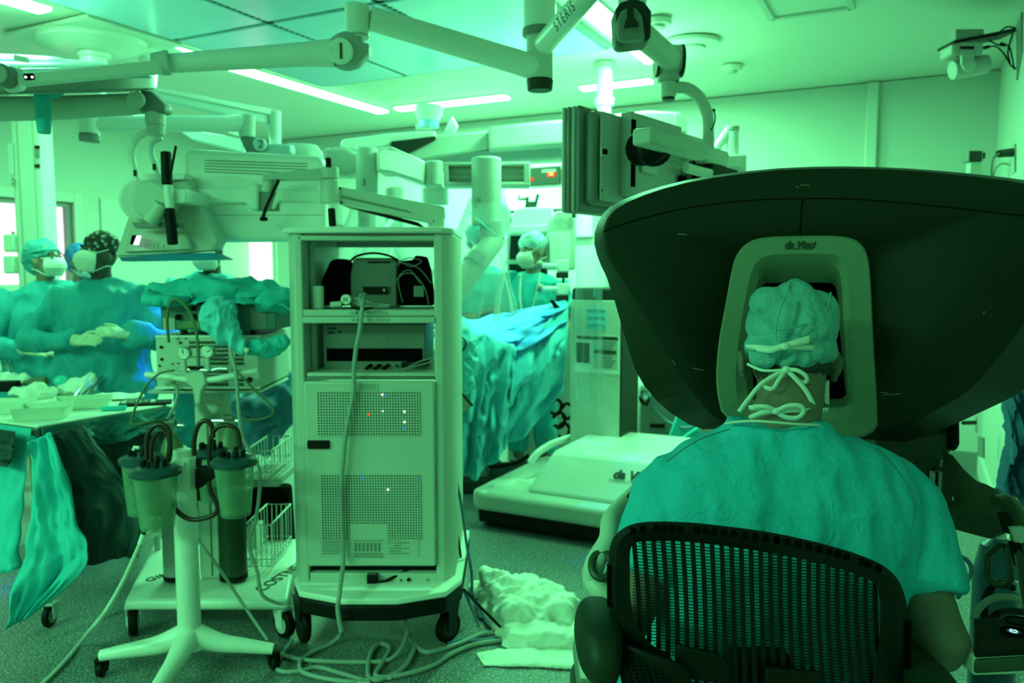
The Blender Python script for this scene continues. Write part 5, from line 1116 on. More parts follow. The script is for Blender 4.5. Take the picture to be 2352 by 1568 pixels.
tail([(100,1000,3.02),(125,1090,2.97),(130,1190,2.92),(140,1260,2.88),(115,1330,2.86),(48,1425,2.86)], [.04,.07,.09,.12,.12,.04], 3, TEAL, 'hanging_drape_tail', 3)
# things on the table
def onT(px, py): return PZ(px, py, tz+.014)
def item(o, lab, cat, grp=None): return tag(o, lab, cat, grp)
t0 = onT(85,955)
def tray(px, py, w_, d_, h, rz, lab):
    q = onT(px,py); X_ = frame(q, rz); 
    def ring(s_, z): return [(-w_/2*s_,-d_/2*s_,z),(w_/2*s_,-d_/2*s_,z),(w_/2*s_,d_/2*s_,z),(-w_/2*s_,d_/2*s_,z)]
    v_ = ring(.88,0)+ring(1,h)+ring(.97,h)+ring(.85,.004)
    m_ = MB(X_).add(v_, [(3,2,1,0)]+[(i,(i+1)%4,4+(i+1)%4,4+i) for i in range(4)]+[(4+i,4+(i+1)%4,8+(i+1)%4,8+i) for i in range(4)]+[(8+i,8+(i+1)%4,12+(i+1)%4,12+i) for i in range(4)]+[(12,13,14,15)])
    return item(m_.build('plastic_tray', mat('milky_plastic',(.62,.72,.6),.3) if 'milky_plastic' not in MATS else MATS['milky_plastic'], None, bevel=.004), lab, 'tray')
tray(100,958,.20,.16,.052,.25,'milky plastic tray nearest the front corner of the instrument table'); tray(190,935,.24,.15,.045,.35,'milky plastic tray beside the dark instruments on the instrument table')
tray(20,945,.18,.14,.05,.1,'milky plastic tray at the left edge of the instrument table')
def lump(nm, px, py, rs, m, lab, seed, cat='gauze', amp=.03, dz=0, vox=.008):
    q = onT(px,py); q.z += rs[2]*.8+dz; return item(MB().ball(q, rs).skin(nm, m, None, vox, 3, fold(amp,16,seed)), lab, cat)
lump('gauze_heap', 75,915,(.10,.08,.04),CLOTH,'heap of white gauze in the middle of the instrument table',1)
lump('gauze_heap', 175,905,(.09,.07,.04),CLOTH,'heap of white gauze behind the teal bulb on the instrument table',4)
lump('gauze_heap', 270,915,(.12,.09,.012),CLOTH,'flat white gauze spread on the right half of the instrument table',7, amp=.012)
lump('gauze_heap', 25,890,(.12,.07,.04),CLOTH,'white towel roll at the back left of the instrument table',9)
lump('tissue_wad', 210,890,(.03,.03,.05),CLOTH,'upright twist of white gauze behind the scissors',12, amp=.02)
lump('rolled_towel', 75,893,(.08,.035,.03),mat('drab_towel',(.16,.20,.12),.8),'drab green rolled towel at the back of the instrument table',3,'towel')
q = onT(142,905); q.z += .065
bb = thing('bulb_syringe', onT(142,905), 'round teal rubber bulb standing on the gauze of the instrument table', 'bulb syringe'); MB().ball(q, (.034,.034,.030)).build('bulb', mat('teal_rubber',(.05,.60,.62),.3), bb); MB().tube([q-V((0,0,.02)), q-V((.012,0,.06))], [.018,.022], 14).build('neck', MATS['teal_rubber'], bb)
q = onT(10,900); item(MB().box(q+V((0,0,.03)), (.13,.08,.05), .2).build('dark_box', BK, None, bevel=.006), 'dark brown box at the left edge of the instrument table', 'box')
for k,(x0_,y0_,x1_,y1_,m) in enumerate(((170,935,236,890,TMID),(165,930,225,903,ST),(178,937,232,900,GM),(160,928,205,910,ST),(190,932,238,898,DKT))):
    a_, b_ = onT(x0_,y0_), onT(x1_,y1_); b_.z += .04+.01*k; a_.z += .01
    item(MB().tube([a_, a_.lerp(b_,.5)+V((0,0,.008)), b_], [.004,.007,.003], 8).build('surgical_instrument', m, None), ['dark teal handled instrument, longest of the bundle on the table','steel instrument lying under the teal handled one','dull grey instrument in the middle of the bundle','short steel instrument at the left end of the bundle','darkest instrument on top of the bundle'][k], 'instrument', 'instruments bundled on the table')
for k in range(4):
    a_, b_ = onT(5+9*k,890), onT(-4+11*k,862); b_.z += .09
    item(MB().tube([a_+V((0,0,.02)), b_], .004, 8).build('upright_instrument', ST if k%2 else GM, None), 'steel instrument shaft standing up at the back left of the instrument table', 'instrument', 'upright instruments at the left edge')
q = onT(262,942); item(MB(frame(q,.2)).box((0,0,.010), (.10,.03,.018)).build('teal_sponge', TEAL, None, bevel=.004), 'flat teal packet near the right front edge of the instrument table', 'packet')
q = onT(335,928); nt_ = thing('needle_tray', q, 'flat black mesh tray at the far right end of the instrument table', 'tray'); MB(frame(q,.35)).box((0,0,.006), (.22,.10,.010)).build('tray', BK, nt_, bevel=.002)
for k in range(5): MB(frame(q,.35)).box((-.09+.03*k,0,.014), (.02,.06,.006)).build('packet', GM if k%2 else W2, nt_)
# ================================================================ PEOPLE
def hand(mb, w_, d_, n_, side, curl=.5, s=1.0):      # wrist point, finger direction, palm normal (towards what it holds), side = thumb side (+1/-1)
    w_ = V(w_); d_ = V(d_).normalized(); n_ = V(n_); n_ = (n_-d_*n_.dot(d_)).normalized(); x_ = d_.cross(n_)*side
    mb.tube([w_-d_*.02*s, w_+d_*.03*s, w_+d_*.075*s], [.026*s,.036*s,.036*s], 14, flat=.55, up=n_)
    kn = w_+d_*.082*s
    for i, L in enumerate((.066,.078,.073,.058)):
        o = kn+x_*(.026-.0175*i)*s; pts = [o-d_*.02*s]; a = 0.08+curl*.2; q = o
        pts.append(q)
        for seg_, k in ((.45,1.0),(.30,1.0),(.25,.8)):
            q = q+(d_*math.cos(a)+n_*math.sin(a))*L*seg_*s; pts.append(q); a += curl*.95*k
        mb.tube(pts, [.0095*s,.0095*s,.009*s,.0085*s,.0065*s], 10)
    o = w_+d_*.02*s+x_*.022*s
    mb.tube([o, o+(d_*.5+x_*.8+n_*.2).normalized()*.035*s, o+(d_*.5+x_*.8+n_*.2).normalized()*.035*s+(d_*.8+x_*.3+n_*.5*curl).normalized()*.03*s, o+(d_*.5+x_*.8).normalized()*.035*s+(d_*.9+x_*.15+n_*.6*curl).normalized()*.055*s], [.013*s,.012*s,.010*s,.007*s], 10)
def person(name_lab, feet, yaw, H, hyaw, hpitch, arms, skin=SKIN, gown=GOWN, cap=None, capshape='bouffant', mask=MASK, long_gown=True, gloves=True, glasses=False, sit=False, fat=1.0, folds=.02, seed=0):
    s = H/1.72; t = thing('person', V(feet), name_lab, 'person'); X_ = frame(feet, yaw); HR = Euler((hpitch, 0, hyaw)).to_matrix()
    hc = V((0,-.02,1.595*s)); sh = 1.40*s
    def hl(x,y,z): return hc+HR @ V((x*s,y*s,z*s))          # head-local
    b_ = MB(X_)
    hm = HR.to_euler()
    b_.ball(hl(0,.012,.02), (.076*s,.094*s,.105*s), rot=hm); b_.ball(hl(0,-.02,-.05), (.060*s,.070*s,.062*s), rot=hm)
    b_.ball(hl(0,-.055,-.085), (.028*s,.026*s,.022*s), rot=hm); b_.tube([hl(0,-.086,.015), hl(0,-.108,-.030)], [.009*s,.015*s], 10)
    for sx in (-1,1): b_.ball(hl(sx*.078,.012,-.01), (.010*s,.018*s,.032*s), rot=hm); b_.ball(hl(sx*.03,-.076,.028), (.026*s,.014*s,.008*s), rot=hm)
    b_.tube([hl(0,.015,-.05), V((0,.03,1.42*s)), V((0,.02,1.36*s))], [.055*s,.056*s,.075*s], 18)
    b_.rings([((0,.01,1.43*s),.08*s,.06*s),((0,.02,1.38*s),.15*s,.07*s),((0,.0,1.25*s),.155*s,.085*s),((0,.0,1.05*s),.14*s,.08*s),((0,.0,.92*s),.165*s,.11*s),((0,.01,.80*s),.15*s,.10*s)])
    for sx in (-1,1): b_.tube([(sx*.09*s,0,.86*s),(sx*.10*s,-.01,.48*s),(sx*.10*s,.02,.09*s)], [.085*s,.055*s,.042*s], 16); b_.ball((sx*.10*s,-.05,.04), (.045*s,.12*s,.04))
    joints = []
    for sx,(el,wr) in zip((-1,1), arms):
        S_ = V((sx*.18*s,.0,1.375*s)); el = V(el)*1.0; wr = V(wr)
        b_.tube([S_, el, wr], [.046*s,.034*s,.026*s], 16); joints.append((S_,el,wr))
    bo = b_.skin('body', skin, t, .011, 5)
    # face
    for sx in (-1,1):
        e_ = MB(X_).ball(hl(sx*.031,-.078,.012), (.013*s,.009*s,.008*s), rot=hm).build('eye', mat('eye_white',(.5,.55,.5),.3) if 'eye_white' not in MATS else MATS['eye_white'], t)
        MB(X_).ball(hl(sx*.031,-.086,.012), .0055*s).build('iris', BK, e_)
        MB(X_).tube([hl(sx*.014,-.088,.034), hl(sx*.033,-.090,.040), hl(sx*.052,-.074,.034)], .004*s, 8).build('eyebrow', HAIR, t)
    g = MB(X_); rr = 1.0
    if long_gown:
        g.rings([((0,.01,1.455*s),.075*s,.065*s),((0,.01,1.42*s),.14*s,.09*s),((0,.01,1.385*s),.20*s*fat,.115*s),((0,.0,1.25*s),.215*s*fat,.145*s),((0,0,1.05*s),.215*s*fat,.155*s),((0,0,.80*s),.235*s*fat,.165*s),((0,0,.50*s),.25*s*fat,.17*s),((0,0,.40*s),.25*s*fat,.17*s)])
    else:
        g.rings([((0,.01,1.435*s),.075*s,.06*s),((0,.01,1.41*s),.14*s,.08*s),((0,.01,1.38*s),.19*s,.105*s),((0,0,1.25*s),.20*s,.13*s),((0,0,1.0*s),.18*s,.125*s),((0,0,.85*s),.19*s,.13*s)])
        for sx in (-1,1): g.tube([(sx*.09*s,0,.95*s),(sx*.10*s,-.01,.5*s),(sx*.10*s,.02,.14*s)], [.11*s,.085*s,.075*s], 16)
    for S_,el,wr in joints:
        if long_gown: g.tube([S_, el, el.lerp(wr,.88)], [.078*s,.074*s,.050*s], 16)
        else: g.tube([S_, S_.lerp(el,.75)], [.075*s,.080*s], 16)
    g.skin('surgical_gown' if long_gown else 'scrub_suit', gown, t, .010, 4, lambda p, n, a_=fold(folds*.6, 5, seed, (1,1,.5)), b_=crease(folds*1.6, 6, seed+3, (1,1,.6)): a_(p,n)+b_(p,n))
    for i,(S_,el,wr) in enumerate(joints):
        d_ = (wr-el).normalized(); h_ = MB(X_); sd = (-1,1)[i]
        inward = V((-sd*.9,-.3,.1))
        hand(h_, wr, (d_+inward*.25), V((0,.8,-.6)), 1 if sd<0 else -1, .35, s)
        if gloves: h_.tube([el.lerp(wr,.80), wr], [.040*s,.030*s], 14)
        h_.skin('glove' if gloves else 'hand', GLOVE if gloves else skin, t, .0045, 2)
    # cap
    if cap:
        c_ = MB(X_)
        if capshape == 'bouffant': c_.ball(hl(0,.035,.045), (.098*s,.112*s,.095*s), rot=hm); c_.ball(hl(0,.075,.0), (.085*s,.075*s,.085*s), rot=hm)
        else: c_.ball(hl(0,.018,.055), (.088*s,.106*s,.088*s), rot=hm)
        c_.skin('cap', cap, t, .007, 3, fold(.014, 14, seed))
        if capshape == 'bouffant': MB(X_).tube([hl(.088*math.sin(a),.0-.10*math.cos(a)+.02,.045+.012*math.cos(a)) for a in [i*.2 for i in range(-8,9)]], .006*s, 8).build('cap_band', cap, t)
    if mask:
        k_ = MB(X_).grid(lambda a,b: hl(.082*math.sin((a-.5)*2.3)*(.75+.35*math.sin(pi*b)), -.012-.108*math.cos((a-.5)*2.3)*(.72+.36*math.sin(pi*b**.8)), .008-.115*b+.003*math.sin(30*b)), 20, 12)
        k_.build('face_mask', mask, t, thick=.003)
        for sx in (-1,1):
            MB(X_).tube([hl(sx*.066,-.052,.0), hl(sx*.082,.0,.03), hl(sx*.07,.08,.06)], .003*s, 6).build('mask_tie', RIB, t)
            MB(X_).tube([hl(sx*.060,-.045,-.10), hl(sx*.078,.01,-.06), hl(sx*.05,.085,-.05)], .003*s, 6).build('mask_tie', RIB, t)
    if glasses:
        gl = MB(X_)
        for sx in (-1,1): gl.tube([hl(sx*.033+.022*math.cos(a),-.098,.012+.016*math.sin(a)) for a in [i*pi/8 for i in range(16)]], .003*s, 6, closed=True); gl.tube([hl(sx*.055,-.096,.018), hl(sx*.08,-.02,.015)], .003*s, 6)
        gl.tube([hl(-.012,-.100,.015), hl(.012,-.100,.015)], .003*s, 6); gl.build('glasses', BK, t)
    return t, X_, hl, s
capd = mat('patterned_cap', (.04,.06,.05), .7); ntc = capd.node_tree; vz = ntc.nodes.new('ShaderNodeTexVoronoi'); vz.inputs['Scale'].default_value = 38; rc_ = ntc.nodes.new('ShaderNodeValToRGB')
rc_.color_ramp.elements[0].position=.25; rc_.color_ramp.elements[0].color=(.35,.42,.38,1); rc_.color_ramp.elements[1].position=.40; rc_.color_ramp.elements[1].color=(.015,.02,.02,1)
ntc.links.new([n for n in ntc.nodes if n.type=='TEX_COORD'][0].outputs['Object'], vz.inputs['Vector']); ntc.links.new(vz.outputs['Distance'], rc_.inputs['Fac']); ntc.links.new(rc_.outputs['Color'], ntc.nodes['Principled BSDF'].inputs['Base Color'])
CAPT = mat('teal_cap', (.06,.34,.40), .7, bump=(30,.3,1)); CAPB = mat('blue_cap', (.04,.22,.62), .7)
f1 = base(243, 900, 4.35)
person('person in a long blue gown and dark patterned cap, gloved hands clasped', f1, math.radians(8), 1.66, math.radians(-38), math.radians(-12),
       (((-.33,-.08,1.08),(-.03,-.27,1.10)), ((.34,-.08,1.08),(.20,-.27,1.13))), skin=SKIND, cap=capd, capshape='skull', fat=1.12, folds=.035, seed=3)
f2 = base(120, 900, 4.85)
person('person in green gown, teal bouffant cap and glasses, at the far left', f2, math.radians(32), 1.64, math.radians(42), math.radians(-6),
       (((-.32,-.06,1.02),(-.12,-.26,1.0)), ((.32,-.06,1.02),(.10,-.26,1.0))), skin=SKIN, cap=CAPT, glasses=True, fat=1.12, folds=.035, seed=7)
f3 = base(493, 900, 4.9)
person('masked person in blue gown behind the generator units, eyes hidden by monitor', f3, 0, 1.70, math.radians(-8), math.radians(6),
       (((-.30,-.06,1.08),(-.12,-.30,1.05)), ((.30,-.06,1.08),(.12,-.30,1.05))), skin=SKIND, cap=CAPT, capshape='skull', folds=.03, seed=11)
f5 = base(200, 900, 5.7)
person('person in a blue cap mostly hidden behind the two gowned people at the left', f5, math.radians(60), 1.64, 0, 0,
       (((-.28,-.02,1.08),(-.25,-.20,.90)), ((.28,-.02,1.08),(.25,-.20,.90))), skin=SKIN, cap=CAPB, gown=CAPB, gloves=False, long_gown=False, seed=2)
f4 = base(1222, 700, 5.75)
t4, X4, hl4, s4 = person('person in teal scrubs with pale cap, white mask and lanyard', f4, math.radians(-6), 1.72, math.radians(-48), math.radians(8),
       (((-.24,-.02,1.10),(-.20,-.26,.98)), ((.26,-.02,1.10),(.22,-.26,.98))), skin=SKIN, cap=mat('pale_cap',(.40,.62,.70),.7), capshape='skull', gown=mat('bright_scrub',(.03,.50,.58),.8), gloves=False, long_gown=False, folds=.015, seed=5)
MB(X4).tube([(-.07,-.05,1.44),(-.075,-.125,1.30),(-.05,-.150,1.10),(-.03,-.155,.99),(-.01,-.150,1.10),(.04,-.125,1.30),(.065,-.05,1.44)], .008, 8, smooth=4, flat=.4).build('lanyard', RIB, t4); MB(X4).box((-.03,-.158,.95), (.055,.006,.08)).build('badge', W, t4)
f6 = base(1105, 700, 5.8)
person('person in teal short sleeves leaning over the patient, face behind plastic drape', f6, 0, 1.79, math.radians(20), math.radians(20),
       (((-.24,-.10,1.15),(-.30,-.34,1.08)), ((.20,-.04,1.23),(-.03,-.24,1.14))), skin=SKIND, cap=CAPT, gown=MATS['bright_scrub'], gloves=False, long_gown=False, folds=.015, seed=9)
# ================================================================ SURGEON AT THE CONSOLE
sg = thing('person', (.52, 1.52, 0), 'surgeon seen from behind, seated in the mesh chair, in teal scrubs and a tied cap', 'person')
K = 1.50
def Pz(px, py, Y): return P(px, py, Y)
bdy = MB(); hcS = P(1815,780,1.64)
bdy.ball(hcS, (.080,.098,.112)); bdy.ball(hcS+V((0,.05,-.06)), (.06,.06,.06)); bdy.ball(hcS+V((0,.085,-.10)), (.028,.028,.022)); bdy.tube([hcS+V((0,.098,0)), hcS+V((0,.115,-.045))], [.010,.015], 10)
for sx,(ex,ey) in ((-1,(1704,836)),(1,(1919,843))):
    e_ = P(ex,ey,1.625); bdy.ball(e_, (.009,.020,.036), rot=Euler((0,sx*.16,0))); bdy.tube([e_+V((sx*.004,-.012,.028)), e_+V((sx*.008,-.020,.01)), e_+V((sx*.005,-.014,-.02)), e_+V((0,-.004,-.032))], .0045, 8)
bdy.rings([(P(1786,1050,1.57),.14,.06),(P(1788,1010,1.56),.090,.060),(P(1800,962,1.555),.070,.066),(P(1815,915,1.58),.065,.064),(P(1817,870,1.60),.066,.068),(P(1817,820,1.62),.070,.07)], seg=28)
cx_ = P(1800,1200,K).x
for (py,hw,ry,Yc_) in (): pass
bdy.rings([(V((cx_,1.57,1.12)),.10,.06),(V((cx_,1.56,1.07)),.18,.085),(V((cx_,1.55,.95)),.18,.10),(V((cx_-.01,1.50,.78)),.165,.11),(V((cx_-.02,1.47,.62)),.18,.13),(V((cx_-.02,1.47,.54)),.17,.14)])
SR = P(2035,1120,1.53); ER = P(2170,1490,1.40); WR = V((.70,1.70,.80)); SL = P(1575,1120,1.53); EL = V((.205,1.42,.80)); WL = V((.33,1.70,.80))
for S_,E_,W_ in ((SR,ER,WR),(SL,EL,WL)):
    bdy.tube([S_, S_.lerp(E_,.55)+V((.004,0,0)), E_.lerp(S_,.14), E_, E_.lerp(W_,.3), W_], [.046,.046,.046,.045,.042,.028], 18, smooth=3)
hipz = .60
for sx in (-1,1):
    hx = cx_-.02+sx*.10; kx = cx_-.02+sx*.17
    bdy.tube([(hx,1.50,hipz),(kx,1.92,.56),(kx,1.98,.52)], [.095,.065,.06], 18); bdy.tube([(kx,1.97,.54),(kx,2.02,.30),(kx,2.00,.10)], [.062,.055,.042], 16); bdy.ball((kx,2.08,.05), (.045,.13,.045))
bdy.skin('body', mat('surgeon_skin', (.17,.13,.10), .55, noise_col=(8,.1)), sg, .008, 5)
hnd = MB(); hand(hnd, WR, (-.25,.9,.05), (-.8,0,-.5), -1, .6); hnd.skin('hand', SKIN, sg, .0045, 2)
hnd = MB(); hand(hnd, WL, (.25,.9,.05), (.8,0,-.5), 1, .6); hnd.skin('hand', SKIN, sg, .0045, 2)
hr = MB(); hr.ball(P(1817,815,1.625), (.0785,.090,.082)); 
ho = hr.ball(P(1816,862,1.60), (.070,.050,.026)).skin('hair', HAIR, sg, .005, 4, fold(.004,60,1))
# scrub top
sc_ = MB()
def ring_px(py, xl, xr, Y_, ry): a = P(xl,py,Y_); b_ = P(xr,py,Y_); return ((a+b_)/2, (b_.x-a.x)/2, ry)
sc_.rings([ring_px(962,1668,1900,1.535,.083), ring_px(985,1650,1915,1.535,.090), ring_px(1005,1600,1965,1.535,.100), ring_px(1035,1550,2030,1.53,.112), ring_px(1075,1515,2075,1.53,.124), ring_px(1120,1500,2095,1.52,.136),
    ring_px(1200,1488,2110,1.51,.145), ring_px(1320,1505,2080,1.50,.150), ring_px(1450,1520,2050,1.49,.145), ring_px(1600,1510,2060,1.48,.155), ring_px(1700,1505,2060,1.48,.165)], seg=40, ex=2.3)
sc_.tube([P(2010,1085,1.53),P(2062,1125,1.53),P(2098,1190,1.51),P(2118,1270,1.48),P(2135,1365,1.45)], [.052,.062,.063,.064,.066], 26, smooth=3)
sc_.tube([P(1600,1085,1.53),P(1545,1125,1.53),P(1515,1190,1.51),P(1497,1260,1.49),P(1480,1330,1.46)], [.052,.062,.064,.066,.068], 26, smooth=3)
def sfold(p, n):
    w1 = noise.fractal(V((p.x*14+1, p.y*3, p.z*4.5)), 1.0, 2.0, 3); w2 = noise.noise(V((p.x*5+4, 0, p.z*2.2)))
    ridge = math.exp(-((p.x-(cx_+.10)+(p.z-1.0)*.25)/.03)**2)*(1 if p.z<1.02 else .2)
    return .008*w1+.012*w2+.016*(.3-abs(noise.noise(V((p.x*7+2,p.y*2,p.z*3.2+p.x*2)))))+.006*(.3-abs(noise.noise(V((p.x*16,p.y*5,p.z*9)))))+.004*noise.noise(V((p.x*30,p.z*22,3)))+.012*ridge*(1 if n.y<0 else 0)
scrub = sc_.skin('scrub_top', SCRUB, sg, .0075, 5, sfold)
# trousers
tr_ = MB(); tr_.rings([(V((cx_-.02,1.48,.75)),.185,.15),(V((cx_-.02,1.48,.60)),.20,.16),(V((cx_-.02,1.49,.53)),.19,.15)])
for sx in (-1,1):
    hx = cx_-.02+sx*.10; kx = cx_-.02+sx*.17
    tr_.tube([(hx,1.50,.61),(kx,1.93,.57),(kx,2.0,.54)], [.11,.085,.08], 18); tr_.tube([(kx,1.97,.56),(kx,2.02,.30),(kx,2.0,.12)], [.085,.075,.07], 16)
tr_.skin('scrub_trousers', SCRUB, sg, .011, 4, fold(.012,6,3))
for sx in (-1,1): MB().ball((cx_-.02+sx*.17,2.08,.055), (.052,.14,.052)).build('shoe', BK, sg)
# neckline band and seams
colr = catmull([P(1670,972,1.505),P(1700,968,1.470),P(1740,967,1.448),P(1785,970,1.440),P(1830,974,1.444),P(1870,976,1.464),P(1896,980,1.495)], 6)
MB().tube(colr, .0058, 10, flat=.45).build('neck_band', RIB, sg)
def seam(pts, r=.0016, m=None): MB().tube([P(*p) for p in pts], r, 6, smooth=4).build('seam', m or DG, sg)
seamm = mat('seam_thread', (.03,.22,.32), .8)  # darker teal thread for the scrub seams
seam([(1676,985,1.452),(1600,1012,1.44),(1530,1060,1.44)], .0012, seamm)
seam([(2010,1025,1.43),(2062,1080,1.44),(2100,1150,1.43),(2085,1240,1.41),(2072,1300,1.39)], .0016, seamm)
# cap
cpm = MB(); cc2 = P(1818,752,1.635)
cpm.ball(cc2+V((0,.0,.005)), (.090,.108,.082)); cpm.ball(P(1815,800,1.62), (.092,.098,.050)); cpm.ball(P(1770,700,1.62), (.042,.05,.040)); cpm.ball(P(1872,705,1.62), (.044,.05,.038)); cpm.ball(P(1820,690,1.62), (.045,.06,.042))
cpm.ball(P(1765,812,1.585), (.040,.045,.032)); cpm.ball(P(1860,818,1.585), (.038,.045,.028))
def cfold(p, n):
    q = p-cc2; a = math.atan2(q.x+.012, q.z+.02)
    return .0035*noise.fractal(V((p.x*30,p.y*30,p.z*30)),1,2,3) + .0045*math.sin(7*a+3*noise.noise(p*14))*(.5+.5*noise.noise(p*9)) - .010*math.exp(-((q.x+.030-.35*(q.z))/.006)**2)*(1 if n.y<0 and q.z<.06 else 0)
capo = cpm.skin('surgical_cap', CAPM, sg, .0042, 3, cfold)
def rib(pts, w_=.0055, par=None, nm='tie_ribbon', up=(0,-1,0)):
    c_ = catmull([P(*p) for p in pts], 6)
    vs_ = []; n = len(c_)
    for i,p in enumerate(c_):
        t_ = (c_[min(i+1,n-1)]-c_[max(i-1,0)]).normalized(); x_ = t_.cross(V((0,1,0))); x_ = x_.normalized() if x_.length>1e-4 else V((0,0,1))
        vs_ += [p+x_*w_+V((0,.0,0)), p-x_*w_]
    m_ = MB(); m_.add(vs_, [(2*i,2*i+1,2*i+3,2*i+2) for i in range(n-1)]); return m_.build(nm, RIB, par or sg, thick=.0014, ang=80)
yc = 1.528
rib([(1714,797,1.575),(1740,798,1.535),(1775,800,1.520),(1803,793,1.515),(1835,784,1.516),(1860,776,1.52)]); rib([(1738,800,1.53),(1770,804,1.512),(1803,795,1.508),(1840,797,1.514),(1875,800,1.53),(1908,806,1.565)])
rib([(1803,794,1.507),(1830,788,1.506),(1858,783,1.512)], .0045)
MB().ball(P(1803,795,1.505), (.009,.006,.007)).build('tie_knot', RIB, sg)
rib([(1716,835,1.60),(1750,850,1.56),(1790,850,1.545),(1810,847,1.54),(1850,848,1.548),(1890,840,1.575),(1912,815,1.60)], .0028)
yk = 1.528
MB().ball(P(1806,848,yk), (.008,.006,.007)).build('tie_knot', RIB, sg)
rib([(1806,848,yk),(1775,864,yk-.004),(1745,885,yk-.006),(1718,918,yk-.006),(1697,946,yk-.004)], .0045)
rib([(1806,848,yk),(1790,870,yk-.008),(1775,892,yk-.010),(1758,888,yk-.006),(1756,876,yk),(1782,862,yk+.002),(1806,850,yk)], .004)
rib([(1806,848,yk),(1830,850,yk-.008),(1850,862,yk-.010),(1853,876,yk-.006),(1838,876,yk),(1822,862,yk+.002)], .004)
rib([(1808,850,yk),(1826,868,yk-.006),(1846,890,yk-.008),(1860,912,yk-.008),(1869,931,yk-.006)], .0045)
yn = 1.502
MB().ball(P(1783,944,yn), (.009,.006,.007)).build('tie_knot', RIB, sg)
rib([(1720,936,yn+.02),(1745,937,yn+.004),(1783,944,yn),(1820,942,yn),(1860,943,yn+.012),(1903,941,yn+.055)], .0048)
rib([(1783,944,yn),(1750,948,yn-.002),(1722,960,yn+.01)], .005); rib([(1783,944,yn-.002),(1810,932,yn-.008),(1838,932,yn-.008),(1846,945,yn-.006),(1832,959,yn-.006),(1806,958,yn-.004),(1783,946,yn)], .0045)
rib([(1783,944,yn),(1760,934,yn-.004),(1730,934,yn+.002)], .0045)
for pts in (((1815,648,1.60),(1805,680,1.553),(1790,715,1.527),(1781,760,1.517),(1783,785,1.513)), ((1908,672,1.59),(1895,715,1.553),(1860,740,1.53),(1820,752,1.52),(1786,758,1.516)), ((1725,700,1.575),(1745,730,1.545),(1775,755,1.52))):
    MB().ptube(list(pts), .0022, 6, smooth=5).build('cap_seam', CAPM, sg)
MB().prism([P(1893,880,1.60),P(1905,872,1.62),P(1905,930,1.62),P(1895,925,1.60)], (0,.03,0)).build('mask_edge', MASK, sg)
# ================================================================ SURGEON CONSOLE
sc = thing('surgeon_console', base(1840,1200,2.2), 'huge dark rounded surgeon console with a pale viewer frame, in front of the seated surgeon', 'surgeon console')
S_ = [(1362,548),(1376,500),(1410,466),(1500,432),(1600,408),(1750,388),(1900,381),(2050,384),(2200,395),(2352,412),(2450,430),(2500,480),(2500,560),(2440,720),(2380,860),(2352,900),(2290,930),(2100,1018),(2015,1008),(1830,1010),(1660,985),(1600,986),(1520,935),(1466,870),(1440,790),(1400,650),(1374,597)]
I_ = [(1387,545),(1390,510),(1422,474),(1502,440),(1601,415),(1750,394),(1900,387),(2050,390),(2200,402),(2352,420),(2425,445),(2460,500),(2455,570),(2370,720),(2270,850),(2215,905),(2160,935),(2090,972),(2015,985),(1830,985),(1665,972),(1632,950),(1580,890),(1540,830),(1490,740),(1430,640),(1397,590)]
YF = 1.84
def chaikin(p, k=2):
    for _ in range(k): p = [q for i in range(len(p)) for q in ((p[i][0]*.75+p[(i+1)%len(p)][0]*.25, p[i][1]*.75+p[(i+1)%len(p)][1]*.25), (p[i][0]*.25+p[(i+1)%len(p)][0]*.75, p[i][1]*.25+p[(i+1)%len(p)][1]*.75))]
    return p
S_ = chaikin(S_, 1); I_ = chaikin(I_, 1)
def loopmesh(loops, closed_front=None, closed_back=None):
    n = len(loops[0]); m_ = MB(); vs_ = [p for l in loops for p in l]; fs = []
    for k in range(len(loops)-1): fs += [(k*n+i, k*n+(i+1)%n, (k+1)*n+(i+1)%n, (k+1)*n+i) for i in range(n)]
    if closed_front: fs.append(tuple(range(n))[::-1])
    if closed_back: fs.append(tuple((len(loops)-1)*n+i for i in range(n)))
    return m_.add(vs_, fs)
def PL(pts, Y): return [P(x,y,Y) for x,y in pts]
cS = (1880,690)
def sc_px(pts, k): return [(cS[0]+(x-cS[0])*k, cS[1]+(y-cS[1])*k) for x,y in pts]
bkw = [V((p.x*1.0, YF+.52, p.z)) for p in PL(sc_px(S_, .90), YF+.13)]
podm = mat('console_shell', (.013,.022,.011), .5, spec=.2, bump=(220,.10,0), noise_col=(2,.10))
pod = loopmesh([PL(I_, YF), PL(sc_px(I_,1.004), YF+.004), PL(S_, YF+.11), bkw], True, True).build('pod_shell', podm, sc, bevel=.006)
OB = [(1664,975),(1643,890),(1648,800),(1660,730),(1668,690),(1680,620),(1692,580),(1722,552),(1762,543),(1850,541),(1935,541),(1975,553),(1995,585),(2001,650),(2007,800),(2015,915),(2016,1012),(1840,1000)]
I1 = [(1700,950),(1688,880),(1694,800),(1704,730),(1711,690),(1722,635),(1735,603),(1756,588),(1785,583),(1850,582),(1905,582),(1930,590),(1944,610),(1949,650),(1955,800),(1960,915),(1962,965),(1840,955)]
I2 = [(1722,925),(1712,872),(1716,800),(1724,735),(1730,700),(1739,645),(1750,620),(1766,608),(1790,603),(1850,602),(1896,602),(1916,608),(1929,625),(1934,655),(1941,800),(1948,895),(1954,940),(1840,930)]
I3 = [(1735,915),(1728,872),(1732,800),(1737,740),(1741,700),(1744,672),(1750,656),(1762,650),(1790,649),(1850,649),(1896,649),(1910,650),(1920,658),(1924,680),(1932,800),(1940,880),(1946,920),(1840,910)]
OB, I1, I2, I3 = [chaikin(q_, 2) for q_ in (OB, I1, I2, I3)]
cut = loopmesh([PL(I1, YF-.05), PL(I1, YF+.30)], True, True).build('cut', BK, None)
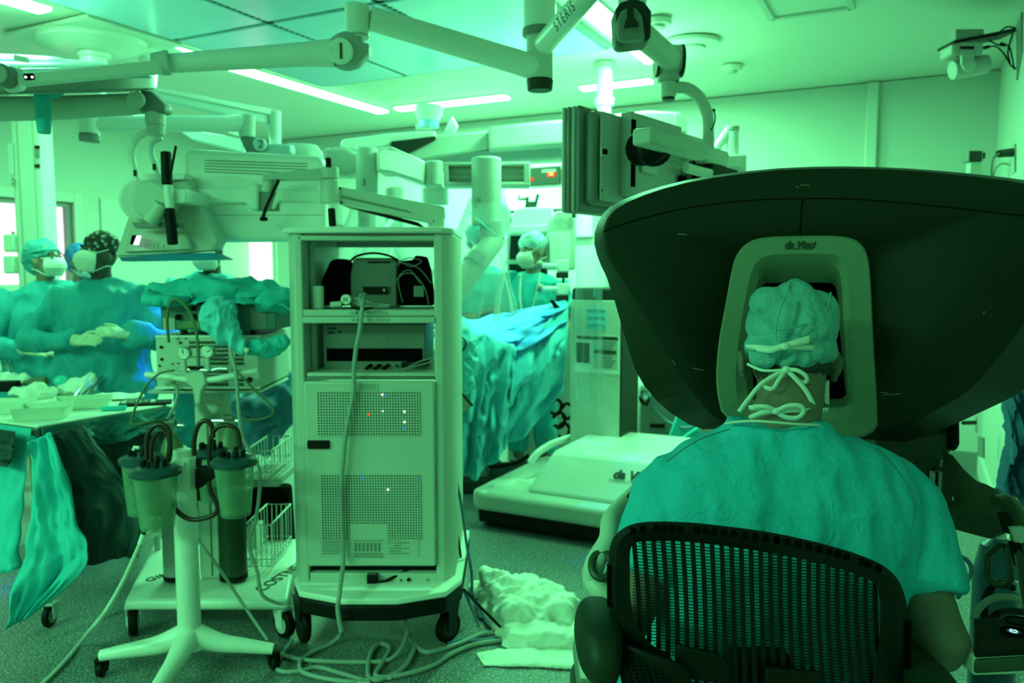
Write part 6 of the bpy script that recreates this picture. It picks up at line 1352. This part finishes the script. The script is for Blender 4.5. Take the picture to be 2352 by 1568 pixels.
bo = pod.modifiers.new('b','BOOLEAN'); bo.object = cut; bo.operation = 'DIFFERENCE'; bo.solver = 'EXACT'
cut.location = (0,0,0)
# loopmesh children are offset by the root, so bake the cut in world space
dg = bpy.context.evaluated_depsgraph_get(); dg.update(); me = bpy.data.meshes.new_from_object(pod.evaluated_get(dg)); pod.modifiers.clear(); pod.data = me; me.name = 'pod_shell'
bpy.data.objects.remove(cut)
bz = mat('bezel_plastic', (.20,.27,.19), .42, bump=(240,.08,0))
loopmesh([PL(OB, YF+.004), PL(OB, YF-.008), PL([(x+(1850-x)*.02,y+(760-y)*.02) for x,y in OB], YF-.014), PL(I1, YF-.016), PL(I2, YF+.0), PL(I3, YF+.07), PL(I3, YF+.10)]).build('viewer_frame', bz, sc, ang=30)
loopmesh([PL(I3, YF+.09), PL([(x+(1840-x)*.1,y+(770-y)*.1) for x,y in I3], YF+.20)], False, True).build('viewer_recess', BK2, sc)
text('da Vinci', 'lettering', INK, sc, P(1837,562,YF-.0170), .0215, FACE, .28, .0007); text('SURGICAL SYSTEM', 'lettering', INK, sc, P(1835,571,YF-.0170), .0058, FACE, .2, 0, width=1.35)
ho_ = MB()
for k in range(26): ho_.ball(P(1697+(k%3)*4, 770+(k//3)*8, YF-.0155), .0009, 6, 4)
for k in range(26): ho_.ball(P(1957+(k%3)*3, 780+(k//3)*8, YF-.0155), .0009, 6, 4)
ho_.build('speaker_holes', INK, sc)
sm_ = [(1384,532,YF-.001),(1440,512,YF-.001),(1520,490,YF-.001),(1600,474,YF-.001),(1720,460,YF-.001),(1840,456,YF-.001),(1960,457,YF-.001),(2100,468,YF-.001),(2230,482,YF-.001),(2352,496,YF-.001),(2445,512,YF-.001)]
MB().ptube(sm_, .0011, 6, smooth=5).build('shell_seam', BK2, sc); MB().ptube([(1845,457,YF-.001),(1841,480,YF-.001),(1838,542,YF-.001)], .0011, 6, smooth=4).build('shell_seam', BK2, sc)
scr = mat('scuff', (.35,.42,.3), .6)
for (x,y,dx,dy) in ((2070,904,-45,3),(2040,903,-20,-3),(1838,426,14,-2),(1850,424,10,3),(1828,428,6,2),(1590,845,26,5),(2258,720,5,-5),(1545,828,6,10),(1556,537,22,2)): MB().ptube([(x,y,YF-.001),(x+dx,y+dy,YF-.001)], .0006, 5).build('scuff_mark', scr, sc)
# lower body: neck, column, base
colm = mat('console_column', (.035,.052,.028), .45)
MB().prism([P(2015,1005,1.98),P(2192,985,1.98),P(2192,1030,1.98),P(2150,1080,1.98),P(2148,1205,1.98),P(2015,1205,1.98)], (0,.25,0)).build('neck', colm, sc, bevel=.01)
MB().prism([P(2160,1075,1.96),P(2190,1070,1.96),P(2190,1205,1.96),P(2170,1210,1.96),P(2150,1205,1.96)], (0,.1,0)).build('rail_cover', colm, sc, bevel=.004)
MB().pbox(2145,1085,2158,1215,1.95,.02).build('slide_rail', GR, sc); MB().pbox(2150,1085,2152,1165,1.948,.01).build('slide_slot', BK, sc)
MB().ppoly([(2188,930),(2206,925),(2207,1020),(2200,1035),(2186,1038)], 1.96, .08).build('hinge_cover', BK, sc, bevel=.008)
MB().box((.66,2.12,.55), (.30,.22,.80)).build('column', colm, sc, bevel=.02)
MB().box((.62,2.30,.10), (.86,.46,.16)).build('floor_base', DG, sc, bevel=.03); MB().box((.60,2.33,.045), (1.0,.10,.05)).build('wheel_bar', BK, sc, bevel=.01)
MB().box((.55,2.44,.20), (.70,.20,.05), rx=.2).build('pedal_tray', GM, sc, bevel=.01)
# right side arm
MB().prism([P(2188,1042,1.90),P(2214,1075,1.88),P(2250,1108,1.85),P(2295,1124,1.80),P(2330,1150,1.74),P(2346,1200,1.68),P(2310,1228,1.74),P(2278,1240,1.8),P(2190,1216,1.9),P(2165,1205,1.92),P(2168,1172,1.92),P(2210,1165,1.88),P(2216,1156,1.88),P(2188,1122,1.90)], (0,.05,0)).build('side_arm', colm, sc, bevel=.006)
armp = [(2290,1150,1.80),(2320,1160,1.74),(2345,1220,1.66),(2365,1320,1.58),(2385,1430,1.52)]
MB().ptube(armp, [.018,.020,.022,.022,.022], 12, smooth=4).build('arm_frame', colm, sc, bevel=0)
MB().prism([P(2302,1183,1.69),P(2320,1180,1.68),P(2332,1222,1.65),P(2316,1226,1.66)], (0,.02,0)).build('dark_clip', BK, sc); MB().prism([P(2322,1212,1.64),P(2352,1210,1.63),P(2360,1245,1.61),P(2334,1248,1.62)], (0,.01,0)).build('arm_label', GR, sc)
MB().prism([P(2328,1250,1.62),P(2345,1248,1.61),P(2356,1300,1.58),P(2342,1305,1.6)], (0,.02,0)).build('dark_clip', BK, sc)
MB().tube([P(2268,1275,1.78),P(2300,1248,1.76),P(2312,1250,1.76),P(2322,1330,1.72),P(2310,1345,1.73),P(2285,1342,1.75),P(2268,1322,1.77)], .008, 10, closed=True).build('grip_loop', colm, sc)
# left side arm with hand support
LM = mat('pale_side_arm', (.55,.60,.52), .4)
MB().tube([P(1500,1085,1.86),P(1465,1125,1.80),P(1425,1165,1.72),P(1402,1195,1.66),P(1396,1240,1.62),P(1368,1290,1.60),P(1362,1330,1.60),P(1385,1358,1.58),P(1430,1375,1.58),P(1500,1392,1.60)], [.016,.018,.019,.020,.020,.021,.022,.022,.02,.02], 14, smooth=5).build('side_arm', LM, sc)
MB().prism([P(1437,1138,1.74),P(1462,1112,1.78),P(1475,1118,1.78),P(1450,1150,1.74)], (0,-.012,0)).build('dark_band', DG, sc, bevel=.002)
MB().prism([P(1468,1108,1.775),P(1484,1092,1.80),P(1488,1098,1.80),P(1474,1114,1.775)], (0,-.012,0)).build('arm_label', W, sc)
MB().tube([P(1378+26*math.cos(a)*.9+4,1298+30*math.sin(a),1.575-.02*math.sin(a)) for a in [i*pi/10 for i in range(20)]], .008, 10, closed=True).build('finger_ring', colm, sc)
# touch panel and bar at the lower right
tpn = thing('control_pad', P(2300,1470,1.40), 'black control pad with a lit power button at the lower right edge', 'control panel')
tpn.location.z = .76
MB().prism([P(2232,1432,1.50),P(2400,1427,1.50),P(2405,1503,1.36),P(2238,1512,1.36)], (0,0,.012)).build('pad', BK, tpn, bevel=.004)
MB().prism([P(2235,1434,1.50)-V((0,0,.03)),P(2400,1428,1.50)-V((0,0,.03)),P(2405,1503,1.36)-V((0,0,.03)),P(2238,1512,1.36)-V((0,0,.03))], (0,0,.028)).build('bar', colm, tpn, bevel=.006)
MB().prism([P(2236,1506,1.365),P(2405,1500,1.365),P(2405,1547,1.365),P(2236,1552,1.365)], (0,.04,0)).build('front_bar', LM, tpn, bevel=.004)
for (x,y) in ((2327,1464),(2338,1440)):
    q = P(x,y,1.43); q.z += .012; MB().tube([q+V((.021*math.cos(a),.019*math.sin(a),0)) for a in [i*pi/12 for i in range(24)]], .002, 8, closed=True).build('button_ring', BK2, tpn)
q = P(2327,1464,1.43)+V((0,0,.012))
pwm = glow('power_glow', (.35,.9,1.0), 1.4)
MB().tube([q+V((.006*math.sin(a),.006*math.cos(a),.001)) for a in [.6+i*(2*pi-1.2)/14 for i in range(15)]], .0009, 6).tube([q+V((0,.002,.001)), q+V((0,.008,.001))], .0009, 6).build('power_symbol', pwm, tpn)
MB().lathe([(.011,0),(.011,.0006)], q, seg=20).build('button_face', CORDB, tpn)
MB().box((1.03,1.45,.36), (.05,.06,.72)).build('support_post', DG, tpn); MB().box((1.03,1.50,.02), (.12,.30,.04)).build('post_foot', DG, tpn)
# clutter at the right: hoses, bottles, hanging cloth
cv = sheet([(2300,900,2.9),(2330,890,2.85),(2400,880,2.8)], [(2296,1130,2.9),(2335,1140,2.85),(2420,1260,2.8)], 30, 20, .03, 3.3, mat('dark_blue_cloth',(.02,.12,.24),.7), 'hanging_cloth', 'dark blue cloth hanging by the right wall at the edge of the view', rip=.03, fr=9)
MB().box((1.93,2.95,.85), (.05,.05,1.7)).box((1.86,2.9,1.28), (.22,.03,.03)).build('cloth_stand', GM, None); tag(C.objects['cloth_stand'], 'grey upright stand that carries the dark blue cloth by the right wall', 'stand')
def loose(nm, pts, r, m, lab, cat='hose'): o = MB().ptube(list(pts), r, 10, smooth=6).build(nm, m, None); tag(o, lab, cat); return o
loose('blue_green_hose', [(2196,1275,2.0),(2220,1285,2.0),(2232,1310,2.0),(2215,1345,2.0),(2200,1372,1.98)], .006, CORDB, 'thin blue green hose curving on the floor side right of the surgeon sleeve')
loose('thick_pale_hose', [(2235,1425,1.7),(2250,1395,1.7),(2285,1372,1.7),(2325,1372,1.7),(2345,1380,1.72)], .008, CORD, 'thick pale hose arcing above the black control pad')
loose('black_hose', [(2262,1430,1.75),(2262,1385,1.75),(2280,1345,1.76),(2305,1338,1.78),(2340,1345,1.8)], .009, BK, 'upper black hose bending above the black control pad')
loose('black_hose', [(2270,1430,1.66),(2290,1410,1.66),(2315,1403,1.68),(2350,1405,1.7)], .008, BK, 'lower black hose lying just above the black control pad')
MB().ptube([(2325,1345,1.74),(2345,1350,1.74)], .014, 12).build('chrome_joint', ST, None); tag(C.objects['chrome_joint'], 'chrome hose joint behind the grip loop at the right edge', 'hose joint')
bt_ = thing('tank', V((P(2290,1300,2.2).x,2.2,0)), 'dark blue cylinder standing on the floor behind the grip loop at the right edge', 'cylinder')
q = V((P(2290,1300,2.2).x,2.2,0)); MB().lathe([(.055,0),(.06,.01),(.06,.60),(.045,.68),(.02,.70)], q).build('body', mat('navy_paint',(.02,.10,.16),.35), bt_); MB().lathe([(.02,0),(.02,.05)], q+V((0,0,.69))).build('valve', ST, bt_)
door_h = thing('door_handle_set', R(.01, 2.0, 1.15), 'small dark handle and plate on the right wall below the console right end', 'handle')
q = P(2240,968,4.6)
MB().ptube([(2212,971,4.55),(2240,970,4.6)], .012, 10).build('lever', BK, door_h); MB().prism([P(2240,955,4.6),P(2246,957,4.6),P(2246,995,4.6),P(2240,993,4.6)], (0,.05,0)).build('plate', GR, door_h)
MB().prism([P(2258,1005,4.2),P(2262,1005,4.2),P(2262,1052,4.2),P(2258,1052,4.2)], (0,.05,0)).build('strike', GM, door_h)
# ================================================================ CHAIR
ch = thing('office_chair', (.42,1.42,0), 'black mesh backed office chair carrying the seated surgeon', 'chair')
def CYf(px, py): u = (px-1740)/345.; return 1.215+.05*u*u+.00012*(py-1350)+.02*(px-1740)/345.
def CPx(px, py, dy=0): return P(px, py, CYf(px,py)+dy)
out = [(1397,1310),(1404,1246),(1430,1214),(1475,1199),(1560,1198),(1660,1207),(1780,1224),(1900,1251),(1990,1280),(2040,1307),(2070,1345),(2086,1410),(2086,1500),(2080,1600),(2050,1690),(1900,1740),(1700,1730),(1560,1660),(1490,1570),(1440,1500),(1408,1440),(1397,1370)]
inn = [(1447,1320),(1447,1270),(1455,1250),(1480,1243),(1560,1243),(1660,1253),(1780,1272),(1890,1295),(1970,1320),(2005,1337),(2018,1360),(2022,1410),(2018,1480),(2005,1560),(1980,1640),(1860,1690),(1700,1670),(1590,1600),(1540,1508),(1495,1478),(1460,1430),(1448,1370)]
o1 = catmull([V((x,y,0)) for x,y in out], 5, True); i1 = catmull([V((x,y,0)) for x,y in inn], 5, True)
L1 = [CPx(p.x,p.y,.0) for p in o1]; L2 = [CPx(p.x,p.y,-.012) for p in [a.lerp(b_, .35) for a,b_ in zip(o1,i1)]]; L3 = [CPx(p.x,p.y,-.004) for p in i1]; L4 = [CPx(p.x,p.y,.022) for p in i1]; L5 = [CPx(p.x,p.y,.03) for p in o1]
chm = mat('chair_plastic', (.004,.007,.004), .5, spec=.2)
loopmesh([L1,L2,L3,L4,L5,L1]).build('back_frame', chm, ch, ang=50)
rb_ = MB()
for k in range(26):
    t_ = k/25; x = 1455+t_*560; idx = min(range(len(o1)), key=lambda i: abs(o1[i].x-x)+(1000 if o1[i].y>1340 else 0)); p_ = o1[idx]
    rb_.box(CPx(p_.x, p_.y+13, -.003), (.010,.020,.010), 0)
rb_.build('top_ribs', BK2, ch, bevel=.002)
rs_ = MB()
for k in range(14): rs_.box(CPx(2078,1425+k*8,.0), (.016,.014,.0028))
rs_.build('side_ribs', BK2, ch); rs_ = MB()
for k in range(12): rs_.box(CPx(1402,1300+k*8,.0), (.010,.014,.0028))
rs_.build('side_ribs', BK2, ch)
def inside(x, y):
    c_ = False; n = len(i1); j = n-1
    for i in range(n):
        a, b_ = i1[i], i1[j]
        if (a.y > y) != (b_.y > y) and x < (b_.x-a.x)*(y-a.y)/(b_.y-a.y)+a.x: c_ = not c_
        j = i
    return c_
def bow(x, y): return x + 10*math.sin((y-1240)/330*pi)*((1700-x)/300) + (y-1400)*.03
bars = MB(); NB = 26; pitch = 22.4
for k in range(NB+1):
    x = 1438+k*pitch; seg_ = []
    for y in range(1236, 1700, 8):
        xx = bow(x, y)
        if inside(xx, y) or inside(xx, y+10) or inside(xx,y-10): seg_.append((xx,y))
    if len(seg_) > 2:
        vs_ = []
        for (xx,y) in seg_: vs_ += [CPx(xx-5.6,y,.004), CPx(xx+5.6,y,.004), CPx(xx+5.6,y,.010), CPx(xx-5.6,y,.010)]
        n = len(seg_); bars.add(vs_, [(4*i+a, 4*i+(a+1)%4, 4*i+4+(a+1)%4, 4*i+4+a) for i in range(n-1) for a in range(4)]+[(0,1,2,3)])
bars.build('vertical_bars', chm, ch)
th = MB()
for j in range(62):
    y = 1244+j*7.1
    xs = [x for x in range(1430, 2040, 12) if inside(x, y+ (x-1450)*.06 if False else y)]
    run = []
    pts = [(x, y+max(0,(x-1500))*.0) for x in xs]
    if len(pts) < 2: continue
    # rows follow the slant of the top edge
    row = [(x, y+(x-1450)*.11-6) for x in range(1430, 2040, 12)]; row = [p_ for p_ in row if inside(*p_)]
    if len(row) > 1: th.tube([CPx(a,b_,.007) for a,b_ in row], .0009, 4)
th.build('mesh_rungs', chm, ch)
lm_ = [(1555,1482),(1655,1505),(1675,1530),(1680,1570),(1560,1560)]
MB().prism([CPx(x,y,-.012) for x,y in lm_], (0,.012,0)).build('lumbar_pad', chm, ch, bevel=.004); MB().prism([CPx(x,y,-.012) for x,y in ((1760,1535),(1890,1545),(1900,1600),(1755,1600))], (0,.012,0)).build('lumbar_pad', chm, ch, bevel=.004)
# lower outer shell with perforations, arm pads, seat, base
LS = MB().grid(lambda a,b: CPx(1410+a*170+b*40, 1470+b*190+a*60, -.02-.02*math.sin(pi*a)), 12, 12); LS.build('lower_shell', chm, ch, thick=.006)
pf = MB()
for c_ in range(7):
    for r_ in range(9): pf.box(CPx(1432+c_*18+r_*3, 1502+r_*9+c_*9, -.045), (.0045,.002,.0018))
pf.build('shell_slots', BK2, ch)
MB().skin('x', chm, ch) if False else None
ap_ = MB().tube([V((.150,1.27,.80)), V((.150,1.31,.815)), V((.155,1.46,.815)), V((.16,1.52,.805))], [.030,.038,.036,.028], 18, smooth=4)
ap_ = MB().ptube([(1378,1425,1.24),(1374,1470,1.22),(1376,1520,1.22),(1384,1560,1.24)], [.020,.028,.029,.022], 20, smooth=5)
MB().rings([(P(1382,1398,1.28),.020,.03),(P(1378,1410,1.28),.034,.09),(P(1372,1450,1.28),.038,.11),(P(1370,1500,1.28),.036,.11),(P(1378,1522,1.28),.026,.09)], seg=28, ex=2.6).build('arm_pad', mat('arm_pad_foam',(.010,.020,.010),.5, spec=.3), ch, sub=1)
MB().rings([(P(1378,1518,1.28),.020,.05),(P(1392,1590,1.28),.018,.05),(P(1396,1700,1.30),.018,.05)], seg=16).build('arm_support', BK, ch)
MB().rings([((.70,1.33,.74),.034,.11),((.70,1.33,.78),.036,.11)], seg=28, ex=2.6).build('arm_pad', MATS['arm_pad_foam'], ch); MB().tube([(.70,1.33,.745),(.68,1.36,.50)], .018, 12).build('arm_support', BK, ch)
MB().rings([((.42,1.50,.44),.22,.21),((.42,1.50,.475),.245,.235),((.42,1.50,.50),.24,.23),((.42,1.50,.515),.20,.20)], seg=40, ex=3).build('seat', chm, ch)
MB().box((.42,1.28,.56), (.10,.05,.50), rx=-.1).build('spine', BK, ch, bevel=.01); MB().box((.42,1.36,.42), (.16,.22,.06)).build('mechanism', BK, ch, bevel=.01)
MB().box((.42,1.40,.40), (.58,.05,.03)).build('arm_yoke', BK, ch, bevel=.005)
MB().tube([(.42,1.46,.42),(.42,1.46,.09)], .028, 16).build('gas_lift', GM, ch)
for k in range(5):
    a = pi/2+k*2*pi/5; e_ = V((.42+.29*math.cos(a),1.46+.29*math.sin(a),.075)); MB().tube([(.42,1.46,.11), e_], [.03,.017], 10).build('base_leg', BK, ch)
    caster('castor', (e_.x,e_.y,0), .026, .03, ch, a, BK, BK, DG, .06)
